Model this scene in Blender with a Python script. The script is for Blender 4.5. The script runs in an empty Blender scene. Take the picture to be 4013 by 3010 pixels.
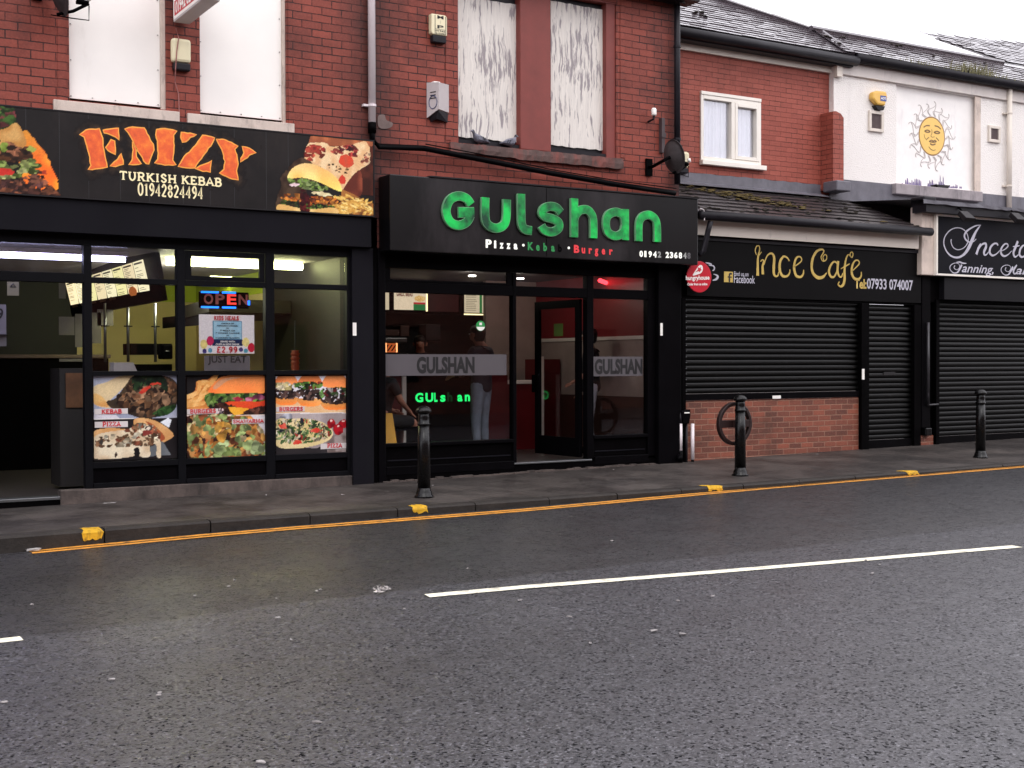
import bpy, math, random
import numpy as np
from mathutils import Vector, Matrix
random.seed(7); rng = np.random.default_rng(7)
SC = bpy.context.scene; COL = SC.collection

# ---------------------------------------------------------------- camera
CX, CY, FPX, K = 2006.5, 1505.0, 5000.0, 4013 / 2212
yaw, pitch, roll = (math.radians(a) for a in (31.16, -0.91, -0.17))
FW = np.array([math.sin(yaw) * math.cos(pitch), math.cos(yaw) * math.cos(pitch), math.sin(pitch)])
_r = np.array([math.cos(yaw), -math.sin(yaw), 0.0]); _u = np.cross(_r, FW)
RT = _r * math.cos(roll) + _u * math.sin(roll); UP = _u * math.cos(roll) - _r * math.sin(roll)
EYE = np.array([0.0, -13.2, 1.4])
cam_data = bpy.data.cameras.new("camera"); cam = bpy.data.objects.new("camera", cam_data); COL.objects.link(cam)
cam_data.sensor_width = 36; cam_data.sensor_fit = 'HORIZONTAL'; cam_data.lens = FPX / 4013 * 36
cam_data.clip_end = 2000; cam_data.clip_start = 0.1
_m = Matrix.Identity(4)
for i in range(3):
    _m[i][0], _m[i][1], _m[i][2], _m[i][3] = RT[i], UP[i], -FW[i], EYE[i]
cam.matrix_world = _m; SC.camera = cam

# ---------------------------------------------------------------- world, sun, exposure
W = bpy.data.worlds.new("World"); SC.world = W; W.use_nodes = True
wn = W.node_tree; wn.nodes.clear()
sky = wn.nodes.new('ShaderNodeTexSky'); sky.sky_type = 'NISHITA'; sky.sun_disc = False
sky.sun_elevation = math.radians(48); sky.sun_rotation = math.radians(150); sky.dust_density = 4; sky.air_density = 1.0
hs = wn.nodes.new('ShaderNodeHueSaturation'); hs.inputs['Saturation'].default_value = 0.12
mxw = wn.nodes.new('ShaderNodeMix'); mxw.data_type = 'RGBA'; mxw.inputs[0].default_value = 0.72
mxw.inputs[7].default_value = (15.6, 15.2, 16.3, 1)
bg = wn.nodes.new('ShaderNodeBackground'); bg.inputs[1].default_value = 0.12
wo = wn.nodes.new('ShaderNodeOutputWorld')
wn.links.new(sky.outputs[0], hs.inputs['Color']); wn.links.new(hs.outputs[0], mxw.inputs[6])
wn.links.new(mxw.outputs[2], bg.inputs[0]); wn.links.new(bg.outputs[0], wo.inputs[0])
sd = bpy.data.lights.new("sun", 'SUN'); sd.energy = 0.5; sd.angle = math.radians(25); sd.color = (1, .97, .93)
sun = bpy.data.objects.new("sun", sd); COL.objects.link(sun)
sun.rotation_euler = (math.radians(42), 0, math.radians(-30))
SC.view_settings.view_transform = 'Standard'; SC.view_settings.look = 'None'
SC.view_settings.exposure = 0.5; SC.view_settings.gamma = 1.0
SC.cycles.sample_clamp_indirect = 4.0

# ---------------------------------------------------------------- projection from the measured view on to the real planes
def ray(dx, dy):
    return FW + (dx * K - CX) / FPX * RT - (dy * K - CY) / FPX * UP
def at(dx, dy, Y=0.0):
    d = ray(dx, dy); p = EYE + (Y - EYE[1]) / d[1] * d; return float(p[0]), float(p[2])
def on_plane(dx, dy, p0, n):
    d = ray(dx, dy); n = np.array(n, float); return EYE + float((np.array(p0) - EYE) @ n / (d @ n)) * d
def proj(p):
    d = np.array(p, float) - EYE; z = d @ FW
    return (CX + FPX * (d @ RT) / z) / K, (CY - FPX * (d @ UP) / z) / K
def crop(x0, y0, s):
    return lambda a, b: ((x0 + a / s) / K, (y0 + b / s) / K)
def RX(x0, y0, x1, y1, Y=0.0):
    a = at(x0, y0, Y); b = at(x1, y1, Y); return a[0], b[0], b[1], a[1]      # X0 X1 Z0 Z1
def z_kerb(X): return float(np.interp(X, [1.8, 3.4, 8.8, 10.9, 14.75, 30], [-.002, .011, .012, .022, .047, .14]))
def z_base(X): return .012 * (max(-10, min(X, 60)) - 2)
def z_pave(X, Y):
    t = max(0, min(1, (Y + 2) / 2)); return z_kerb(X) * (1 - t) + z_base(X) * t
def z_road(X): return float(np.interp(X, [0, 1.8, 3.42, 4.4, 6.7, 9.8, 14.75, 30], [-.16, -.146, -.094, -.078, -.066, -.043, .008, .1]))
def ground(dx, dy, fn):
    z = 0.0
    for _ in range(8):
        d = ray(dx, dy); p = EYE + (z - EYE[2]) / d[2] * d; z = fn(float(p[0]), float(p[1]))
    return float(p[0]), float(p[1]), z

# ---------------------------------------------------------------- objects
ORG = {}
def tag(o, label=None, cat=None, group=None, kind=None):
    if label: o['label'] = label
    if cat: o['category'] = cat
    if group: o['group'] = group
    if kind: o['kind'] = kind
    return o
def thing(name, label, cat, loc=(0, 0, 0), group=None):
    o = bpy.data.objects.new(name, None); COL.objects.link(o); o.location = loc; o.empty_display_size = .1
    ORG[o.name] = Vector(loc); return tag(o, label, cat, group)
class MB:
    def __init__(s): s.v = []; s.f = []; s.m = []; s.cur = 0
    def add(s, vs, fs):
        b = len(s.v); s.v += [tuple(map(float, p)) for p in vs]; s.f += [tuple(b + i for i in f) for f in fs]; s.m += [s.cur] * len(fs); return s
    def box(s, x0, x1, y0, y1, z0, z1):
        v = [(x, y, z) for x in (x0, x1) for y in (y0, y1) for z in (z0, z1)]
        return s.add(v, [(0, 1, 3, 2), (4, 6, 7, 5), (0, 4, 5, 1), (2, 3, 7, 6), (0, 2, 6, 4), (1, 5, 7, 3)])
    def prism(s, pts, y0, y1):                 # outline in X,Z given thickness in Y
        n = len(pts); a = sum(pts[i][0] * pts[(i + 1) % n][1] - pts[(i + 1) % n][0] * pts[i][1] for i in range(n))
        if a < 0: pts = pts[::-1]
        v = [(x, y0, z) for x, z in pts] + [(x, y1, z) for x, z in pts]
        return s.add(v, [tuple(range(n)), tuple(range(2 * n - 1, n - 1, -1))] + [(i + n, (i + 1) % n + n, (i + 1) % n, i) for i in range(n)])
    def slab(s, pts, off):                     # any planar outline in 3D pushed by a vector
        n = len(pts); o = Vector(off); v = [Vector(p) for p in pts] + [Vector(p) + o for p in pts]
        return s.add(v, [tuple(range(n)), tuple(range(2 * n - 1, n - 1, -1))] + [(i + n, (i + 1) % n + n, (i + 1) % n, i) for i in range(n)])
    def tube(s, pts, r, n=8, caps=True):
        pts = [Vector(p) for p in pts]; rings = []; b = len(s.v)
        for i, p in enumerate(pts):
            t = (pts[min(i + 1, len(pts) - 1)] - pts[max(i - 1, 0)]).normalized()
            a = t.cross(Vector((0, 0, 1)) if abs(t.z) < .9 else Vector((0, 1, 0))).normalized(); c = t.cross(a)
            rr = r[i] if isinstance(r, (list, tuple)) else r
            rings.append([p + (a * math.cos(2 * math.pi * k / n) + c * math.sin(2 * math.pi * k / n)) * rr for k in range(n)])
        vs = [q for g in rings for q in g]; fs = []
        for i in range(len(pts) - 1):
            for k in range(n): fs.append((i * n + k, i * n + (k + 1) % n, (i + 1) * n + (k + 1) % n, (i + 1) * n + k))
        if caps: fs += [tuple(range(n))[::-1], tuple((len(pts) - 1) * n + k for k in range(n))]
        return s.add(vs, fs)
    def lathe(s, prof, c=(0, 0, 0), n=20, sx=1, sy=1):
        vs = []; fs = []
        for r, z in prof: vs += [(c[0] + r * sx * math.cos(2 * math.pi * k / n), c[1] + r * sy * math.sin(2 * math.pi * k / n), c[2] + z) for k in range(n)]
        for i in range(len(prof) - 1):
            for k in range(n): fs.append((i * n + k, i * n + (k + 1) % n, (i + 1) * n + (k + 1) % n, (i + 1) * n + k))
        fs += [tuple(range(n))[::-1], tuple((len(prof) - 1) * n + k for k in range(n))]
        return s.add(vs, fs)
    def ribbon(s, pts, w, y0, y1, lift=0.0):   # a flat pen stroke in X,Z with thickness in Y
        P = [np.array(p, float) for p in pts]; L = []; R_ = []
        for i, p in enumerate(P):
            t = P[min(i + 1, len(P) - 1)] - P[max(i - 1, 0)]; t = t / (np.linalg.norm(t) + 1e-9); nn = np.array([-t[1], t[0]])
            ww = (w[i] if isinstance(w, (list, tuple, np.ndarray)) else w) / 2
            L.append(p + nn * ww); R_.append(p - nn * ww)
        n = len(P); v = [(q[0], y0 - lift, q[1]) for q in L] + [(q[0], y0 - lift, q[1]) for q in R_] + [(q[0], y1, q[1]) for q in L] + [(q[0], y1, q[1]) for q in R_]
        f = []
        for i in range(n - 1):
            f += [(i, n + i, n + i + 1, i + 1), (i, i + 1, 2 * n + i + 1, 2 * n + i), (n + i + 1, n + i, 3 * n + i, 3 * n + i + 1)]
        f += [(0, 2 * n, 3 * n, n), (n - 1, 2 * n - 1, 4 * n - 1, 3 * n - 1)]
        return s.add(v, f)
    def build(s, name, mat, parent=None, smooth=False, bevel=0.0, local=False):
        me = bpy.data.meshes.new(name); me.from_pydata(s.v, [], s.f)
        for m in (mat if isinstance(mat, (list, tuple)) else [mat]): me.materials.append(m)
        if max(s.m or [0]) > 0: me.polygons.foreach_set('material_index', s.m)
        if smooth: me.polygons.foreach_set('use_smooth', [True] * len(me.polygons))
        me.validate(); me.update()
        o = bpy.data.objects.new(name, me); COL.objects.link(o)
        if parent is not None:
            o.parent = parent; l = ORG.get(parent.name, Vector((0, 0, 0)))
            if not local: o.location = -l; ORG[o.name] = Vector((0, 0, 0))
            else: ORG[o.name] = l
        if bevel:
            b = o.modifiers.new('bevel', 'BEVEL'); b.width = bevel; b.segments = 2; b.limit_method = 'ANGLE'; b.angle_limit = math.radians(40)
        return o
def box(name, mat, parent, x0, x1, y0, y1, z0, z1, bevel=0.0):
    return MB().box(x0, x1, y0, y1, z0, z1).build(name, mat, parent, bevel=bevel)
def catmull(pts, n=6, closed=False):
    P = [np.array(p, float) for p in pts]; out = []; m = len(P)
    for i in range(m if closed else m - 1):
        p0, p1, p2, p3 = (P[(i + j) % m] for j in (-1, 0, 1, 2)) if closed else (P[max(i - 1, 0)], P[i], P[i + 1], P[min(i + 2, m - 1)])
        for k in range(n):
            t = k / n; out.append(.5 * (2 * p1 + (p2 - p0) * t + (2 * p0 - 5 * p1 + 4 * p2 - p3) * t * t + (3 * p1 - p0 - 3 * p2 + p3) * t ** 3))
    if not closed: out.append(P[-1])
    return out

# ---------------------------------------------------------------- materials
def lin(c):
    return tuple(((x / 255) / 12.92 if x / 255 <= .04045 else ((x / 255 + .055) / 1.055) ** 2.4) for x in c)
class NT:
    def __init__(s, name):
        s.mat = bpy.data.materials.new(name); s.mat.use_nodes = True; s.t = s.mat.node_tree; s.t.nodes.clear()
        s.out = s.n('ShaderNodeOutputMaterial'); s.b = s.n('ShaderNodeBsdfPrincipled'); s.l(s.b.outputs[0], s.out.inputs[0])
        s.pos = s.n('ShaderNodeNewGeometry').outputs['Position']
    def n(s, t, **k):
        x = s.t.nodes.new(t)
        for a, v in k.items(): setattr(x, a, v)
        return x
    def l(s, a, b): s.t.links.new(a, b)
    def noise(s, scale, detail=4, rough=.6, vec=None, stretch=None, fac=True):
        v = vec or s.pos
        if stretch:
            m = s.n('ShaderNodeMapping'); m.inputs['Scale'].default_value = stretch; s.l(v, m.inputs[0]); v = m.outputs[0]
        x = s.n('ShaderNodeTexNoise'); x.inputs['Scale'].default_value = scale; x.inputs['Detail'].default_value = detail; x.inputs['Roughness'].default_value = rough
        s.l(v, x.inputs['Vector']); return x.outputs[0 if fac else 1]
    def ramp(s, fac, stops):
        x = s.n('ShaderNodeValToRGB'); e = x.color_ramp.elements
        while len(e) < len(stops): e.new(.5)
        for i, (p, c) in enumerate(stops): e[i].position = p; e[i].color = (c, c, c, 1) if isinstance(c, (int, float)) else (*c, 1)
        s.l(fac, x.inputs[0]); return x.outputs[0]
    def mix(s, fac, a, b, mode='MIX'):
        x = s.n('ShaderNodeMix', data_type='RGBA', blend_type=mode)
        for sock, v in ((x.inputs[0], fac), (x.inputs[6], a), (x.inputs[7], b)):
            if isinstance(v, (int, float)): sock.default_value = v
            elif isinstance(v, tuple): sock.default_value = (*v, 1) if len(v) == 3 else v
            else: s.l(v, sock)
        return x.outputs[2]
    def math(s, op, a, b=0.0, clamp=False):
        x = s.n('ShaderNodeMath', operation=op, use_clamp=clamp)
        for sock, v in ((x.inputs[0], a), (x.inputs[1], b)):
            if isinstance(v, (int, float)): sock.default_value = v
            else: s.l(v, sock)
        return x.outputs[0]
    def bump(s, h, strength=.5, dist=.01):
        x = s.n('ShaderNodeBump'); x.inputs['Strength'].default_value = strength; x.inputs['Distance'].default_value = dist
        s.l(h, x.inputs['Height']); s.l(x.outputs[0], s.b.inputs['Normal'])
    def set(s, **k):
        for a, v in k.items():
            sock = s.b.inputs[a.replace('_', ' ')]
            if isinstance(v, (int, float)): sock.default_value = v
            elif isinstance(v, tuple): sock.default_value = (*v, 1) if len(v) == 3 else v
            else: s.l(v, sock)
        return s
def paint(name, rgb, rough=.5, amt=.25, scale=6, bump=0.0, spec=.5, metal=0.0, dirt=None, fine=60):
    t = NT(name); c = lin(rgb); n = t.noise(scale, 5); n2 = t.noise(fine, 3)
    f = t.math('MULTIPLY_ADD', n, 1.0); t.t.nodes[-1].inputs[2].default_value = 0.0
    lo = tuple(x * (1 - amt) for x in c); hi = tuple(min(1, x * (1 + amt)) for x in c)
    col = t.mix(t.ramp(n, [(.3, 0.0), (.7, 1.0)]), lo, hi)
    col = t.mix(t.math('MULTIPLY', t.ramp(n2, [(.35, 1.0), (.65, 0.0)]), amt * .6), col, tuple(x * .6 for x in c))
    if dirt: col = t.mix(t.ramp(t.noise(dirt[1], 6, .7, stretch=(1, 1, .35)), [(dirt[2], 0.0), (dirt[2] + .2, dirt[3])]), col, lin(dirt[0]))
    t.set(Base_Color=col, Roughness=t.math('ADD', t.math('MULTIPLY', n2, .15), rough - .07), Metallic=metal)
    t.b.inputs['Specular IOR Level'].default_value = spec
    if bump: t.bump(n2, bump, .005)
    return t.mat
def emit(name, rgb, strength, base=(30, 30, 30)):
    t = NT(name); c = lin(rgb); n = t.noise(14, 3)
    t.set(Base_Color=lin(base), Emission_Color=t.mix(t.math('MULTIPLY', n, .25), c, tuple(x * .6 for x in c)), Emission_Strength=strength); return t.mat
def brick(name, bw, bh, c1, c2, mortar, ms=.006, offx=0.0, offz=0.0, stain=.5, light_mortar=False, grime=(30, 24, 24), soot=()):
    t = NT(name); sp = t.n('ShaderNodeSeparateXYZ'); t.l(t.pos, sp.inputs[0])
    u = t.math('ADD', t.math('ADD', sp.outputs[0], sp.outputs[1]), offx); cb = t.n('ShaderNodeCombineXYZ'); t.l(u, cb.inputs[0])
    wob = t.math('MULTIPLY', t.noise(1.3, 2), .012)
    t.l(t.math('ADD', t.math('ADD', sp.outputs[2], offz), wob), cb.inputs[1])
    nv = t.n('ShaderNodeVectorMath', operation='MULTIPLY_ADD'); t.l(t.noise(22, 3, .6, fac=False), nv.inputs[0]); nv.inputs[1].default_value = (.012, .012, 0); t.l(cb.outputs[0], nv.inputs[2])
    b = t.n('ShaderNodeTexBrick'); b.offset = .5; b.squash = 1
    for a, v in (('Scale', 1.0), ('Mortar Size', ms), ('Mortar Smooth', .35), ('Bias', 0.0), ('Brick Width', bw), ('Row Height', bh)): b.inputs[a].default_value = v
    b.inputs['Color1'].default_value = (*lin(c1), 1); b.inputs['Color2'].default_value = (*lin(c2), 1); b.inputs['Mortar'].default_value = (*lin(mortar), 1)
    t.l(nv.outputs[0], b.inputs['Vector'])
    n1 = t.noise(1.1, 6, .65); n2 = t.noise(9, 5, .7); n3 = t.noise(45, 4)
    col = t.mix(t.math('MULTIPLY', t.ramp(n2, [(.3, 0.0), (.75, 1.0)]), .35), b.outputs[0], lin(tuple(x * .72 for x in c1)))
    col = t.mix(t.math('MULTIPLY', t.ramp(n3, [(.45, 0.0), (.8, 1.0)]), .25), col, lin(tuple(min(255, x * 1.25 + 10) for x in c1)))
    # wide soot patches with their own outline
    col = t.mix(t.ramp(n1, [(.52, 0.0), (.72, stain)]), col, lin(grime))
    # soot and damp streaks running down beside the rainwater pipes
    for x_, w_ in soot:
        dd = t.math('ADD', t.math('DIVIDE', t.math('ABSOLUTE', t.math('SUBTRACT', sp.outputs[0], x_)), w_), t.math('MULTIPLY', t.noise(3.1, 5, .7, stretch=(1, 1, .5)), 1.3))
        col = t.mix(t.math('MULTIPLY', t.math('SUBTRACT', 1.6, dd, clamp=True), .85, clamp=True), col, lin(grime))
    # open joints: mortar missing in places
    miss = t.math('MULTIPLY', b.outputs[1], t.ramp(t.noise(2.6, 5, .7), [(.47, 0.0), (.56, 1.0)]))
    if not light_mortar: col = t.mix(t.math('MULTIPLY', miss, .85), col, (.012, .008, .008))
    t.set(Base_Color=col, Roughness=t.math('ADD', t.math('MULTIPLY', n2, .3), .45))
    t.b.inputs['Specular IOR Level'].default_value = .3
    h = t.math('ADD', t.math('MULTIPLY', b.outputs[1], -1.0), t.math('MULTIPLY', n3, .25)); t.bump(h, .7, .012)
    return t.mat
def glass(name, tint=.9, gloss=.05, rough=.02, dust=.0):
    t = NT(name); tr = t.n('ShaderNodeBsdfTransparent'); tr.inputs[0].default_value = (tint, tint, tint, 1)
    g = t.n('ShaderNodeBsdfGlossy'); g.inputs['Roughness'].default_value = rough; g.inputs[0].default_value = (.8, .8, .85, 1)
    m = t.n('ShaderNodeMixShader'); lw = t.n('ShaderNodeLayerWeight'); lw.inputs[0].default_value = .3
    f = t.math('ADD', t.math('MULTIPLY', lw.outputs[1], gloss * 2), gloss * .4); t.l(f, m.inputs[0]); t.l(tr.outputs[0], m.inputs[1]); t.l(g.outputs[0], m.inputs[2])
    o = m.outputs[0]
    if dust:
        d = t.n('ShaderNodeBsdfDiffuse'); d.inputs[0].default_value = (.5, .48, .5, 1); m2 = t.n('ShaderNodeMixShader')
        t.l(t.math('MULTIPLY', t.ramp(t.noise(5, 6, .7), [(.4, .25), (.7, 1.0)]), dust), m2.inputs[0]); t.l(o, m2.inputs[1]); t.l(d.outputs[0], m2.inputs[2]); o = m2.outputs[0]
    t.l(o, t.out.inputs[0]); return t.mat
def art_mat(name, rough=.45, emi=0.0, gain=1.0):
    t = NT(name); a = t.n('ShaderNodeAttribute'); a.attribute_name = 'art'
    c = t.mix(1.0, a.outputs[0], (gain, gain, gain), 'MULTIPLY')
    t.set(Base_Color=c, Roughness=rough)
    t.b.inputs['Specular IOR Level'].default_value = .15
    if emi: t.set(Emission_Color=a.outputs[0], Emission_Strength=emi)
    return t.mat

M = {}
M['brick'] = brick('red_painted_brick', .236, .0850, (143, 69, 56), (120, 57, 47), (78, 34, 29), .0065, stain=.7, soot=((6.15, .5), (10.6, .45)))
M['brick_cafe'] = brick('red_brick_rear', .225, .0752, (158, 82, 68), (144, 72, 60), (108, 50, 43), .004, .03, .02, stain=.25)
M['brick_low'] = brick('brown_brick', .225, .0752, (142, 80, 62), (88, 56, 48), (146, 110, 92), .0075, .06, .01, stain=.7, light_mortar=True, grime=(70, 50, 42))
M['stone_red'] = paint('red_painted_stone', (122, 54, 47), .6, .12, 5, .2)
M['stone_sill'] = paint('flaking_brown_stone', (84, 64, 60), .8, .35, 7, .6, dirt=((128, 66, 58), 6, .5, .8))
M['sill_white'] = paint('weathered_cream_stone', (206, 190, 178), .7, .12, 5, .4, dirt=((112, 98, 92), 5, .52, .8))
M['board_white'] = paint('white_sheet_board', (246, 242, 236), .5, .03, 1.5, dirt=((206, 196, 186), 2.2, .62, .5))
M['char'] = paint('charcoal_paint', (15, 15, 18), .5, .15, 3, spec=.06)
M['char2'] = paint('charcoal_metal', (21, 20, 25), .55, .12, 2, spec=.07, dirt=((24, 24, 27), 3, .5, .6))
M['blk'] = paint('black_paint', (5, 4, 5), .5, .3, 4, spec=.025)
M['blk2'] = paint('black_gloss_paint', (7, 6, 8), .4, .3, 3, spec=.04)
M['iron'] = paint('black_cast_iron_paint', (6, 6, 7), .28, .25, 12, .25, spec=.3)
M['rust'] = paint('dark_brown_iron', (34, 16, 14), .45, .35, 9, .3)
M['dkgrey'] = paint('dark_grey_plastic', (34, 31, 33), .5, .2, 8, spec=.2)
M['pipe_white'] = paint('white_plastic_pipe', (226, 216, 218), .35, .05, 4)
M['cream'] = paint('cream_plastic', (226, 216, 180), .4, .06, 5, dirt=((170, 160, 130), 9, .6, .4))
M['lead'] = paint('grey_lead_flashing', (98, 96, 104), .5, .2, 5, .4, dirt=((70, 68, 74), 6, .5, .6))
M['concrete'] = paint('stained_concrete', (84, 73, 68), .8, .3, 8, .5, dirt=((34, 28, 26), 3.2, .46, .85))
M['white_frame'] = paint('white_plastic_frame', (236, 230, 220), .35, .04, 4)
M['fascia'] = paint('cream_fascia_board', (214, 204, 192), .5, .05, 3, dirt=((90, 84, 84), 3, .62, .7))
M['gutter'] = paint('dark_gutter', (30, 28, 33), .45, .25, 6, spec=.2)
M['tile'] = paint('dark_roof_tile', (44, 38, 39), .42, .35, 9, .5, spec=.5, dirt=((76, 70, 72), 12, .55, .6))
M['tile_up'] = paint('wet_roof_tile', (70, 62, 68), .2, .35, 9, .12, spec=1.0, dirt=((104, 92, 92), 10, .55, .5))
_cb = [n for n in M['tile_up'].node_tree.nodes if n.type == 'BSDF_PRINCIPLED'][0]; _cb.inputs['Coat Weight'].default_value = .6; _cb.inputs['Coat Roughness'].default_value = .12; _cb.inputs['Coat IOR'].default_value = 1.8
M['moss'] = paint('moss', (88, 74, 34), .9, .4, 20, .8)
M['mossdk'] = paint('dark_moss', (44, 38, 28), .9, .4, 20, .8)
M['dish_grey'] = paint('weathered_dish_grey', (62, 57, 58), .6, .3, 9, spec=.2)
M['steel'] = paint('stainless_steel', (120, 122, 124), .3, .1, 5, metal=.8)
M['steel_dk'] = paint('dull_steel', (40, 38, 35), .4, .2, 5, metal=.4, fine=12)
M['timber'] = paint('brown_counter', (92, 74, 62), .5, .2, 6)
M['fleck'] = paint('dull_litter', (150, 146, 144), .8, .2, 30)
M['paper'] = paint('paper', (196, 190, 186), .7, .08, 20)
M['red_wall'] = paint('red_wall_panel', (128, 22, 32), .4, .12, 2)
M['red_dk'] = paint('dark_red_panel', (92, 12, 18), .35, .15, 2)
M['tile_wall'] = paint('pale_wall_tiles', (168, 152, 144), .35, .12, 4)
M['ceil'] = paint('grey_ceiling', (168, 160, 168), .7, .1, 2)
M['floor_dk'] = paint('dark_floor', (66, 61, 58), .3, .3, 5)
M['lime'] = paint('lime_wall', (186, 206, 46), .6, .05, 2)
M['creamwall'] = paint('cream_wall', (226, 208, 144), .6, .08, 2)
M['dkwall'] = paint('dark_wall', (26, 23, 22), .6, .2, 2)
M['glass'] = glass('shop_glass', .9, .05)
M['glass_hi'] = glass('dusty_transom_glass', .88, .05, .08, .04)
M['glass_up'] = glass('window_glass', .93, .25, .05)
M['frost'] = paint('frosted_vinyl', (80, 75, 79), .6, .06, 3)
M['ink'] = paint('black_vinyl', (18, 16, 18), .5, .2, 9)
M['white_ink'] = paint('white_vinyl', (238, 234, 228), .5, .03, 9)
M['cream_ink'] = paint('cream_print', (250, 236, 186), .5, .05, 9)
M['gold'] = paint('gold_vinyl', (196, 168, 88), .4, .12, 5)
M['silver'] = paint('silver_vinyl', (186, 184, 196), .4, .1, 5)
M['red_ink'] = paint('red_print', (196, 40, 52), .5, .08, 9)
M['green_ink'] = paint('green_print', (30, 140, 66), .5, .1, 9)
M['dim_ink'] = paint('dirty_grey_letters', (92, 90, 92), .6, .2, 9)
M['yellow_plastic'] = paint('yellow_plastic', (214, 156, 20), .45, .08, 6)
M['line_y'] = paint('yellow_road_paint', (216, 146, 50), .6, .2, 9, .5, dirt=((84, 66, 46), 9, .50, .9), fine=140)
M['line_k'] = paint('yellow_kerb_paint', (206, 160, 40), .7, .2, 9, .5, spec=.2, dirt=((52, 44, 32), 18, .5, .95), fine=140)
M['line_w'] = paint('white_road_paint', (236, 232, 208), .6, .08, 9, .5, dirt=((110, 106, 102), 7, .50, .8), fine=140)
M['denim'] = paint('pale_denim', (128, 138, 152), .8, .15, 12, .2)
M['navy'] = paint('dark_jacket', (34, 32, 44), .8, .2, 12, .2)
M['blackcloth'] = paint('black_cloth', (20, 19, 22), .85, .2, 12, .2)
M['whitecloth'] = paint('white_trousers', (176, 172, 184), .8, .1, 12, .2)
M['skin'] = paint('skin', (176, 122, 100), .55, .08, 9)
M['hair'] = paint('dark_hair', (20, 15, 13), .6, .3, 60)
M['pigeon'] = paint('pigeon_grey', (112, 112, 124), .7, .25, 30)
M['pigeon_dk'] = paint('pigeon_dark', (40, 40, 50), .6, .25, 30)

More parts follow.
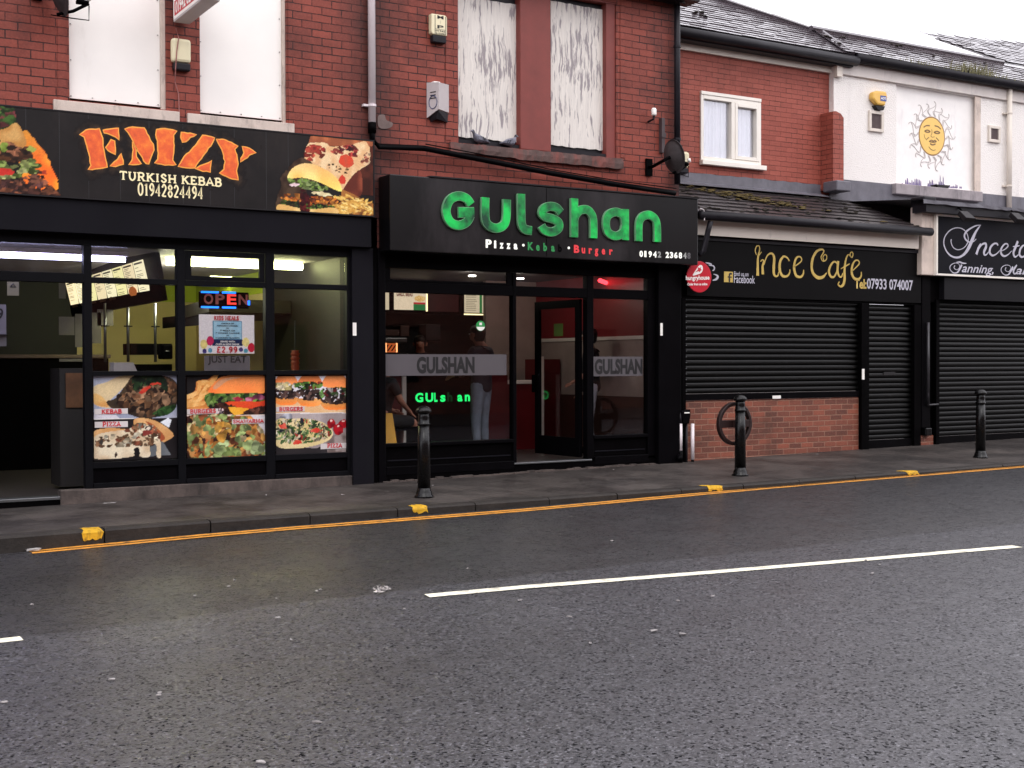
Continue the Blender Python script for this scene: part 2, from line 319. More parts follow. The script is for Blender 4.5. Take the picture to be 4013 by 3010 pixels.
# white pebble-dashed render, wet asphalt, paving
def pebble(name, rgb):
    t = NT(name); n = t.noise(70, 4, .7); v = t.n('ShaderNodeTexVoronoi'); v.inputs['Scale'].default_value = 55; t.l(t.pos, v.inputs['Vector'])
    st = t.noise(1.6, 6, .7, stretch=(1, 1, .25)); c = lin(rgb)
    col = t.mix(t.math('MULTIPLY', t.ramp(n, [(.4, 0.0), (.7, 1.0)]), .18), c, tuple(x * .6 for x in c))
    col = t.mix(t.ramp(st, [(.56, 0.0), (.75, .35)]), col, lin((150, 138, 140)))
    t.set(Base_Color=col, Roughness=.85); t.bump(t.math('ADD', v.outputs[0], t.math('MULTIPLY', n, .5)), .6, .012); return t.mat
M['render'] = pebble('white_pebbledash', (236, 231, 226))
def asphalt(name):
    t = NT(name); sp = t.n('ShaderNodeSeparateXYZ'); t.l(t.pos, sp.inputs[0])
    v1 = t.n('ShaderNodeTexVoronoi'); v1.inputs['Scale'].default_value = 120; t.l(t.pos, v1.inputs['Vector'])
    vc = t.n('ShaderNodeTexVoronoi'); vc.inputs['Scale'].default_value = 80; t.l(t.pos, vc.inputs['Vector'])
    n1 = t.noise(55, 5, .75); n2 = t.noise(.55, 5, .6, stretch=(.5, 1, 1)); n3 = t.noise(7, 6, .7); n4 = t.noise(115, 2)
    # the lane by the kerb is an older, finer surface; its ragged seam runs beside the centre line
    seam = t.math('ADD', sp.outputs[1], t.math('ADD', t.math('MULTIPLY', sp.outputs[0], .03), t.math('MULTIPLY', t.noise(2.5, 3), .25)))
    zone = t.math('MULTIPLY', t.math('ADD', seam, 5.42), 14.0, clamp=True)      # 1 near the kerb
    chips = t.math('ADD', t.math('MULTIPLY', vc.outputs[1], .0), 0.0)
    sepc = t.n('ShaderNodeSeparateColor'); t.l(vc.outputs[1], sepc.inputs[0]); sep1 = t.n('ShaderNodeSeparateColor'); t.l(v1.outputs[1], sep1.inputs[0])
    speck = t.math('ADD', t.math('MULTIPLY', sepc.outputs[0], .45), t.math('ADD', t.math('MULTIPLY', sep1.outputs[1], .35), t.math('MULTIPLY', n1, .45)))
    coarse = t.ramp(speck, [(.25, (.020, .019, .021)), (.55, (.050, .048, .051)), (.8, (.105, .100, .104)), (.98, (.26, .25, .25))])
    fine = t.ramp(t.math('ADD', t.math('MULTIPLY', n1, .5), t.math('MULTIPLY', sep1.outputs[0], .45)), [(.25, (.017, .016, .017)), (.5, (.036, .033, .034)), (.85, (.085, .078, .076))])
    col = t.mix(zone, coarse, fine); pk = t.math('ADD', t.math('MULTIPLY', sepc.outputs[1], .55), t.math('MULTIPLY', n1, .55)); col = t.mix(t.ramp(pk, [(.26, .9), (.42, 0.0)]), col, (.006, .006, .006))
    col = t.mix(t.ramp(n2, [(.35, 0.0), (.7, .45)]), col, (.018, .017, .018))
    # a few long cracks
    wv = t.n('ShaderNodeTexVoronoi', feature='DISTANCE_TO_EDGE'); wv.inputs['Scale'].default_value = .33
    dv = t.n('ShaderNodeVectorMath', operation='MULTIPLY_ADD'); t.l(t.noise(2.2, 4, .6, fac=False), dv.inputs[0]); dv.inputs[1].default_value = (.5, .5, 0); t.l(t.pos, dv.inputs[2]); t.l(dv.outputs[0], wv.inputs['Vector'])
    crack = t.math('MULTIPLY', t.ramp(wv.outputs[0], [(.0, 1.0), (.006, 0.0)]), t.math('MULTIPLY', zone, t.ramp(t.noise(.8, 2), [(.5, 0.0), (.6, .8)])))
    col = t.mix(crack, col, (.008, .008, .008))
    wet = t.ramp(t.noise(1.3, 5, .65), [(.3, .30), (.7, .52)])
    wet = t.math('ADD', wet, t.math('MULTIPLY', n3, .16))
    t.set(Base_Color=t.mix(1.0, col, (.66, .68, .75), 'MULTIPLY'), Roughness=wet); t.b.inputs['Specular IOR Level'].default_value = .55
    pit = t.ramp(t.math('ADD', t.math('MULTIPLY', sepc.outputs[1], .55), t.math('MULTIPLY', n1, .55)), [(.28, 0.0), (.46, 1.0)]); t.l(t.math('MULTIPLY', pit, .55), t.b.inputs['Coat Weight']); t.l(t.math('MULTIPLY', pit, .45), t.b.inputs['Specular IOR Level']); t.l(t.math('ADD', .16, t.math('MULTIPLY', n3, .25)), t.b.inputs['Coat Roughness']); t.b.inputs['Coat IOR'].default_value = 1.4
    h = t.math('ADD', t.math('MULTIPLY', speck, 1.0), t.math('MULTIPLY', n4, .3)); bp = t.n('ShaderNodeBump'); bp.inputs['Distance'].default_value = .006
    t.l(t.math('SUBTRACT', .75, t.math('MULTIPLY', zone, .3)), bp.inputs['Strength']); t.l(h, bp.inputs['Height']); t.l(bp.outputs[0], t.b.inputs['Normal'])
    b2 = t.n('ShaderNodeBump'); b2.inputs['Distance'].default_value = .008; b2.inputs['Strength'].default_value = .75; t.l(h, b2.inputs['Height']); t.l(b2.outputs[0], t.b.inputs['Coat Normal'])
    return t.mat
M['asphalt'] = asphalt('wet_asphalt')
def paving(name):
    t = NT(name); b = t.n('ShaderNodeTexBrick'); b.offset = .5
    for a, v in (('Scale', 1.0), ('Mortar Size', .006), ('Mortar Smooth', .3), ('Brick Width', .9), ('Row Height', .62)): b.inputs[a].default_value = v
    b.inputs['Color1'].default_value = (.052, .042, .037, 1); b.inputs['Color2'].default_value = (.030, .025, .023, 1); b.inputs['Mortar'].default_value = (.014, .012, .011, 1)
    nv = t.n('ShaderNodeVectorMath', operation='MULTIPLY_ADD'); t.l(t.noise(6, 3, .6, fac=False), nv.inputs[0]); nv.inputs[1].default_value = (.02, .02, 0); t.l(t.pos, nv.inputs[2]); t.l(nv.outputs[0], b.inputs['Vector'])
    n1 = t.noise(1.4, 6, .7); n2 = t.noise(30, 4, .7); n3 = t.noise(5, 5, .7)
    col = t.mix(t.ramp(t.noise(.7, 4, .6, stretch=(.4, 1, 1)), [(.45, 0.0), (.62, .6)]), b.outputs[0], (.085, .072, .064)); col = t.mix(t.ramp(n1, [(.42, 0.0), (.6, .85)]), col, (.010, .007, .006))
    col = t.mix(t.math('MULTIPLY', t.ramp(n2, [(.45, 0.0), (.8, 1.0)]), .5), col, (.105, .095, .088))
    t.set(Base_Color=col, Roughness=t.math('ADD', .3, t.math('MULTIPLY', n3, .45))); t.b.inputs['Specular IOR Level'].default_value = .38
    t.bump(t.math('ADD', t.math('MULTIPLY', b.outputs[1], -1.5), n2), .5, .006); return t.mat
M['paving'] = paving('wet_paving_flags')
def kerbstone(name):
    t = NT(name); n1 = t.noise(2.4, 6, .7); n2 = t.noise(36, 5, .7)
    col = t.ramp(t.math('ADD', t.math('MULTIPLY', n1, .6), t.math('MULTIPLY', n2, .4)), [(.3, (.018, .016, .016)), (.5, (.042, .037, .034)), (.75, (.085, .075, .068))])
    t.set(Base_Color=t.mix(1.0, col, (.62, .6, .58), 'MULTIPLY'), Roughness=t.math('ADD', .5, t.math('MULTIPLY', n1, .3))); t.b.inputs['Specular IOR Level'].default_value = .22; t.bump(n2, .6, .008); return t.mat
M['kerb'] = kerbstone('wet_kerb_stone')
def peeling(name):
    # white paint flaking off grey boards in long upright streaks
    t = NT(name); nb = t.noise(1, 2, fac=False, stretch=(1, 1, 1)); dv = t.n('ShaderNodeVectorMath', operation='MULTIPLY_ADD')
    t.l(t.noise(2.2, 3, fac=False), dv.inputs[0]); dv.inputs[1].default_value = (.12, 0, .3); t.l(t.pos, dv.inputs[2])
    s1 = t.noise(8.5, 6, .66, vec=dv.outputs[0], stretch=(3.4, 1, .3)); s2 = t.noise(1.6, 3); s3 = t.noise(20, 4, .6, vec=dv.outputs[0], stretch=(2.4, 1, .14))
    f = t.math('ADD', t.math('MULTIPLY', s1, .62), t.math('ADD', t.math('MULTIPLY', s2, .28), t.math('MULTIPLY', s3, .26)))
    col = t.mix(t.ramp(f, [(.60, 0.0), (.635, 1.0)]), lin((224, 218, 210)), lin((150, 142, 144)))
    col = t.mix(t.math('MULTIPLY', t.ramp(s3, [(.4, 1.0), (.6, 0.0)]), .16), col, lin((120, 112, 112)))
    t.set(Base_Color=col, Roughness=.7); t.bump(t.math('MULTIPLY', f, -1.0), .4, .01); return t.mat
M['peel'] = peeling('flaking_white_paint')
def fire(name):
    t = NT(name); n = t.noise(9, 6, .7); c = t.ramp(n, [(.3, lin((206, 74, 34))), (.5, lin((232, 96, 34))), (.66, lin((244, 130, 40))), (.8, lin((255, 190, 80)))])
    t.set(Base_Color=c, Roughness=.45); return t.mat
M['fire'] = fire('flame_print'); M['fire_rim'] = paint('flame_rim_print', (255, 170, 66), .5, .12, 12)
def lit_green(name):
    t = NT(name); n = t.noise(3.2, 4, .6); c = t.ramp(n, [(.36, lin((6, 52, 32))), (.48, lin((8, 118, 54))), (.64, lin((8, 176, 74)))])
    t.set(Base_Color=c, Roughness=.35, Emission_Color=c, Emission_Strength=.3); return t.mat
M['lit_green'] = lit_green('lit_green_letter_face'); M['letter_rim'] = paint('pale_green_rim', (110, 160, 120), .3, .1, 5)

# ---------------------------------------------------------------- lettering
def bword(s, x0, x1, z, h, y, name, mat, parent, bold=0.0, shear=0.0, slope=0.0, depth=.002, z1=None):
    """plain lettering: fills x0..x1, baseline z, capital height h, standing proud of the plane y"""
    c = bpy.data.curves.new('t', 'FONT'); c.body = s; c.size = 1; c.offset = bold; c.shear = shear; c.resolution_u = 3; c.extrude = 0
    o = bpy.data.objects.new('t', c); COL.objects.link(o)
    me = bpy.data.meshes.new_from_object(o.evaluated_get(bpy.context.evaluated_depsgraph_get()))
    bpy.data.objects.remove(o); bpy.data.curves.remove(c)
    n = len(me.vertices); co = np.empty(n * 3); me.vertices.foreach_get('co', co); co = co.reshape(-1, 3)
    a, b = co[:, 0].min(), co[:, 0].max(); cap = .70
    X = x0 + (co[:, 0] - a) / (b - a) * (x1 - x0); Z = z + co[:, 1] / cap * h + (X - x0) * slope
    out = np.stack([X, np.full(n, y - depth), Z], 1); me.vertices.foreach_set('co', out.ravel()); me.update()
    me.materials.clear(); me.materials.append(mat); o = bpy.data.objects.new(name, me); COL.objects.link(o); me.name = name
    if parent is not None: o.parent = parent; o.location = -ORG.get(parent.name, Vector((0, 0, 0))); ORG[o.name] = Vector((0, 0, 0))
    return o
GL = {  # slab and roman capitals as pen strokes: (width, [(smooth, points)], [serif points])
 'A': (.8, [(0, [(.05, 0), (.4, 1), (.75, 0)]), (0, [(.2, .33), (.6, .33)])], [(.05, 0), (.75, 0)]),
 'B': (.72, [(0, [(.14, 0), (.14, 1)]), (1, [(.14, .97), (.45, .97), (.6, .75), (.45, .53), (.14, .53)]), (1, [(.14, .53), (.5, .53), (.66, .28), (.5, .03), (.14, .03)])], [(.1, 0), (.1, 1)]),
 'C': (.75, [(1, [(.68, .78), (.42, 1), (.12, .78), (.1, .3), (.4, 0), (.68, .2)])], []),
 'D': (.78, [(0, [(.14, 0), (.14, 1)]), (1, [(.14, .97), (.5, .95), (.68, .6), (.66, .3), (.45, .03), (.14, .03)])], [(.1, 0), (.1, 1)]),
 'E': (.7, [(0, [(.14, 0), (.14, 1)]), (0, [(.14, .96), (.6, .96), (.6, .8)]), (0, [(.14, .5), (.48, .5)]), (0, [(.14, .04), (.62, .04), (.62, .22)])], [(.1, 0), (.1, 1)]),
 'G': (.8, [(1, [(.68, .8), (.42, 1), (.12, .78), (.1, .3), (.4, 0), (.66, .12), (.68, .42)]), (0, [(.45, .44), (.75, .44)])], []),
 'H': (.85, [(0, [(.14, 0), (.14, 1)]), (0, [(.7, 0), (.7, 1)]), (0, [(.14, .5), (.7, .5)])], [(.14, 0), (.14, 1), (.7, 0), (.7, 1)]),
 'I': (.4, [(0, [(.2, 0), (.2, 1)])], [(.2, 0), (.2, 1)]),
 'J': (.6, [(1, [(.42, 1), (.42, .25), (.25, 0), (.06, .2)])], [(.42, 1)]),
 'K': (.8, [(0, [(.14, 0), (.14, 1)]), (0, [(.66, 1), (.16, .42)]), (0, [(.3, .6), (.7, 0)])], [(.14, 0), (.14, 1), (.66, 1), (.7, 0)]),
 'L': (.66, [(0, [(.14, 1), (.14, .04), (.6, .04), (.6, .24)])], [(.12, 0), (.14, 1)]),
 'M': (1.0, [(0, [(.14, 0), (.14, 1), (.5, .2), (.86, 1), (.86, 0)])], [(.14, 0), (.12, 1), (.86, 0), (.88, 1)]),
 'P': (.7, [(0, [(.14, 0), (.14, 1)]), (1, [(.14, .97), (.48, .97), (.62, .72), (.48, .47), (.14, .47)])], [(.14, 0), (.1, 1)]),
 'R': (.78, [(0, [(.14, 0), (.14, 1)]), (1, [(.14, .97), (.48, .97), (.62, .74), (.48, .5), (.14, .5)]), (0, [(.38, .5), (.66, 0)])], [(.14, 0), (.1, 1), (.68, 0)]),
 'S': (.66, [(1, [(.56, .76), (.33, 1), (.1, .76), (.3, .53), (.56, .28), (.33, 0), (.08, .24)])], []),
 'T': (.74, [(0, [(.37, 0), (.37, 1)]), (0, [(.06, .8), (.06, .96), (.68, .96), (.68, .8)])], [(.37, 0)]),
 'U': (.8, [(1, [(.15, 1), (.15, .3), (.4, 0), (.65, .3), (.65, 1)])], [(.15, 1), (.65, 1)]),
 'W': (1.1, [(0, [(.05, 1), (.3, 0), (.55, .9), (.8, 0), (1.05, 1)])], [(.08, 1), (1.02, 1)]),
 'Z': (.72, [(0, [(.1, .78), (.1, .96), (.62, .96), (.08, .04), (.64, .04), (.64, .22)])], []),
 '0': (.66, [(1, [(.33, 1), (.1, .75), (.1, .25), (.33, 0), (.56, .25), (.56, .75), (.33, 1)])], []),
 '1': (.5, [(0, [(.1, .8), (.28, .98), (.28, 0)])], [(.28, 0)]),
 '2': (.64, [(1, [(.08, .74), (.3, 1), (.54, .74), (.36, .4), (.08, .05)]), (0, [(.08, .04), (.56, .04)])], []),
 '4': (.66, [(0, [(.44, 0), (.44, 1), (.05, .28), (.6, .28)])], []),
 '8': (.66, [(1, [(.33, 1), (.12, .76), (.33, .53), (.56, .26), (.33, 0), (.1, .26), (.33, .53), (.54, .76), (.33, 1)])], []),
 '9': (.66, [(1, [(.54, .7), (.33, .42), (.1, .7), (.33, 1), (.54, .76), (.5, .3), (.2, 0)])], []),
 '£': (.7, [(1, [(.6, .8), (.4, 1), (.22, .8), (.26, .4), (.1, .05)]), (0, [(.08, .04), (.62, .04)]), (0, [(.08, .48), (.48, .48)])], []),
 '.': (.3, [(0, [(.15, 0), (.15, .12)])], []), '&': (.8, [(1, [(.7, 0), (.2, .7), (.35, 1), (.5, .75), (.12, .3), (.3, 0), (.68, .45)])], []),
}
def sword(s, x0, x1, z, h, y, name, mat, parent, pen=.15, serif=.3, depth=.002, slope=0.0, outline=None):
    adv = sum(GL[c][0] + .12 if c != ' ' else .42 for c in s); k = (x1 - x0) / adv; mb = MB(); cur = x0; q = 0
    pw = pen * min(h, k * 1.1)
    for c in s:
        if c == ' ': cur += .42 * k; continue
        w, st, se = GL[c]
        for sm, pts in st:
            P = catmull(pts, 4) if sm else pts; q += 1
            P = [(cur + a * k, z + b * h + (cur + a * k - x0) * slope) for a, b in P]
            mb.ribbon(P, pw, y - depth, y - depth + .001, lift=.00015 * q)
        for a, b in se:
            zz = z + (b * .94 + .03) * h + (cur + a * k - x0) * slope; q += 1
            mb.ribbon([(cur + (a - serif / 2) * k, zz), (cur + (a + serif / 2) * k, zz)], pw * .55, y - depth, y - depth + .001, lift=.00015 * q)
        cur += (w + .12) * k
    return mb.build(name, mat, parent)

# ---------------------------------------------------------------- printed pictures: painted on a fine grid of coloured faces
def vnoise(h, w, n):
    g = rng.random((max(2, n), max(2, int(n * w / h) + 1))); yy = np.linspace(0, g.shape[0] - 1.001, h); xx = np.linspace(0, g.shape[1] - 1.001, w)
    y0 = yy.astype(int); x0 = xx.astype(int); fy = (yy - y0)[:, None]; fx = (xx - x0)[None, :]; fy = fy * fy * (3 - 2 * fy); fx = fx * fx * (3 - 2 * fx)
    return (g[y0][:, x0] * (1 - fy) * (1 - fx) + g[y0 + 1][:, x0] * fy * (1 - fx) + g[y0][:, x0 + 1] * (1 - fy) * fx + g[y0 + 1][:, x0 + 1] * fy * fx)
class Art:
    def __init__(s, x0, x1, z0, z1, y, px, cr=None, bgc=(20, 18, 18)):
        s.r = (x0, x1, z0, z1); s.y = y; s.w = px; s.h = int(px * (z1 - z0) / (x1 - x0)); s.a = np.zeros((s.h, s.w, 3)) + np.array(bgc) / 255.; s.cr = cr
        s.X, s.Z = np.meshgrid((np.arange(s.w) + .5) / s.w, 1 - (np.arange(s.h) + .5) / s.h)      # 0..1 right, 0..1 up
    def uv(s, p):
        if s.cr: d = s.cr(*p); x, z = at(d[0], d[1], s.y); return ((x - s.r[0]) / (s.r[1] - s.r[0]), (z - s.r[2]) / (s.r[3] - s.r[2]))
        return p
    def mask(s, pts, smooth=False, rough=0.0):
        P = [s.uv(p) for p in pts]
        if smooth: P = [tuple(q) for q in catmull(P, 5, True)]
        X, Z = s.X, s.Z
        if rough: X = X + (vnoise(s.h, s.w, 26) - .5) * rough; Z = Z + (vnoise(s.h, s.w, 26) - .5) * rough
        ins = np.zeros(X.shape, bool); n = len(P)
        for i in range(n):
            (xa, za), (xb, zb) = P[i], P[(i + 1) % n]
            if za == zb: continue
            c = ((za > Z) != (zb > Z)) & (X < (xb - xa) * (Z - za) / (zb - za) + xa); ins ^= c
        return ins
    def fill(s, pts, c, c2=None, n=12, smooth=True, rough=0.0, down=None, amt=1.0):
        m = s.mask(pts, smooth, rough); c = np.array(c) / 255.; v = vnoise(s.h, s.w, n)
        col = c[None, None] * np.ones((s.h, s.w, 1))
        if c2 is not None: t = np.clip((v - .3) * 2.2, 0, 1)[..., None]; col = col * (1 - t) + np.array(c2) / 255. * t
        if down is not None and m.any():
            zz = s.Z[m]; t = ((s.Z - zz.min()) / (zz.max() - zz.min() + 1e-6))[..., None]; t = np.clip(t, 0, 1); col = col * t + col * np.array(down) / 255. * (1 - t) * 1.6
        s.a[m] = (col[m] * amt + s.a[m] * (1 - amt)); return m
    def blob(s, u, v, rx, rz, c, c2=None, rot=0.0, rough=.02, n=20, k=9, jag=.25):
        if s.cr: u, v = s.uv((u, v)); rx = rx / s.w_crop; rz = rz / s.h_crop
        cr, s.cr = s.cr, None; P = []
        for i in range(k):
            a = 2 * math.pi * i / k; q = 1 + (random.random() - .5) * 2 * jag
            x, z = rx * q * math.cos(a), rz * q * math.sin(a); P.append((u + x * math.cos(rot) - z * math.sin(rot), v + x * math.sin(rot) + z * math.cos(rot)))
        m = s.fill(P, c, c2, n, True, rough); s.cr = cr; return m
    def scale_to(s):
        x0, x1, z0, z1 = s.r; a = proj((x0, s.y, z1)); b = proj((x1, s.y, z0)); c0 = s.cr(0, 0); c1 = s.cr(100, 100)
        s.w_crop = (b[0] - a[0]) / (c1[0] - c0[0]) * 100; s.h_crop = (b[1] - a[1]) / (c1[1] - c0[1]) * 100; return s
    def scatter(s, region, cols, num, r, asp=.6, rough=.02, smooth=True, rotr=3.2):
        m = s.mask(region, smooth); ys, xs = np.nonzero(m)
        if not len(ys): return
        cr, s.cr = s.cr, None
        for _ in range(num):
            i = random.randrange(len(ys)); c = random.choice(cols); q = random.uniform(.6, 1.4) * r; f = random.uniform(.7, 1.1)
            save = s.a.copy(); s.blob(s.X[ys[i], xs[i]], s.Z[ys[i], xs[i]], q, q * asp * s.w / s.h, tuple(x * f for x in c), tuple(x * f * .62 for x in c), random.uniform(-rotr, rotr), rough)
            s.a = np.where(m[..., None], s.a, save)
        s.cr = cr
    def build(s, name, mat, parent, depth=.003, grain=.05, drop=None):
        keep = None if drop is None else ~(np.abs(s.a - np.array(drop) / 255.).sum(2) < .012)[::-1]
        a = np.clip(s.a * (1 + (rng.random((s.h, s.w, 1)) - .5) * grain * 2), 0, 1); a = np.where(a <= .04045, a / 12.92, ((a + .055) / 1.055) ** 2.4)[::-1]
        x0, x1, z0, z1 = s.r; xs = np.linspace(x0, x1, s.w); zs = np.linspace(z0, z1, s.h); gx, gz = np.meshgrid(xs, zs)
        v = np.stack([gx, np.full(gx.shape, s.y - depth), gz], -1).reshape(-1, 3); i = np.arange((s.h - 1) * (s.w - 1)); r_ = i // (s.w - 1); c_ = i % (s.w - 1); b = r_ * s.w + c_
        f = np.stack([b, b + 1, b + 1 + s.w, b + s.w], 1)
        if keep is not None: kk = keep.ravel(); f = f[kk[f].any(1)]
        me = bpy.data.meshes.new(name); me.from_pydata(v.tolist(), [], f.tolist())
        at_ = me.color_attributes.new('art', 'FLOAT_COLOR', 'POINT'); at_.data.foreach_set('color', np.concatenate([a.reshape(-1, 3), np.ones((s.w * s.h, 1))], 1).ravel())
        me.materials.append(mat); me.update(); o = bpy.data.objects.new(name, me); COL.objects.link(o)
        if parent is not None: o.parent = parent; o.location = -ORG.get(parent.name, Vector((0, 0, 0))); ORG[o.name] = Vector((0, 0, 0))
        return o
M['print'] = art_mat('printed_picture', .45); M['print_lit'] = art_mat('backlit_print', .5, .75, .3); M['print_dim'] = art_mat('dim_backlit_print', .5, .5, .3)
def trace(mb, cr, pts, Y, y0, y1, smooth=False):
    P = [at(*cr(*p), Y) for p in pts]
    if smooth: P = [tuple(q) for q in catmull(P, 6, True)]
    return mb.prism(P, y0, y1)
def pen(mb, cr, pts, w, Y, y0, y1, lift=0.0, n=6, smooth=True):
    P = [at(*cr(*p), Y) for p in pts]
    if smooth:
        m = len(P); P = catmull(P, n); w = np.interp(np.linspace(0, 1, len(P)), np.linspace(0, 1, len(w)), w) if isinstance(w, (list, tuple)) else w
    return mb.ribbon(P, w, y0, y1, lift)
def wall(mb, x0, x1, z0, z1, y0, y1, holes):
    xs = sorted({x0, x1} | {h[i] for h in holes for i in (0, 1)}); zs = sorted({z0, z1} | {h[i] for h in holes for i in (2, 3)})
    inside = lambda x, z: any(h[0] < x < h[1] and h[2] < z < h[3] for h in holes)
    for i in range(len(xs) - 1):
        for j in range(len(zs) - 1):
            if inside((xs[i] + xs[i + 1]) / 2, (zs[j] + zs[j + 1]) / 2): continue
            a, b, c, d = xs[i], xs[i + 1], zs[j], zs[j + 1]
            mb.add([(a, y0, c), (b, y0, c), (b, y0, d), (a, y0, d), (a, y1, c), (b, y1, c), (b, y1, d), (a, y1, d)], [(0, 1, 2, 3), (5, 4, 7, 6)])
    for a, b, c, d in list(holes) + [(x0, x1, z0, z1)]:
        mb.add([(a, y0, c), (b, y0, c), (b, y0, d), (a, y0, d), (a, y1, c), (b, y1, c), (b, y1, d), (a, y1, d)], [(0, 4, 5, 1), (3, 2, 6, 7), (0, 3, 7, 4), (1, 5, 6, 2)])
    return mb

# ================================================================ ground
def sheet(name, mat, xs, ys, zf, kind='structure'):
    v = [(x, y, zf(x, y)) for y in ys for x in xs]; n = len(xs)
    f = [(j * n + i, j * n + i + 1, (j + 1) * n + i + 1, (j + 1) * n + i) for j in range(len(ys) - 1) for i in range(n - 1)]
    return tag(MB().add(v, f).build(name, mat), kind=kind)
XS = [-120, -60, -30, -10] + [i * 1.0 for i in range(-5, 31)] + [40, 60, 120, 400]
sheet('ground', M['concrete'], [-400, 400], [-400, 400], lambda x, y: -.6)
sheet('road', M['asphalt'], XS, [-30, -20, -15, -10, -6, -4, -2.1], lambda x, y: z_road(x))
sheet('far_pavement', M['paving'], XS, [-17, -12.0], lambda x, y: z_road(x) + .03)
PX = [-60, -30, -10] + [i * .5 for i in range(-8, 61)] + [40, 60]
sheet('pavement', M['paving'], PX, [-1.98, -1.5, -1, -.5, 0, .4], lambda x, y: z_pave(x, y))
kb = MB(); x = -30.0
while x < 40:
    L = random.uniform(.86, .96); g = .006; xa, xb = x + g, x + L - g; j = random.uniform(-.004, .004)
    pr = [(-2.13 + j, -.2), (-2.13 + j, -.022), (-2.115 + j, -.007), (-2.09, -.001), (-1.98, 0), (-1.98, -.2)]
    v = [(xx, yy, z_kerb(xx) + zz + .003) for xx in (xa, xb) for yy, zz in pr]; n = 6
    kb.add(v, [tuple(range(n))[::-1], tuple(range(n, 2 * n))] + [(i, (i + 1) % n, (i + 1) % n + n, i + n) for i in range(n)]); x += L
tag(kb.build('kerb', M['kerb'], smooth=False), kind='structure')
# road markings
def road_strip(mb, pts, w, dz=.004, jag=.0):
    P = [np.array(p[:2], float) for p in pts]; v = []; 
    for i, p in enumerate(P):
        t = P[min(i + 1, len(P) - 1)] - P[max(i - 1, 0)]; t /= np.linalg.norm(t); nn = np.array([-t[1], t[0]])
        for s in (1, -1):
            q = p + nn * (s * w / 2 + random.uniform(-jag, jag)); v.append((q[0], q[1], z_road(q[0]) + dz))
    return mb.add(v, [(2 * i, 2 * i + 1, 2 * i + 3, 2 * i + 2) for i in range(len(P) - 1)])
zr = lambda x, y: z_road(x)
def path(pts, n):
    g = [ground(*p, zr) for p in pts]; out = []
    for i in range(len(g) - 1):
        for k in range(n): out.append(tuple(g[i][j] + (g[i + 1][j] - g[i][j]) * k / n for j in range(3)))
    return out + [g[-1]]
yl = path([(66, 1193.5), (420, 1160), (720, 1135), (1138, 1102), (1660, 1054), (2212, 1008)], 22)
last = yl[-1]; ext = [(last[0] + d, last[1] + d * .01, 0) for d in (2, 6, 14)]
for nm, off in (('yellow_line', .06), ('yellow_line', -.06)):
    m = MB(); road_strip(m, [(p[0], p[1] + off) for p in yl] + [(p[0], p[1] + off) for p in ext], .08, jag=.005)
    tag(m.build(nm, M['line_y']), kind='structure')
m = MB(); road_strip(m, path([(922, 1288), (1500, 1240), (2198, 1181)], 20), .115, jag=.003); tag(m.build('centre_line_dash', M['line_w']), kind='structure')
a = ground(47, 1380, zr); m = MB(); road_strip(m, [(a[0] - 4 + i * .2, a[1] + .012 * (20 - i) * .2) for i in range(21)], .115, jag=.003); tag(m.build('centre_line_dash', M['line_w']), kind='structure')
# yellow paint dabs on the kerb
for dx, dy, w_, top in ((192, 1141, .17, .14), (886, 1090, .17, .12), (1508, 1046, .2, .16), (1942, 1016, .2, .16)):
    p = ground(dx, dy, lambda x, y: z_kerb(x)); m = MB(); x0 = p[0] - w_ / 2; n = 8
    rows = [(-1.98 + random.uniform(0, .0), .0055), (-2.085, .0045), (-2.117, -.002), (-2.1338, -.024), (-2.1342, -.03 - .55 * (z_kerb(p[0]) - z_road(p[0]) - .03))]
    v = []
    for r_, (yy, zz) in enumerate(rows):
        for i in range(n + 1):
            e = random.uniform(-.014, .014) if i in (0, n) else 0
            jy = random.uniform(-.03, .02) if r_ == 0 else 0
            xx = x0 + w_ * i / n + e - (.06 * i / n if r_ == 0 and w_ > .18 else 0) - (.05 if r_ == 0 and w_ > .18 else 0)
            v.append((xx, yy + jy, z_kerb(xx) + zz + (random.uniform(-.012, .012) if r_ == 4 else 0)))
    m.add(v, [(r_ * (n + 1) + i, r_ * (n + 1) + i + 1, (r_ + 1) * (n + 1) + i + 1, (r_ + 1) * (n + 1) + i) for r_ in range(4) for i in range(n)])
    tag(m.build('kerb_marking', M['line_k']), kind='structure')

# ================================================================ kebab shop (left building)
EX = 6.17                                  # party line between the two red brick shops
A = thing('kebab_shop_building', 'red brick shop on the left with white boarded upper windows and lit glazed front', 'building', (3, 0, 0))
bl = RX(145.8, -180, 346, 231.6, .07); br = RX(427.4, -160, 608.4, 260.4, .07)
c1 = crop(0, 0, 2.212)
wh = [(bl[0] - .01, bl[1] + .045, bl[2] - .035, 7.2), (br[0] - .01, br[1] + .03, br[2] - .035, 7.2)]
wall(MB(), -3, EX, 2.72, 8.4, 0, .22, wh).build('brick_wall', M['brick'], A)
MB().box(-3, -2.78, .22, 8, 0, 8.4).box(EX - .1, EX - .001, .22, 8, 0, 8.4).box(-3, EX, 8, 8.2, 0, 8.4).box(-2.78, EX - .1, .22, 8, 8.2, 8.4).build('rear_brick_wall', M['brick'], A)
for b in (bl, br):
    w = box('window_board', M['board_white'], A, b[0], b[1], .07, .09, b[2], 7.15)
    zz = b[2] + .02
    scr = lambda x_, z_: MB().lathe([(.008, 0), (.008, .003), (.001, .005)], (x_, .066, z_), 8).build('screw', M['steel_dk'], w)
    while zz < 6.2:
        for xx in (b[0] + .018, b[1] - .022): scr(xx, zz)
        zz += .36
    for k in range(1, 4): scr(b[0] + (b[1] - b[0]) * k / 4, b[2] + .02)
    box('window_reveal_lining', M['sill_white'], A, b[1] + .002, b[1] + .045, .03, .09, b[2] - .035, 7.15)
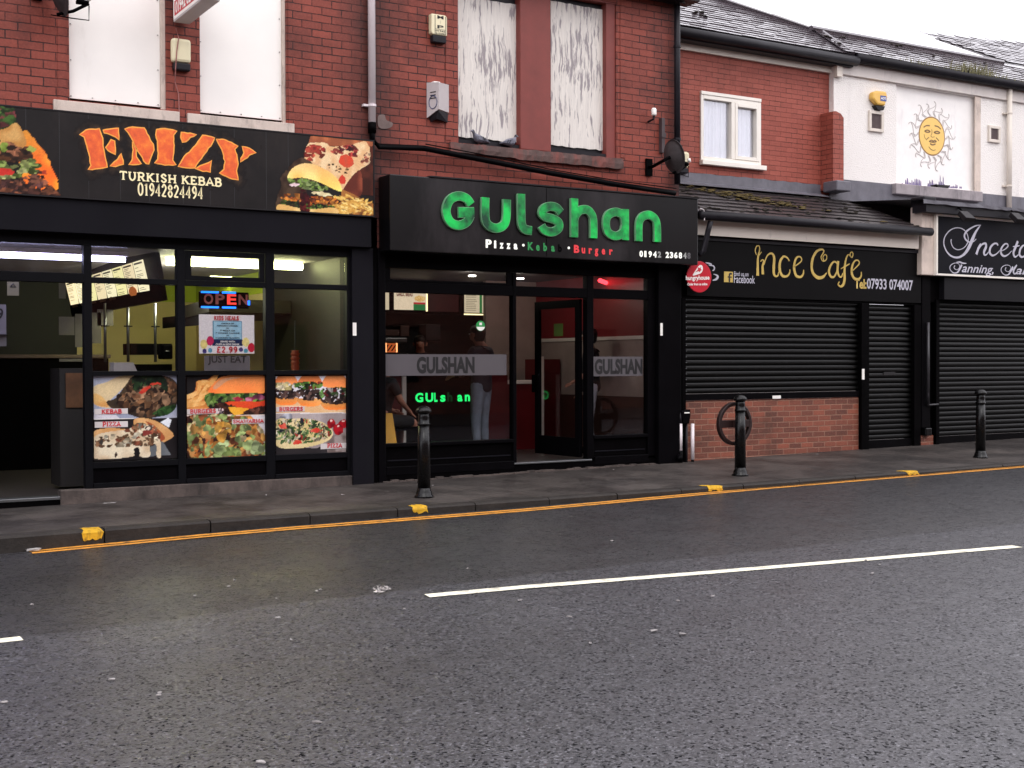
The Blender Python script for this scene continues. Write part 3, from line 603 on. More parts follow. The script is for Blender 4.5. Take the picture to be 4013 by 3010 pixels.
for q in ((116, 213, 388.6, 266), (405.8, 243, 636.6, 289)):
    r = RX(*q, -.04); box('window_sill', M['sill_white'], A, r[0], r[1], -.04, .0695, r[2], r[3] - .005, .006)
# upright rows of brick heads beside the windows
for xx in (bl[0] - .12, br[1] + .05): 
    box('brick_quoin_strip', M['brick'], A, xx, xx + .075, -.008, 0, 3.95, 8.3)
# painted shop front: everything at street level
F = M['char']
gz0 = at(280, 601)[1]; gz1 = at(193, 533)[1]; mz = at(279, 613)[1]; pz1 = at(386, 801)[1]; pz0 = at(386, 811)[1]; bz1 = at(240, 998)[1]; bz0 = at(240, 1011)[1]; kz = at(240, 1053)[1]
xp = [at(183, 800)[0], at(200, 800)[0], at(384.5, 800)[0], at(401, 800)[0], at(575, 800)[0], at(594, 800)[0], at(750.5, 800)[0], at(758, 800)[0], at(803, 800)[0]]
soff = at(358, 513, -.12)[1]
box('shutter_housing', M['char2'], A, -2.9, at(802.5, 500, -.12)[0], -.12, .0, soff, 3.075, .006)
box('header', F, A, -2.9, xp[7], .02, .12, gz1 + .012, soff + .02)
box('end_pilaster', M['char2'], A, xp[7], xp[8], -.05, .3, z_base(5.8) - .03, soff - .002, .004)
for a, b in ((0, 1), (2, 3), (4, 5)): box('mullion', F, A, xp[a], xp[b], .0, .1, kz, gz1 + .012, .005)
box('mullion', F, A, xp[6], xp[7], .0, .1, kz, gz1 + .012, .005)
for a, b in ((1, 2), (3, 4), (5, 6)):
    box('transom_bar', F, A, xp[a], xp[b], .003, .095, mz, gz0, .004)
    box('middle_rail', F, A, xp[a], xp[b], .003, .095, pz0, pz1, .004)
    box('bottom_rail', F, A, xp[a], xp[b], .002, .095, bz0, bz1, .004)
    box('kick_panel', M['blk2'], A, xp[a], xp[b], .03, .06, kz, bz0)
    box('sill_rail', F, A, xp[a], xp[b], -.012, .095, kz, kz + .05, .004)
    for (u, v, mt) in ((gz0, gz1 + .012, 'glass_hi'), (pz1, mz, 'glass'), (bz1, pz0, 'glass')):
        MB().box(xp[a] + .003, xp[b] - .003, .055, .059, u + .002, v - .002).build('window_pane', M[mt], A)
# opening casement frame of the second transom light
t_ = MB(); x0, x1, z0, z1 = xp[3] + .004, xp[4] - .004, gz0 + .003, gz1 + .008
t_.box(x0, x0 + .07, .02, .05, z0, z1).box(x1 - .06, x1, .02, .05, z0, z1).box(x0 + .07, x1 - .06, .02, .05, z1 - .055, z1).box(x0 + .07, x1 - .06, .02, .05, z0, z0 + .045).build('casement', F, A)
# doorway side
dz1 = at(100, 588)[1]; dz0 = at(100, 609)[1]
box('door_transom', F, A, -2.9, xp[0], .0, .1, dz0, dz1, .004)
box('window_pane', M['glass_hi'], A, -2.9, xp[0] - .003, .05, .054, dz1 + .002, gz1 + .01)
box('shop_front_pier', M['char2'], A, -2.9, .1, -.02, .2, 0, gz1)
tz = at(100, 1074)[1]
MB().box(-2.9, xp[0] + .02, -.02, .16, tz - .03, tz).build('door_threshold', M['steel'], A, bevel=.004)
MB().box(-2.9, xp[0] - .02, -.01, .3, -.2, tz - .031).build('door_step', M['blk'], A)
MB().box(xp[0] - .25, xp[7], -.035, .09, -.15, kz - .002).build('plinth', M['concrete'], A, bevel=.01)
# interior shell
IY = 6.2
MB().box(-2.78, EX - .1, .12, 8, -.12, tz - .035).build('floor', M['floor_dk'], A)
MB().box(-2.78, EX - .1, .14, 8, 2.66, 2.71).build('ceiling', M['ceil'], A)
lx = at(341, 600, IY)[0]; lz = at(365, 652, IY)[1]
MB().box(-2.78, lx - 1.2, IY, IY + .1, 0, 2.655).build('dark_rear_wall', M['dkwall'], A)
MB().box(lx, EX - .11, IY, IY + .1, lz, 2.655).build('lime_wall', M['lime'], A)
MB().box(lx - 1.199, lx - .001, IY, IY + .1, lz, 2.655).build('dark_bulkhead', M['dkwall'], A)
MB().box(EX - .14, EX - .101, 3.2, IY - .01, lz, 2.655).build('lime_wall', M['lime'], A); MB().box(EX - .14, EX - .101, 3.2, IY - .01, 0, lz - .002).build('cream_wall', M['creamwall'], A)
MB().box(lx - 1.199, EX - .11, IY, IY + .1, 0, lz - .002).build('cream_wall', M['creamwall'], A)
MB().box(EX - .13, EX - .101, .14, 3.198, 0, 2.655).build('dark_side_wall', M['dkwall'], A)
# bulkhead of the extractor canopy, stainless steel
cb = thing('extractor_canopy', 'dull steel cooking canopy over the counter behind the shop window', 'extractor hood', (5, 3, 2.2))
MB().slab([(4.95, 2.2, 2.05), (EX - .15, 2.2, 2.05), (EX - .15, 3.1, 1.98), (4.95, 3.4, 2.0)], (0, 0, .16)).build('hood', M['steel_dk'], cb)
MB().box(4.97, 4.99, 2.25, 4.3, 1.9, 2.05).build('filter_edge', M['char2'], cb)
# counters
ct = thing('serving_counter', 'long brown topped serving counter at the back of the kebab shop', 'counter', (2, 4, 0))
zc = at(100, 766, 4.2)[1]
MB().box(-1.5, 4.2, 4.0, 4.6, zc - .05, zc + .0).build('counter_top', M['timber'], ct, bevel=.01)
MB().box(-1.5, 4.18, 4.06, 4.58, .05, zc - .052).build('counter_front', M['blk'], ct)
c2_ = crop(0, 850, 2.765)
# lit menu boards hung above the counter
def quad3(pts, th):
    P = [Vector(p) for p in pts]; n = (P[1] - P[0]).cross(P[3] - P[0]).normalized(); return MB().slab([p for p in P], n * th), n
tl = c2_(715, 720); bl_ = c2_(790, 1030); tr = c2_(1560, 460); br_ = c2_(1655, 870)
def P3(d, Y): x, z = at(d[0], d[1], Y); return Vector((x, Y, z))
TL, TR, BR, BL = P3(tl, 4.05), P3(tr, 1.35), P3(br_, 1.62), P3(bl_, 4.3)
mn = thing('menu_board', 'long backlit menu board hung at a slant over the kebab shop counter', 'menu board', tuple(TL))
hx = (TR - TL).normalized(); back = Vector((hx.y, -hx.x, 0)).normalized() * -.06
if back.y < 0: back = -back
ex = hx * .05; m = MB(); m.slab([TL - ex + Vector((0, 0, .05)), TR + hx * .28 + Vector((0, 0, .12)), BR + hx * .3 - Vector((0, 0, .06)), BL - ex - Vector((0, 0, .06))], back); m.build('case', M['char2'], mn)
def mp(u, v): return (TL * (1 - u) + TR * u) * (1 - v) + (BL * (1 - u) + BR * u) * v
fr = -back.normalized()
mm = MB(); N_ = 8
lit = [emit('menu_panel_light', c, .95, (200, 190, 170)) for c in ((240, 222, 176), (250, 240, 196), (244, 236, 170))]
for k in range(N_):
    a, b = k / N_ + .006, (k + 1) / N_ - .006
    P = [mp(a, .0), mp(b, .0), mp(b, 1), mp(a, 1)]; pm = MB().slab([p + fr * .012 for p in P], fr * -.008); po = pm.build('menu_panel', lit[k % 3], mn)
    tx = MB(); tx.cur = 0
    for r_ in range(15):
        if random.random() < .2: continue
        v = .12 + r_ * .045 + random.uniform(-.005, .005)
        if v > .68 and k in (0, 1, 2, 3, 4, 6): continue
        u1 = a + (b - a) * random.uniform(.1, .16); u2 = a + (b - a) * random.uniform(.45, .8)
        tx.slab([mp(u1, v) + fr * .015, mp(u2, v) + fr * .015, mp(u2, v + .014) + fr * .015, mp(u1, v + .014) + fr * .015], fr * -.001)
    tx.slab([mp(a + (b - a) * .1, .04) + fr * .015, mp(b - (b - a) * .1, .04) + fr * .015, mp(b - (b - a) * .1, .085) + fr * .015, mp(a + (b - a) * .1, .085) + fr * .015], fr * -.001)
    tx.build('menu_lettering', paint('faded_menu_print', (150, 138, 110), .6, .1, 9), po)
    def disc(u, v, ru, rv, mat, nm='menu_picture'):
        pts = [mp(a + (b - a) * (u + ru * math.cos(t)), v + rv * math.sin(t)) + fr * .016 for t in [i * math.pi / 7 for i in range(14)]]
        MB().slab(pts, fr * -.001).build(nm, mat, po)
    if k in (0, 1, 2, 3, 4): disc(.35, .84, .2, .07, paint('menu_food_print', (140, 106, 70), .6, .4, 30)); disc(.65, .86, .2, .07, paint('menu_food_print2', (120, 90, 66), .6, .4, 30))
    if k == 6: disc(.5, .76, .4, .14, emit('menu_pizza_print', (226, 130, 70), .35, (220, 120, 60)))
# fluorescent tubes and spots
def lamp_light(p, col_, w_, r_=.05):
    l_ = bpy.data.lights.new('spot_lamp_light', 'POINT'); l_.energy = w_; l_.color = col_; l_.shadow_soft_size = r_; o_ = bpy.data.objects.new('lamp_light', l_); COL.objects.link(o_); o_.location = p; return o_
def tube_light(a, b, Y, mat, label, r=.028):
    pa, pb = P3(a, Y), P3(b, Y); zz = (pa.z + pb.z) / 2; pa.z = pb.z = zz
    t = thing('fluorescent_light', label, 'ceiling light', tuple(pa)); MB().tube([pa, pb], r, 10).build('lamp_tube', mat, t, smooth=True)
    MB().box(pa.x - .03, pb.x + .03, Y - .03, Y + .03, zz + r + .004, zz + r + .05).build('batten', M['white_frame'], t); return t
lw_ = emit('cool_tube', (206, 206, 255), 10.0, (230, 230, 255)); ly_ = emit('warm_green_tube', (246, 250, 176), 26.0, (255, 255, 200))
tube_light((-220, 540), (270, 563), .42, lw_, 'long cool white ceiling tube glowing above the open doorway', .03)
tube_light((360, 563), (652, 578), 1.6, ly_, 'bright yellowish ceiling tube behind the transom above the open sign', .045)
tube_light((455, 592), (560, 594), 4.6, ly_, 'second yellowish ceiling tube, deeper inside above the kids meals poster', .05)
lamp_light((4.5, 2.6, 2.25), (1, 1, .72), 26, .15); lamp_light((1.6, .9, 2.4), (.85, .87, 1), 7, .15)
spt = emit('spot_lamp', (255, 250, 235), 12.0, (255, 255, 255))
for i, (dx, dy, Y, lb) in enumerate(((36, 569, 4.6, 'small round ceiling spot above the doorway transom, right one of the pair'), (9, 580, 5.0, 'small round ceiling spot above the doorway transom, left one of the pair'), (349, 646, 3.2, 'small round spot under the menu board end beside the lime wall'), (295, 655, 3.0, 'small round spot under the middle of the slanting menu board'), (258, 661, 2.9, 'small round spot under the menu board, nearest its left end'))):
    p = P3((dx, dy), Y); t = thing('spot_light', lb, 'ceiling light', tuple(p), 'small round spot lights in the kebab shop'); MB().lathe([(.05, 0), (.05, .012), (.03, .014)], tuple(p), 12).build('lamp', spt, t); MB().lathe([(.065, .015), (.065, .03)], tuple(p), 12).build('collar', M['steel'], t)
# papers and posters seen inside the doorway
def sheet_thing(name, label, cat, q, Y, mat, th=.004, group=None):
    r = RX(*q, Y); t = thing(name, label, cat, (r[0], Y, r[2]), group); box('sheet', mat, t, r[0], r[1], Y, Y + th, r[2], r[3]); return t, r
t, r = sheet_thing('warning_notice', 'yellowed warning notice with a triangle hung above the dark doorway', 'notice', (15.5, 608.5, 41, 639), .7, paint('yellowed_paper', (120, 114, 92), .7, .1, 9))
MB().ribbon([(r[0] + .03, r[2] + .09), ((r[0] + r[1]) / 2, r[3] - .02), (r[1] - .03, r[2] + .09), (r[0] + .03, r[2] + .09)], .012, r[0] * 0 + .694, .7).build('triangle_mark', M['ink'], t)
t, r = sheet_thing('price_poster', 'white price poster cut off at the left edge of the dark doorway', 'poster', (-30, 657, 14, 748), 1.2, paint('dim_poster', (126, 122, 128), .7, .1, 5))
bword('9', r[1] - .09, r[1] - .03, r[2] + .29, .11, 1.2, 'lettering', M['ink'], t, .02); MB().lathe([(.001, 0), (.1, .001), (.1, .004)], (r[1] - .08, 1.19, r[2] + .12), 14).build('picture', M['dkgrey'], t)
for q, lb in (((127, 684, 161, 724), 'pale paper sheet pinned on the dark rear wall, left of the hanging roll'), ((162, 678, 180, 750), 'long hanging strip of paper beside the door post in the kebab shop'), ((195, 675, 219, 742), 'pale sheet behind the window just right of the door post'), ((210, 668, 245, 704), 'crumpled clear sheet hung under the menu board'), ((127, 607, 142, 645), 'small pale sheet beside the left end of the menu board'), ((128, 775, 181, 781), 'pale box edge standing on the brown counter')):
    sheet_thing('paper_sheet', lb, 'paper', q, 2.9, paint('dull_paper', (118, 114, 104), .7, .15, 5))
t = thing('shop_scales', 'black till machine on a shelf by the cream wall', 'till', (4.2, 3, 1.1)); r = RX(352, 744, 374, 776, 3); MB().box(r[0], r[1], 3, 3.25, r[2], r[3]).build('body', M['blk'], t, bevel=.02); MB().lathe([(.03, 0), (.02, .01)], (r[1] - .08, 2.99, r[2] + .1), 12).build('dial', M['steel'], t)
for dx, lb in ((226.5, 'left one of three upright counter posts behind the window'), (276, 'middle one of three upright counter posts behind the window'), (335, 'right one of three upright counter posts behind the window')):
    x, z1 = at(dx, 655, 2.6); z0 = at(dx, 782, 2.6)[1]; t = thing('counter_post', lb, 'post', (x, 2.6, z0), 'steel posts holding the counter screen'); MB().tube([(x, 2.6, z0), (x, 2.6, z1)], .018, 8).build('post', M['steel'], t, smooth=True)
    MB().box(x - .05, x + .05, 2.58, 2.6, z0 + .43, z0 + .445).build('clip', M['dkgrey'], t)
r = RX(284, 660, 360, 742, 5.9); 
t = thing('shelf_unit', 'low dark shelf unit standing against the cream wall', 'shelf', (4, 5, 0)); r = RX(283, 742, 372, 800, 3.1); MB().box(r[0], r[1], 3.1, 3.5, .1, r[2] + .08).box(r[0], r[1], 3.1, 3.5, r[2] + .2, r[3]).build('body', M['blk'], t)
t = thing('food_box', 'pale cardboard food box at the back of the shop window', 'box', (3.2, .8, .9)); r = RX(246, 783, 298, 806, 1.0); MB().slab([(r[0], 1, r[2]), (r[1], 1, r[2]), (r[1] - .05, 1, r[3]), (r[0], 1, r[3])], (0, .2, 0)).build('carton', M['paper'], t)
# glazed counter front seen low beyond the doorway
t = thing('display_fridge', 'brown lit drinks chiller just inside the kebab shop doorway', 'fridge', (2.6, .6, 0)); r = RX(140, 806, 182, 880, .9)
MB().box(r[0] - .05, r[1] + .1, .92, 1.4, .1, r[3] + .05).build('cabinet', M['dkwall'], t); box('door_glass', paint('brown_lit_panel', (96, 66, 44), .4, .4, 6), t, r[0] + .01, r[1] + .04, .9, .918, r[2], r[3])
# kebab spit and grill
t = thing('kebab_spit', 'orange glowing doner meat on an upright spit behind the right pane', 'kebab spit', (5, 1.6, 1)); r = RX(630, 757, 645, 812, 1.6); xm = (r[0] + r[1]) / 2
MB().lathe([(.045 + .008 * math.sin(k_ * 2.4) + .004 * (k_ % 3), r[2] + (r[3] - r[2]) * k_ / 16) for k_ in range(17)], (xm, 1.6, 0), 14).build('meat', emit('hot_meat', (150, 56, 30), .12, (120, 56, 36)), t, smooth=True)
zt = at(637, 692, 1.6)[1]; MB().tube([(xm, 1.6, r[2] - .1), (xm, 1.6, zt)], .008, 6).build('skewer', M['steel'], t)
MB().box(xm + .25, xm + .75, 1.75, 2.1, .95, zt).build('burner_case', M['steel_dk'], t, bevel=.02); MB().box(xm - .4, xm + .85, 1.45, 2.1, .7, .93).build('drip_tray', M['steel_dk'], t)
# open sign
os_ = thing('open_sign', 'glowing open sign with red letters and blue edge strips in the window', 'neon sign', (4.7, .12, 2)); r = RX(430, 629, 538, 667, .16)
MB().box(r[0], r[1], .16, .19, r[2], r[3]).build('backing', M['blk'], os_, bevel=.01)
rd = emit('red_sign_light', (255, 62, 50), 1.1, (120, 30, 30)); rd2 = emit('pale_sign_light', (180, 80, 70), .22, (96, 66, 60)); blu = emit('blue_sign_light', (20, 110, 255), 2.6, (20, 60, 160))
w4 = (r[1] - r[0]) / 4.4
for i, ch in enumerate('OPEN'): bword(ch, r[0] + .05 + i * w4 * 1.02, r[0] + .05 + i * w4 * 1.02 + w4 * .82, r[2] + .045, (r[3] - r[2]) * .6, .16, 'letter', rd if ch == 'E' else rd2, os_, .03)
b_ = MB(); zt, zb = r[3] - .008, r[2] + .008
for a, b in ((.04, .42), (.5, .8)): b_.tube([(r[0] + a * .5, .15, zt), (r[0] + b * .5, .15, zt)], .011, 6).tube([(r[0] + a * .5, .15, zb), (r[0] + b * .5, .15, zb)], .011, 6)
b_.tube([(r[1] - .005, .15, zb + .03), (r[1] - .005, .15, (zb + zt) / 2)], .013, 6); b_.build('blue_strip', blu, os_)
# kids meals poster (its cartoon figures are left out) and a takeaway sticker
kp = thing('kids_meal_poster', 'white kids meals price poster with balloons taped inside the window', 'poster', (4.7, .09, 1.4)); r = RX(429.5, 679, 549.5, 764, .085)
ar = Art(r[0], r[1], r[2], r[3], .085, 110, None, (232, 226, 228)); ar.fill([(.25, .37), (.77, .37), (.77, .84), (.25, .84)], (70, 120, 150), smooth=False); ar.fill([(.26, .38), (.76, .38), (.76, .83), (.26, .83)], (150, 196, 220), (170, 208, 226), smooth=False); ar.fill([(.24, .2), (.78, .2), (.78, .36), (.24, .36)], (28, 44, 84), smooth=False)
for u, v, c in ((.09, .24, (228, 208, 130)), (.2, .33, (190, 40, 90)), (.1, .07, (60, 50, 110)), (.2, .09, (90, 150, 180)), (.84, .3, (232, 214, 140)), (.94, .16, (196, 36, 60)), (.75, .11, (70, 60, 110)), (.84, .08, (80, 150, 170))): ar.blob(u, v, .065 if v > .12 else .04, .12 if v > .12 else .06, c, tuple(min(255, x * 1.1) for x in c), jag=.04, rough=0)
ar.build('picture', M['print'], kp, depth=0)
X = lambda u: r[0] + (r[1] - r[0]) * u
Zf = lambda v: r[2] + (r[3] - r[2]) * v
sword('KIDS MEALS', X(.27), X(.72), Zf(.865), (r[3] - r[2]) * .1, .083, 'lettering', M['red_ink'], kp, .22)
for k, s_ in enumerate(('CHOICE OF', 'POPCORN CHICKEN', 'OR', '7" PIZZA OR', '7" DONNER CALZONE', 'OR', '3 CHICKEN NUGGETS')): bword(s_, X(.51 - .017 * len(s_) * .75), X(.51 + .017 * len(s_) * .75), Zf(.76 - .062 * k), (r[3] - r[2]) * .034, .083, 'lettering', M['ink'], kp, .03)
for k, s_ in enumerate(('SERVED WITH', 'CHIPS & KIDS DRINK')): bword(s_, X(.51 - .015 * len(s_) * .8), X(.51 + .015 * len(s_) * .8), Zf(.29 - .07 * k), (r[3] - r[2]) * .04, .083, 'lettering', M['white_ink'], kp, .03)
sword('£2.99', X(.31), X(.7), Zf(.03), (r[3] - r[2]) * .14, .083, 'lettering', M['red_ink'], kp, .24)
js = thing('takeaway_sticker', 'grey takeaway ordering sticker below the kids meals poster', 'sticker', (4.7, .08, 1.3)); r = RX(441, 768, 540, 800, .08); box('sheet', paint('grey_film', (96, 92, 96), .6, .1, 5), js, r[0], r[1], .08, .083, r[2], r[3])
bword('JUST EAT', r[0] + .04, r[1] - .04, r[2] + .085, .075, .079, 'lettering', M['ink'], js, .02)
# fascia sign with printed pictures and lettering
SY = -.15
r = RX(0, 231, 805.8, 465.6, SY); sx0, sx1 = .6, at(806, 305, SY)[0]; sz1 = .5 * (at(0, 230.5, SY)[1] + at(805, 304, SY)[1]); sz0 = .5 * (at(0, 416.5, SY)[1] + at(807, 466, SY)[1])
S = thing('fascia_sign', 'dark printed kebab shop sign with flaming orange letters and food pictures', 'shop sign', (3, SY, sz0))
box('board', paint('dark_plank_print', (27, 23, 23), .5, .3, 3, spec=.2, dirt=((44, 37, 33), 2.2, .52, .5)), S, sx0, sx1, SY, -.001, sz0, sz1)
MB().box(sx0, sx1 + .012, SY - .006, -.001, sz1 + .001, sz1 + .014).box(sx1 + .001, sx1 + .013, SY - .006, -.001, sz0, sz1).box(sx0, sx1 + .013, SY - .006, -.001, sz0 - .013, sz0 - .001).build('edge_trim', M['dkgrey'], S)
pl = MB()
for k in range(18): xx = sx0 + .3 * k + random.uniform(-.03, .03); pl.box(xx, xx + .006, SY - .001, SY, sz0 + .002, sz1 - .002)
pl.build('plank_lines', M['ink'], S)
cA = crop(0, 350, 1.4747); cB = crop(700, 0, 2.212)
def flame(pts, cr, mb, y0, grow=0.0):
    P = [np.array(at(*cr(*p), SY)) for p in pts]; c = sum(P) / len(P); out = []
    for i in range(len(P)):
        a, b = P[i], P[(i + 1) % len(P)]; L = np.linalg.norm(b - a); n = max(1, int(L / .03)); t = (b - a) / (L + 1e-9); nn = np.array([t[1], -t[0]])
        for k in range(n): out.append(a + (b - a) * k / n)
    area = sum(P[i][0] * P[(i + 1) % len(P)][1] - P[(i + 1) % len(P)][0] * P[i][1] for i in range(len(P)))
    res = []
    for i, p in enumerate(out):
        t = out[(i + 1) % len(out)] - out[i - 1]; t = t / (np.linalg.norm(t) + 1e-9); nn = np.array([t[1], -t[0]]) * (1 if area > 0 else -1)
        res.append(tuple(p + nn * (grow + (rs.random() - .5) * .010)))
    return mb.prism(res, y0, SY - .0005)
EM = [[(690, 1165), (745, 1130), (858, 1118), (885, 1200), (900, 1330), (925, 1445), (830, 1462), (765, 1470), (790, 1435), (775, 1330), (745, 1230), (735, 1185)], [(895, 1130), (1025, 1112), (1030, 1210), (1005, 1185), (960, 1165), (905, 1150)], [(965, 1215), (990, 1225), (998, 1335), (960, 1320), (920, 1280), (945, 1245)], [(955, 1440), (990, 1405), (1020, 1380), (1050, 1330), (1070, 1425), (1000, 1440)],
 [(1080, 1118), (1150, 1105), (1250, 1108), (1285, 1185), (1325, 1250), (1330, 1300), (1300, 1380), (1285, 1420), (1265, 1420), (1200, 1310), (1150, 1220), (1110, 1150)], [(1150, 1235), (1175, 1290), (1180, 1360), (1225, 1420), (1120, 1425), (1150, 1380), (1155, 1300)], [(1360, 1125), (1430, 1118), (1530, 1135), (1500, 1170), (1505, 1290), (1495, 1390), (1525, 1430), (1430, 1430), (1340, 1415), (1370, 1380), (1370, 1250), (1355, 1170)],
 [(1575, 1150), (1700, 1165), (1650, 1190), (1610, 1225), (1585, 1230), (1565, 1190)], [(1755, 1175), (1860, 1195), (1840, 1240), (1770, 1330), (1700, 1430), (1690, 1455), (1620, 1450), (1548, 1440), (1600, 1360), (1680, 1280), (1720, 1220)], [(1690, 1460), (1780, 1425), (1832, 1395), (1820, 1490), (1760, 1480)],
 [(1875, 1205), (1950, 1215), (2058, 1265), (2030, 1290), (2050, 1340), (2060, 1420), (2045, 1480), (2065, 1560), (1990, 1540), (1900, 1500), (1945, 1470), (1950, 1400), (1930, 1300), (1895, 1240)]]
ARM = [(550, 1270), (610, 1285), (668, 1325), (615, 1345), (570, 1380), (535, 1405), (545, 1375), (570, 1325)]
# smoky halo behind the letters, then rim, then face
hal = Art(at(*c1(640, 1100), SY)[0], at(*cB(720, 1300), SY)[0], sz0 + .16, sz1 - .02, SY, 150, None, (27, 23, 23)); hm = np.zeros((hal.h, hal.w)); hal.cr = c1
for g in EM: hm = np.maximum(hm, hal.mask([(x_, y_) for x_, y_ in g]).astype(float))
for _ in range(9): hm = np.maximum(hm, .86 * np.maximum.reduce([np.roll(hm, 1, 0), np.roll(hm, -1, 0), np.roll(hm, 1, 1), np.roll(hm, -1, 1)]))
hn = vnoise(hal.h, hal.w, 14) * .6 + vnoise(hal.h, hal.w, 40) * .4; hh = np.clip(hm * hn * 1.3 - .25, 0, 1)[..., None]; hal.a = hal.a * (1 - hh) + np.array((92, 70, 52)) / 255. * hh
hal.build('smoke_print', M['print'], S, depth=.0012, drop=(27, 23, 23))
r1 = MB(); r2 = MB()
for g in EM: rs = random.Random(len(g) * 7 + int(g[0][0])); flame(g, c1, r1, SY - .0025, .009)
rs = random.Random(3); flame(ARM, cB, r1, SY - .0025, .009)
for g in EM: rs = random.Random(len(g) * 7 + int(g[0][0])); flame(g, c1, r2, SY - .004, -.003)
rs = random.Random(3); flame(ARM, cB, r2, SY - .004, -.003)
r1.build('lettering_rim', M['fire_rim'], S); r2.build('lettering', M['fire'], S)
p0 = at(*c1(1037, 1560), SY); p1 = at(*c1(1912, 1612), SY); zt = at(*c1(1040, 1488), SY)[1]
sword('TURKISH KEBAB', p0[0], p1[0] + .02, .5 * (p0[1] + p1[1]), (zt - p0[1]) * .98, SY, 'lettering', M['cream_ink'], S, .21)
p0 = at(*cA(797, 612), SY); p1 = at(*cA(1178, 635), SY); sword('01942824494', p0[0], p1[0], .5 * (p0[1] + p1[1]), .125, SY, 'lettering', M['cream_ink'], S, .18)
# left picture: wrap, salad and meat
cL = crop(0, 400, 4.3659)
def lr(a0, a1): return at(*a0, SY)[0], at(*a1, SY)[0]
xa, xb = sx0, at(*cL(1045, 1600), SY)[0]
a = Art(1.2, xb, sz0 + .002, sz1 - .002, SY, 150, cL, (27, 23, 23)).scale_to(); bgc = a.a.copy()
a.fill([(-900, 60), (130, 100), (250, 180), (260, 330), (150, 440), (-900, 700)], (34, 48, 26), (70, 100, 44), 20, rough=.02)
a.scatter([(-900, 60), (130, 100), (250, 180), (250, 330), (120, 420), (-900, 600)], [(110, 150, 70), (60, 90, 40), (150, 180, 100), (120, 60, 60)], 40, .035)
a.fill([(400, 500), (520, 560), (680, 760), (800, 930), (870, 1110), (960, 1280), (980, 1420), (900, 1520), (500, 1500), (300, 900)], (196, 100, 44), (214, 140, 56), 8, rough=.012, down=(230, 190, 150))
a.fill([(-900, 650), (0, 480), (150, 420), (270, 360), (360, 470), (450, 720), (300, 800), (100, 780), (-900, 800)], (206, 160, 96), (186, 132, 70), 10)
a.scatter([(-900, 640), (100, 640), (300, 700), (470, 760), (560, 960), (400, 1020), (-900, 1000)], [(120, 74, 46), (150, 96, 60), (90, 56, 40), (60, 40, 32), (170, 110, 80)], 110, .035, .4)
a.scatter([(-900, 1010), (300, 1000), (560, 960), (720, 1100), (640, 1200), (300, 1290), (-900, 1400)], [(166, 176, 104), (190, 196, 128), (110, 130, 60), (140, 158, 84), (210, 206, 170)], 80, .03)
a.blob(520, 800, 70, 70, (160, 170, 80), (110, 130, 50)); a.blob(50, 770, 80, 90, (140, 160, 70), (90, 110, 40)); a.blob(60, 1190, 170, 75, (196, 52, 44), (170, 40, 36), jag=.08)
a.scatter([(-900, 1330), (200, 1300), (560, 1230), (720, 1160), (780, 1330), (1000, 1560), (900, 1620), (-900, 1560)], [(96, 58, 50), (120, 76, 60), (70, 44, 40), (150, 90, 64), (110, 70, 66)], 120, .032, .35)
a.blob(760, 1190, 45, 50, (196, 84, 50), (170, 60, 40))
a.build('picture', M['print'], S, depth=.0022, drop=(27, 23, 23))
# right picture: pizza slice, burger, chips
cR = crop(1050, 500, 4.4844)
a = Art(at(*cR(60, 800), SY)[0], sx1 - .004, sz0 + .002, sz1 - .002, SY, 170, cR, (28, 24, 24)).scale_to()
a.fill([(1450, 700), (1640, 900), (1640, 1180), (1860, 1200), (1880, 240), (1300, 180), (1200, 300)], (60, 30, 24), (84, 40, 30), 12, False)
a.fill([(750, 150), (1850, 240), (1840, 330), (700, 330)], (150, 84, 56), (190, 110, 70), 12, False)
a.fill([(160, 1440), (150, 1240), (240, 1050), (230, 880), (330, 760), (420, 640), (600, 530), (780, 560), (900, 800), (400, 1440)], (52, 36, 28), (78, 60, 46), 16, rough=.02)
a.fill([(640, 540), (660, 380), (750, 270), (1000, 280), (1130, 340), (1500, 300), (1700, 250), (1790, 420), (1760, 640), (1560, 780), (1380, 1080), (1100, 1000), (860, 760), (760, 600)], (226, 180, 130), (236, 206, 160), 14, rough=.012)
a.scatter([(640, 540), (660, 380), (760, 300), (1000, 360), (980, 520), (800, 590)], [(190, 70, 56), (206, 90, 70), (170, 56, 50)], 26, .028)
a.scatter([(1100, 400), (1300, 330), (1500, 310), (1620, 460), (1560, 520), (1200, 480)], [(186, 66, 60), (200, 90, 76), (120, 50, 56)], 26, .025)
a.blob(1370, 590, 140, 130, (214, 72, 48), (196, 84, 60), jag=.1); a.blob(1300, 910, 60, 80, (206, 66, 48)); a.scatter([(850, 600), (1400, 700), (1300, 900), (1000, 800)], [(120, 80, 50), (150, 110, 70)], 14, .012)
a.scatter([(1640, 520), (1790, 420), (1780, 640), (1640, 640)], [(226, 190, 150), (180, 100, 80)], 16, .02)
a.fill([(1440, 900), (1600, 760), (1650, 900), (1620, 1200), (1300, 1180)], (96, 44, 34), (140, 70, 50), 12)
a.fill([(1290, 1080), (1500, 1170), (1700, 1280), (1860, 1330), (1880, 1560), (1180, 1500), (1160, 1400), (1280, 1300)], (170, 110, 56), (110, 70, 40), 12, False)
for _ in range(60):
    u = random.uniform(1180, 1850); v = random.uniform(1180 + max(0, (1500 - u)) * .1 + max(0, (u - 1500)) * .45, 1500)
    a.blob(u, v, 95, 20, random.choice([(236, 196, 104), (250, 222, 140), (224, 176, 84)]), (206, 150, 70), random.uniform(-1.0, 1.0), jag=.1)
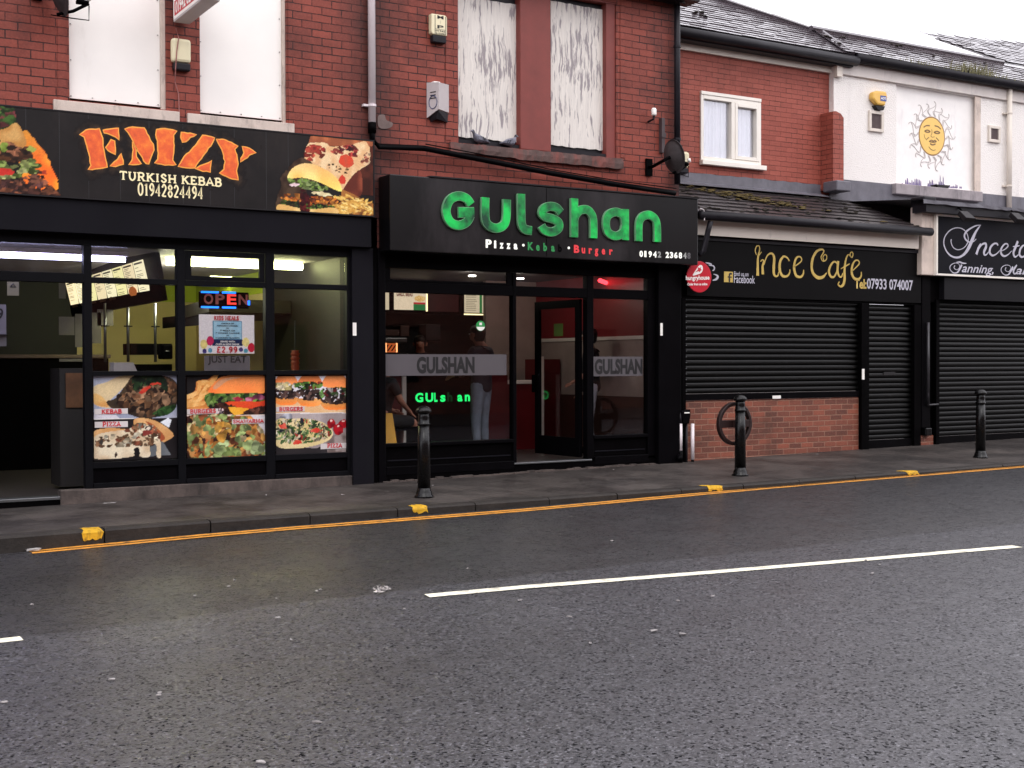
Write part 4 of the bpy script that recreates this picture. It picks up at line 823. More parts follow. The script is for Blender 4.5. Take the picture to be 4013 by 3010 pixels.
a.fill([(360, 900), (370, 800), (470, 690), (640, 630), (820, 650), (1050, 760), (1200, 880), (1270, 1000), (1290, 1120), (1150, 1080), (900, 960), (600, 880)], (240, 206, 140), (226, 176, 104), 6, down=(225, 195, 160))
a.scatter([(360, 890), (600, 890), (900, 980), (1050, 1040), (1010, 1110), (700, 1090), (420, 1010)], [(120, 150, 70), (150, 176, 90), (84, 104, 50), (170, 190, 120)], 50, .022)
a.blob(480, 1010, 80, 30, (226, 196, 200), (240, 220, 220)); a.blob(940, 1160, 190, 36, (236, 226, 180), (214, 196, 150), -.12, jag=.08)
a.scatter([(240, 1180), (500, 1150), (700, 1200), (1100, 1210), (1240, 1230), (1200, 1340), (900, 1400), (500, 1300), (260, 1260)], [(224, 130, 50), (236, 150, 66), (190, 90, 36), (150, 70, 40)], 80, .024)
a.scatter([(230, 1270), (560, 1300), (1150, 1370), (1150, 1430), (500, 1420), (260, 1360)], [(80, 110, 40), (50, 60, 30), (110, 140, 60), (40, 28, 24)], 46, .02)
a.fill([(210, 1340), (500, 1400), (800, 1430), (1160, 1400), (1170, 1520), (240, 1470)], (220, 176, 104), (236, 200, 130), 8)
a.scatter([(580, 1080), (700, 1100), (740, 1460), (570, 1460)], [(90, 26, 30), (120, 34, 34), (60, 18, 22)], 30, .026)
a.build('picture', M['print'], S, depth=.0022, drop=(28, 24, 24))
# three window posters
def poster(cr, q, label, paintfn, words):
    p0 = at(*cr(*q[:2]), .05); p1 = at(*cr(*q[2:]), .05); t = thing('food_poster', label, 'poster', (p0[0], .05, p1[1]), 'food posters in the lower shop window panes')
    a = Art(p0[0], p1[0], p1[1], p0[1], .05, 120, cr, (26, 22, 22)).scale_to(); paintfn(a); a.build('picture', M['print'], t, depth=0)
    box('poster_back', M['blk'], t, p0[0], p1[0], .0508, .0535, p1[1], p0[1])
    for s_, (x0_, y0_, x1_, y1_), ps in words:
        a0 = at(*cr(x0_, y1_), .05); a1 = at(*cr(x1_, y0_), .05); box('caption_strip', paint('caption_strip_print', (206, 198, 196), .5, .06, 5), t, a0[0], a1[0], .0470, .0492, a0[1], a1[1])
        b0 = at(*cr(ps[0], ps[3]), .047); b1 = at(*cr(ps[2], ps[1]), .047); sword(s_, b0[0], b1[0], b0[1], b1[1] - b0[1], .047, 'lettering', M['red_ink'], t, .24, .34)
MEAT = [(136, 96, 66), (110, 74, 52), (160, 120, 90), (70, 46, 36), (50, 34, 28), (176, 136, 104)]
def art1(a):
    a.fill([(270, 130), (1650, 130), (1650, 840), (270, 840)], (150, 156, 176), (178, 180, 196), 4, False)
    a.fill([(280, 330), (500, 240), (700, 150), (970, 140), (800, 300), (700, 400), (540, 560), (560, 660), (300, 600)], (206, 184, 146), (220, 196, 150), 7)
    a.fill([(285, 430), (420, 480), (520, 640), (300, 600)], (206, 150, 86), (220, 176, 110), 9)
    a.fill([(490, 560), (640, 500), (800, 290), (960, 130), (1400, 140), (1600, 230), (1650, 430), (1600, 650), (1400, 780), (1100, 830), (840, 760), (600, 680)], (46, 38, 32), (70, 56, 42), 16)
    a.scatter([(640, 480), (800, 330), (940, 200), (1400, 160), (1600, 260), (1640, 430), (1580, 620), (1380, 760), (1000, 800), (700, 640)], MEAT, 120, .055, .6)
    a.scatter([(930, 150), (1400, 140), (1480, 420), (1360, 330), (1100, 300), (950, 420)], [(34, 54, 34), (50, 76, 44), (26, 36, 26)], 40, .05)
    a.blob(1110, 370, 90, 34, (206, 70, 50), (180, 50, 40), .6); a.blob(1290, 270, 90, 26, (196, 60, 44), (170, 50, 40), .15); a.scatter([(1230, 760), (1400, 640), (1620, 620), (1500, 760), (1300, 800)], [(40, 76, 36), (60, 100, 50)], 26, .04)
    a.fill([(290, 760), (640, 770), (700, 830), (270, 845)], (190, 186, 196), (210, 206, 214), 5, False)
    a.fill([(270, 838), (1650, 800), (1650, 808), (270, 848)], (226, 222, 216), smooth=False); a.fill([(270, 850), (1650, 812), (1650, 1500), (270, 1500)], (28, 24, 26), (36, 32, 34), 5, False)
    a.fill([(1360, 890), (1480, 820), (1540, 850), (1500, 980)], (226, 230, 236), smooth=False)
    a.fill([(300, 1030), (560, 980), (900, 1000), (940, 840), (1150, 830), (1350, 900), (1530, 1030), (1570, 1120), (1480, 1180), (1380, 1200), (1200, 1000), (900, 1080), (300, 1150)], (206, 152, 96), (222, 172, 116), 8)
    a.fill([(1120, 880), (1250, 930), (1400, 1080), (1430, 1160), (1360, 1180), (1250, 1000)], (160, 80, 50), (186, 110, 70), 12)
    a.fill([(1190, 1290), (1400, 1200), (1530, 1420), (1180, 1440)], (96, 100, 104), (120, 124, 128), 5, False)
    a.fill([(290, 1140), (500, 1050), (850, 1000), (1000, 900), (1180, 960), (1340, 1100), (1370, 1440), (1300, 1440), (1290, 1250), (1190, 1270), (1190, 1440), (1030, 1440), (1010, 1300), (930, 1330), (920, 1440), (280, 1470)], (226, 212, 184), (206, 180, 146), 9)
    a.scatter([(290, 1140), (700, 1060), (1000, 900), (1340, 1000), (1300, 1240), (900, 1280), (300, 1300)], [(206, 190, 160), (236, 226, 200), (150, 110, 80), (110, 80, 56), (170, 96, 70)], 90, .035)
    a.blob(1170, 985, 66, 40, (84, 74, 70), (60, 50, 50), jag=.05); a.blob(1165, 990, 36, 20, (226, 210, 190), jag=.05); a.blob(410, 1200, 36, 40, (60, 54, 50)); a.blob(1130, 1060, 80, 40, (140, 60, 50), (120, 50, 46)); a.blob(985, 1400, 44, 70, (26, 22, 24), jag=.08); a.blob(645, 1420, 26, 44, (60, 46, 40))
def art2(a):
    a.fill([(130, 130), (1430, 130), (1430, 780), (130, 780)], (26, 22, 24), (32, 28, 28), 4, False)
    a.fill([(130, 480), (270, 380), (300, 230), (480, 200), (560, 140), (630, 150), (520, 400), (500, 660), (130, 680)], (214, 140, 70), (190, 112, 56), 10)
    for (u, v, l, rt) in ((560, 220, 130, .9), (400, 250, 90, .05), (330, 330, 120, 1.3), (400, 400, 130, 1.0), (230, 450, 150, .45), (260, 530, 200, .35), (400, 480, 140, .6), (280, 600, 170, .2)): a.blob(u, v, l, 36, (240, 190, 120), (222, 158, 86), rt, jag=.08)
    a.scatter([(500, 420), (1420, 420), (1420, 560), (900, 560), (620, 620), (480, 640)], [(120, 160, 70), (80, 120, 46), (156, 190, 100), (40, 60, 30)], 70, .045)
    a.fill([(500, 410), (520, 330), (620, 210), (780, 140), (1300, 130), (1420, 180), (1425, 400), (1200, 420), (800, 425)], (206, 130, 76), (190, 108, 62), 5, down=(220, 190, 160))
    a.fill([(560, 330), (680, 210), (850, 170), (1000, 170), (800, 220), (620, 350)], (196, 150, 120), (220, 180, 150), 7, amt=.7)
    a.blob(960, 520, 66, 36, (160, 40, 60), (190, 90, 110)); a.blob(1160, 520, 90, 40, (130, 40, 70), (200, 120, 150)); a.blob(1310, 490, 90, 44, (60, 26, 40), (170, 90, 120))
    a.fill([(760, 570), (1100, 550), (1300, 560), (1420, 530), (1410, 610), (1200, 670), (900, 640)], (222, 76, 40), (206, 60, 36), 7)
    a.scatter([(600, 600), (900, 600), (880, 770), (620, 770)], [(90, 50, 36), (60, 34, 28), (130, 80, 60)], 30, .04); a.fill([(810, 650), (950, 650), (1150, 680), (1000, 770), (900, 770)], (240, 176, 60), (226, 150, 40), 6)
    a.scatter([(1050, 740), (1150, 680), (1420, 610), (1420, 700), (1250, 770)], [(84, 50, 42), (110, 66, 54), (60, 34, 30)], 44, .035); a.blob(690, 705, 60, 46, (230, 200, 200), (30, 26, 30), n=60)
    a.fill([(130, 775), (1430, 768), (1430, 790), (130, 796)], (230, 210, 196), smooth=False)
    a.fill([(130, 790), (1160, 785), (1430, 775), (1440, 1460), (130, 1460)], (196, 140, 80), (150, 96, 56), 12, False); a.fill([(1170, 780), (1440, 775), (1440, 1430), (1360, 1420), (1400, 1100), (1280, 900)], (206, 202, 206), (220, 216, 220), 5, False)
    a.scatter([(130, 800), (1100, 800), (1280, 920), (1390, 1080), (1350, 1440), (130, 1450)], [(226, 150, 70), (206, 120, 56), (240, 180, 96), (120, 66, 44), (70, 40, 34), (236, 214, 160), (150, 170, 100), (170, 190, 120), (180, 100, 60)], 230, .05, .6)
    a.scatter([(600, 1250), (900, 1150), (1300, 1200), (1340, 1400), (640, 1420)], [(170, 190, 124), (186, 204, 146), (140, 160, 90)], 14, .07, .8); a.scatter([(600, 900), (850, 930), (800, 1200), (640, 1180)], [(240, 170, 70), (250, 190, 90)], 14, .06)
def art3(a):
    a.fill([(140, 150), (1490, 150), (1490, 850), (140, 850)], (216, 212, 220), (226, 222, 230), 4, False); a.fill([(140, 600), (1490, 640), (1490, 860), (140, 860)], (226, 180, 130), (236, 200, 156), 5, False)
    for (x_, w_, o) in ((340, 420, 0), (780, 440, 20), (1240, 480, 90)):
        a.fill([(x_ - w_ / 2 + 10, 560 + o), (x_ + w_ / 2 - 10, 560 + o), (x_ + w_ / 2 - 20, 660 + o), (x_ + w_ / 4, 700 + o), (x_ - w_ / 4, 700 + o), (x_ - w_ / 2 + 20, 650 + o)], (206, 146, 80), (226, 176, 110), 7, down=(200, 150, 120))
        a.scatter([(x_ - w_ / 2, 400 + o), (x_ + w_ / 2 - 10, 400 + o), (x_ + w_ / 2 - 10, 560 + o), (x_, 600 + o), (x_ - w_ / 2, 550 + o)], [(60, 44, 42), (84, 62, 58), (40, 30, 30), (110, 84, 76)], 44, .035)
        a.fill([(x_ - w_ / 2, 300 + o / 2), (x_ - w_ / 2 + 40, 200 + o * .2), (x_ - w_ / 5, 120), (x_ + w_ / 5, 120), (x_ + w_ / 2 - 30, 200 + o * .2), (x_ + w_ / 2, 320 + o / 2), (x_, 300 + o)], (206, 132, 80), (186, 112, 66), 6, down=(220, 190, 170))
    a.scatter([(140, 290), (520, 290), (500, 400), (340, 430), (140, 400)], [(230, 214, 160), (214, 196, 130), (240, 226, 190)], 30, .035); a.scatter([(540, 290), (980, 270), (960, 390), (560, 400)], [(110, 170, 60), (60, 100, 44), (150, 196, 90), (150, 60, 50), (40, 60, 30)], 46, .035)
    a.scatter([(1000, 400), (1480, 380), (1480, 520), (1300, 540), (1000, 540)], [(40, 46, 34), (80, 110, 60), (180, 176, 170), (120, 40, 46), (50, 40, 40)], 40, .035); a.scatter([(960, 430), (1060, 430), (1040, 560), (970, 560)], [(110, 160, 80), (150, 190, 120)], 14, .025)
    a.fill([(140, 845), (1490, 838), (1490, 855), (140, 868)], (230, 224, 220), smooth=False); a.fill([(140, 862), (1490, 850), (1490, 1620), (140, 1620)], (176, 164, 164), (150, 138, 138), 5, False)
    a.fill([(1100, 1300), (1490, 1180), (1490, 1620), (1000, 1620)], (110, 96, 92), (160, 146, 142), 20, False); a.fill([(140, 1440), (900, 1500), (1100, 1400), (1100, 1640), (140, 1640)], (40, 36, 38), (52, 48, 50), 5, False)
    a.blob(330, 930, 150, 60, (110, 110, 120), (190, 190, 200)); a.fill([(150, 1000), (400, 950), (800, 960), (1050, 1040), (1200, 1180), (1150, 1330), (900, 1440), (500, 1500), (160, 1440)], (214, 190, 130), (226, 206, 156), 8)
    a.scatter([(150, 1000), (400, 950), (800, 960), (1040, 1050), (1180, 1180), (1120, 1300), (860, 1380), (500, 1420), (160, 1380)], [(84, 120, 60), (120, 150, 84), (60, 90, 50), (170, 190, 130), (210, 190, 160), (190, 60, 50), (226, 214, 190), (50, 60, 44), (100, 136, 80)], 230, .032, .4)
    for u, v in ((290, 1090), (880, 1170), (540, 1390)): a.blob(u, v, 75, 44, (206, 60, 46), (226, 110, 90))
    a.blob(635, 980, 40, 44, (40, 40, 50)); a.blob(250, 1180, 44, 26, (30, 34, 40))
    for u, v, q in ((1170, 1040, 84), (1395, 1050, 84), (1300, 1150, 100)): a.blob(u, v, q, q, (176, 24, 36), (120, 14, 26), jag=.03); a.blob(u + 6, v - q * .6, q * .3, q * .18, (240, 200, 190), jag=.05)
poster(crop(300, 1440, 4.1479), (275, 140, 1645, 1470), 'food poster of a kebab wrap above a cheese pizza, beside the open doorway', art1, [('KEBAB', (288, 665, 832, 765), (408, 680, 738, 752)), ('PIZZA', (295, 872, 832, 982), (425, 882, 722, 960))])
poster(crop(700, 1440, 4.1475), (132, 128, 1425, 1440), 'food poster of a burger with chips above shawarma, between the other two', art2, [('BURGERS', (135, 668, 640, 765), (188, 676, 612, 748)), ('SHAWARMA', (868, 830, 1390, 922), (886, 840, 1384, 906))])
poster(crop(1050, 1440, 4.74), (145, 165, 1480, 1600), 'food poster of three small burgers above a green pizza, beside the end pilaster', art3, [('BURGERS', (152, 722, 680, 826), (212, 735, 655, 810)), ('PIZZA', (978, 1400, 1455, 1520), (1105, 1408, 1380, 1492))])
# dark blanked backing behind the posters
for a_, b_ in ((1, 2), (3, 4), (5, 6)): box('backing_panel', M['blk'], A, xp[a_] + .003, xp[b_] - .003, .065, .075, bz1 + .002, pz0 - .002)
# white number plate stickers
for k, (q, Y, lb) in enumerate((((762, 697, 770, 725), -.052, 'small white upright sticker on the kebab shop end pilaster'), ((1426.5, 698, 1431.5, 725), -.072, 'small white upright sticker on the black pilaster right of the green sign shop'), ((1473.5, 713, 1478, 736), .0, 'small white upright sticker on the shutter guide left of the cafe shutter'), ((1862, 797, 1867.5, 820), -.04, 'small white upright sticker between the wide and narrow cafe shutters'))):
    r = RX(*q, Y - .002); t = tag(MB().box(r[0], r[1], Y - .003, Y, r[2], r[3]).build('sticker', M['white_ink']), lb, 'sticker', 'small white upright stickers on the shop fronts')

# ---------------------------------------------------------------- things on the left upper wall
ps = thing('projecting_sign', 'white box sign with red lettering projecting from the wall at the top edge', 'shop sign', (3.3, 0, 5))
w0 = at(*c1(1488, 205)); X0, Z0 = w0[0], w0[1]
MB().box(X0, X0 + .17, -1.05, -.06, Z0, Z0 + .62).build('cabinet', paint('grey_white_cabinet', (196, 190, 190), .5, .06, 4), ps, bevel=.008)
MB().box(X0 + .05, X0 + .12, -.06, 0, Z0 + .1, Z0 + .16).box(X0 + .05, X0 + .12, -.06, 0, Z0 + .45, Z0 + .5).build('bracket', M['dkgrey'], ps)
box('face_panel', M['board_white'], ps, X0 - .004, X0 - .0005, -1.03, -.08, Z0 + .02, Z0 + .6)
def side_word(s, x, y0, y1, z, h, mat, par):     # lettering on a face that looks along -X, reading from the wall outwards
    o = bword(s, 0, y1 - y0, 0, h, 0, 'lettering', mat, None, .03); me = o.data
    for v in me.vertices: a, b = v.co.x, v.co.z; v.co = (x, y1 - a, z + b)
    me.flip_normals(); o.parent = par; o.location = -ORG[par.name]
side_word('EMZY', X0 - .006, -.98, -.13, Z0 + .28, .24, M['red_ink'], ps)
box('red_band', M['red_ink'], ps, X0 - .0055, X0 - .0045, -1.0, -.12, Z0 + .05, Z0 + .2)
side_word('01942 824494', X0 - .0075, -.96, -.16, Z0 + .07, .11, M['white_ink'], ps)
al = thing('alarm_box', 'cream rounded alarm box with dark base between the white boards', 'alarm box', (3.3, 0, 4.6)); r = RX(372, 80, 414, 137, -.09); rz = at(372, 149, -.09)[1]
MB().box(r[0], r[1], -.09, 0, r[2], r[3]).build('cover', M['cream'], al, bevel=.03); MB().box(r[0] + .02, r[1] - .005, -.08, 0, rz, r[2] - .002).build('base', M['gutter'], al, bevel=.015)
cb_ = tag(MB().tube([(at(*c1(a, b), -.1)[0], yy, at(*c1(a, b), -.1)[1]) for a, b, yy in ((1545, 230, -.02), (1548, 330, -.1), (1532, 450, -.1), (1524, 600, -.09), (1535, 700, -.03), (1568, 800, -.015), (1574, 940, -.015), (1575, 1060, -.02))], .006, 6).build('cable', paint('pink_cable', (150, 96, 90), .6, .1, 9)), 'thin pinkish cable hanging over the cream alarm box', 'cable')
def dish(name, label, c, R, face, arm_to, mount, mats=('dkgrey',)):
    t = thing(name, label, 'satellite dish', tuple(c)); C = Vector(c); f = Vector(face).normalized(); a = f.cross(Vector((0, 0, 1))).normalized(); b = a.cross(f)
    vs = []; fs = []; nr, ns = 7, 24
    for side in (0, 1):
        for i in range(nr):
            rr = R * i / (nr - 1)
            for k in range(ns):
                th = 2 * math.pi * k / ns; vs.append(C + a * (rr * math.cos(th)) + b * (rr * 1.08 * math.sin(th)) + f * (.35 * rr * rr / R - side * .008))
    for side in (0, 1):
        o = side * nr * ns
        for i in range(nr - 1):
            for k in range(ns): q = (o + i * ns + k, o + i * ns + (k + 1) % ns, o + (i + 1) * ns + (k + 1) % ns, o + (i + 1) * ns + k); fs.append(q if side else q[::-1])
    o = (nr - 1) * ns
    for k in range(ns): fs.append((o + k, o + (k + 1) % ns, nr * ns + o + (k + 1) % ns, nr * ns + o + k))
    MB().add(vs, fs).build('reflector', M['dish_grey'], t, smooth=True)
    low = C - b * R * .98; tip = C + f * R * 1.35 - b * R * .62
    MB().tube([low, (low + tip) / 2 - b * .02, tip], .016, 8).build('feed_arm', M['blk'], t, smooth=True)
    MB().tube([tip - f * .0, tip - f * .11 + b * .035], [.022, .034], 10).build('feed_horn', M['blk'], t, smooth=True)
    MB().tube([tip + b * .02 + a * .03, tip + b * .07 + a * .03], .022, 8).build('lens_cap', M['white_ink'], t, smooth=True)
    Mv = Vector(mount)
    MB().tube([C - f * .01, C - f * .1 - b * .02, Mv + Vector((0, -.1, 0)), Mv], .022, 8).box(Mv.x - .05, Mv.x + .05, -.03, 0, Mv.z - .11, Mv.z + .11).build('wall_bracket', M['blk'], t)
    MB().tube([tip - b * .02, tip - b * .16 - f * .03, C - b * R * 1.15 + f * .12, low - f * .06], .006, 6).build('cable', M['blk'], t)
    return t
x, z = at(1448, 340, -.42); dish('satellite_dish', 'dark satellite dish seen from behind at the corner beside the drainpipe', (x, -.42, z), .2, (1, .02, .22), None, (at(1400, 362)[0], 0, at(1400, 362)[1]))
x, z = at(112, -22, -.3); dish('satellite_dish', 'dark satellite dish mostly above the frame at the top left', (x, -.3, z), .24, (1, .02, .2), None, (at(78, -12)[0], 0, at(78, -12)[1] + .05))
# MIP alarm, angular siren box
al = thing('alarm_box', 'cream alarm box with black upright lettering on the red brick wall', 'alarm box', (7, 0, 5)); c3 = crop(1500, 0, 1.8433)
p0 = at(*c3(352, 95), -.08); p1 = at(*c3(467, 262), -.08); zb = at(*c3(360, 300), -.08)[1]
MB().prism([(p0[0], p1[1] + .02), (p0[0] + .02, p1[1]), (p1[0], p1[1]), (p1[0], p0[1] - .02), (p1[0] - .02, p0[1]), (p0[0], p0[1])], -.08, 0).build('cover', M['cream'], al, bevel=.012)
MB().box(p0[0] + .02, p1[0] - .01, -.075, 0, zb, p1[1] - .002).build('base', M['gutter'], al, bevel=.01)
x0, x1 = p0[0] + .055, p1[0] - .03; hh = (p0[1] - p1[1])
for i, ch in enumerate('MIP'): bword(ch, x0 + (.06 if ch == 'I' else .02), x1 - (.06 if ch == 'I' else .02), p1[1] + hh * (.79 - .235 * i), hh * .15, -.08, 'lettering', M['ink'], al, .03)
for k, s_ in enumerate(('01942', '610280')): bword(s_, x0, x1, p1[1] + hh * (.16 - .12 * k), hh * .075, -.08, 'lettering', M['ink'], al, .02)
MB().box(x0 - .012, x0 - .006, -.083, -.08, p1[1] + .01, p0[1] - .015).box(x1 + .006, x1 + .012, -.083, -.08, p1[1] + .01, p0[1] - .015).box(x0 - .006, x1 + .006, -.083, -.08, p1[1] + hh * .27, p1[1] + hh * .28).build('border_lines', M['ink'], al)
al = thing('alarm_box', 'angular grey siren box with a blue ring, below the cream alarm box', 'alarm box', (7, 0, 4.4)); g = lambda a, b: at(*c3(a, b), 0)
a0 = at(*c3(322, 595), -.02); a1 = at(*c3(480, 612), -.02); a2 = at(*c3(478, 800), -.02); a3 = at(*c3(325, 850), -.02); xm = at(*c3(404, 600), -.16)[0]; zt = at(*c3(404, 600), -.16)[1]; zm = at(*c3(404, 800), -.16)[1]
v = [(a0[0], -.01, a0[1]), (xm, -.16, zt + .01), (a1[0] + .0, -.01, a1[1]), (a0[0], -.01, a3[1]), (xm, -.16, zm + .02), (a1[0], -.01, a2[1] - .02), (a0[0], .0, a0[1]), (a1[0], 0, a1[1]), (a0[0], 0, a3[1]), (a1[0], 0, a2[1] - .02)]
MB().add(v, [(0, 3, 4, 1), (1, 4, 5, 2), (0, 1, 2, 7, 6), (3, 8, 9, 5, 4), (6, 8, 3, 0), (2, 5, 9, 7), (6, 7, 9, 8)]).build('cover', paint('grey_white_plastic', (188, 180, 180), .45, .06, 5), al)
MB().add([(a0[0] + .03, -.012, a3[1] + .01), (xm, -.14, zm + .01), (a1[0] - .01, -.012, a2[1] - .03), (a0[0] + .05, -.012, a3[1] - .05), (xm, -.1, zm - .08), (a1[0] - .02, -.012, a2[1] - .14), (a0[0] + .03, 0, a3[1]), (a1[0] - .01, 0, a2[1] - .04)], [(0, 3, 4, 1), (1, 4, 5, 2), (3, 6, 7, 5, 4)]).build('strobe_base', M['gutter'], al)
d0 = Vector((a0[0], -.01, 0)); d1 = Vector((xm, -.16, 0)); dd = d1 - d0; nn = Vector((dd.y, -dd.x, 0)).normalized(); nn = nn if nn.y < 0 else -nn
ring = MB(); zc_ = a3[1] + .17; P = [d0 + dd * (.52 + .34 * math.cos(t)) + Vector((0, 0, zc_ + .075 * math.sin(t))) + nn * .003 for t in [i * math.pi / 10 for i in range(21)]]; ring.tube(P, .005, 6).build('ring_mark', paint('blue_grey_mark', (70, 76, 110), .5, .1, 5), al)
vn = MB()
for k in range(3): q = d0 + dd * .3 + nn * .003; e = d0 + dd * .75 + nn * .003; zz = a0[1] - .12 - .035 * k; vn.tube([q + Vector((0, 0, zz)), e + Vector((0, 0, zz))], .005, 6)
vn.build('vent_slots', M['ink'], al); MB().box(xm - .03, xm + .05, -.1, -.02, zt - .03, zt + .03).build('bracket', M['white_ink'], al)
# downpipe between the shops and the black pipe running on over the green sign
xd = at(803, 200, -.05)[0]; zj = at(805, 265, -.05)[1]
dp = thing('downpipe', 'white plastic rainwater pipe fixed between the two red brick shops', 'drainpipe', (xd, -.05, zj)); MB().tube([(xd, -.055, zj), (xd, -.055, 8.3)], .042, 14).build('pipe', M['pipe_white'], dp, smooth=True)
zc_ = at(800, 228, -.05)[1]; MB().tube([(xd, -.055, zc_ - .012), (xd, -.055, zc_ + .012)], .049, 14).box(xd - .1, xd - .03, -.05, 0, zc_ - .012, zc_ + .012).build('pipe_clip', M['pipe_white'], dp)
pts = [(xd, -.06, zj)] + [(at(*c3(a, b), -.13)[0], -.13, at(*c3(a, b), -.13)[1]) for a, b in ((0, 1030), (300, 1072), (700, 1150), (1200, 1248), (1700, 1335), (2110, 1395))]
pts[1] = (xd + .05, -.11, pts[1][2] + .0)
mb = thing('waste_pipe', 'black pipe sloping along the brickwork above the green letter sign', 'drainpipe', pts[2]); MB().tube([(xd, -.055, zj - .001), (xd, -.06, zj - .2), (xd + .06, -.1, zj - .27)] + pts[2:], .034, 12).build('pipe', M['blk2'], mb, smooth=True)
MB().tube([(xd, -.055, zj - .0), (xd, -.055, zj - .12)], .047, 12).build('socket', M['blk'], mb, smooth=True)
cc = [(p[0], p[1] - .03, p[2] + .045 + .01 * math.sin(i * 2)) for i, p in enumerate(pts[2:])]; tag(MB().tube(cc, .007, 6).build('cable', M['blk']), 'thin black cable lying along the sloping black pipe', 'cable')
xg = at(1463, 250, -.07)[0]
dp = thing('downpipe', 'black iron rainwater pipe at the corner beside the white window', 'drainpipe', (xg, -.07, 4)); zb = at(1465, 398, -.07)[1]; MB().tube([(xg, -.07, zb), (xg, -.07, 6.9)], .04, 12).build('pipe', M['gutter'], dp, smooth=True)
MB().lathe([(.06, 0), (.12, .12), (.13, .3)], (xg, -.12, 6.05), 8).tube([(xg, -.07, 5.5), (xg, -.07, 5.53)], .05, 12).tube([(xg, -.07, 4.3), (xg, -.07, 4.33)], .05, 12).build('hopper', M['gutter'], dp)
sl = thing('security_lamp', 'tiny white cylinder lamp on a bracket beside the black drainpipe', 'lamp', (10, 0, 4.8)); x, z = at(1412.5, 237, -.12); z0 = at(1412.5, 250, -.12)[1]; MB().lathe([(.03, z0), (.034, z0 + .02), (.034, z - .0), (.024, z + .02)], (x, -.12, 0), 12).build('lamp', M['white_ink'], sl, smooth=True); MB().tube([(x, -.12, z0 - .002), (x, -.12, z0 - .04), (x, 0, z0 - .06)], .014, 8).build('bracket', M['gutter'], sl)
x, z = at(1432, 255, -.05); z1 = at(1432, 330, -.05)[1]; t = thing('old_bracket', 'rusty upright iron bracket beside the black drainpipe', 'bracket', (x, 0, z)); MB().box(x - .025, x + .025, -.06, 0, z1, z).box(x - .035, x + .035, -.07, -.061, (z + z1) / 2 - .03, (z + z1) / 2 + .03).build('bar', paint('old_grey_iron', (66, 54, 56), .6, .3, 9), t)

# ================================================================ the shop with green letters (middle building)
GX1 = at(1467, 300)[0]
B = thing('pizza_shop_building', 'red brick shop with flaking upper boards and black front in the middle', 'building', (8.5, 0, 0))
gb = [RX(*[q / K for q in (1793, -20, 2035, 560)], .1), RX(*[q / K for q in (2158, 3, 2366, 590)], .1)]
sq = RX(*[q / K for q in (1770, 553, 2445, 662)], -.07)
o1 = at(988, 100)[0]; o2 = at(1124, 100)[0]; o3 = at(1190, 100)[0]; o4 = at(1331, 100)[0]; ztop = at(1300, 4)[1]
sillz = sq[3] - .0
gh = [(o1, o4, sillz + .002, ztop + .02)]
wall(MB(), EX, GX1, 2.72, 7.0, 0, .24, gh).build('brick_wall', M['brick'], B)
MB().box(EX, GX1, 7.6, 7.84, 0, 7).box(GX1 - .09, GX1 - .001, .24, 7.6, 0, 7).build('rear_brick_wall', M['brick'], B)
MB().box(o2, o3, .0, .2, sillz + .002, ztop + .02).build('window_pier', M['stone_red'], B, bevel=.01)
MB().box(o1 - .0, o1 + .012, .005, .2, sillz + .002, ztop).box(o4 - .14, o4 - .001, .02, .2, sillz + .002, ztop).box(o1, o4, .01, .2, ztop - .0, ztop + .018).build('window_reveal', M['stone_red'], B)
for b, (xa, xb) in zip(gb, ((o1 + .014, o2 - .002), (o3 + .002, o4 - .142))):
    m = MB(); n = 14; pts = []; x0, x1, z0, z1 = b[0], b[1], b[2], min(b[3], ztop - .03)
    for i in range(n + 1): pts.append((x0 + (x1 - x0) * i / n, z0 + random.uniform(-.008, .008)))
    for i in range(n + 1): pts.append((x1 + random.uniform(-.006, .006), z0 + (z1 - z0) * (i + .5) / (n + 1)))
    for i in range(n + 1): pts.append((x1 - (x1 - x0) * i / n, z1 + random.uniform(-.006, .006)))
    w = m.prism(pts, .1, .118).build('window_board', M['peel'], B); box('board_frame', M['gutter'], B, xa, xb, .12, .16, sillz + .002, ztop - .002); box('window_ledge', M['gutter'], B, xa, xb, .03, .119, sillz + .002, sillz + .05)
# rough chipped sill
m = MB(); n = 40; v = []
for i in range(n + 1):
    x = sq[0] + (sq[1] - sq[0]) * i / n; c_ = .02 * vnoise(41, 2, 12)[i, 0] if i < 22 else .004
    v += [(x, -.07 + random.uniform(0, .012) + c_, sq[2] + random.uniform(-.006, .006) + (.012 if i < 15 else 0)), (x, -.075 + random.uniform(0, .014) + c_, (sq[2] + sq[3]) / 2 + random.uniform(-.01, .01)), (x, -.065 + random.uniform(0, .01) + c_ * 1.3, sq[3] - random.uniform(0, .012)), (x, .22, sq[3] - .004), (x, .22, sq[2])]
f = [(i * 5 + k, (i + 1) * 5 + k, (i + 1) * 5 + (k + 1) % 5, i * 5 + (k + 1) % 5) for i in range(n) for k in range(5)] + [(4, 3, 2, 1, 0), tuple(n * 5 + k for k in range(5))]
m.add(v, f).build('window_sill', M['stone_sill'], B)
for xx in (o1 - .16, o4 + .06): box('brick_quoin_strip', M['brick'], B, xx, xx + .07, -.008, 0, sillz + .02, 6.9)
MB().box(EX, GX1 + .35, -.32, 7.9, 7.0, 7.12).build('flat_roof', M['gutter'], B); gz = at(1490, 12, -.3)[1]
MB().tube([(EX, -.32, gz + .3), (at(1513, 0, -.3)[0], -.32, gz + .3)], .075, 12).build('gutter', M['gutter'], B, smooth=True)
box('eaves_board', M['gutter'], B, EX, GX1 + .12, -.28, -.001, gz + .08, gz + .3)
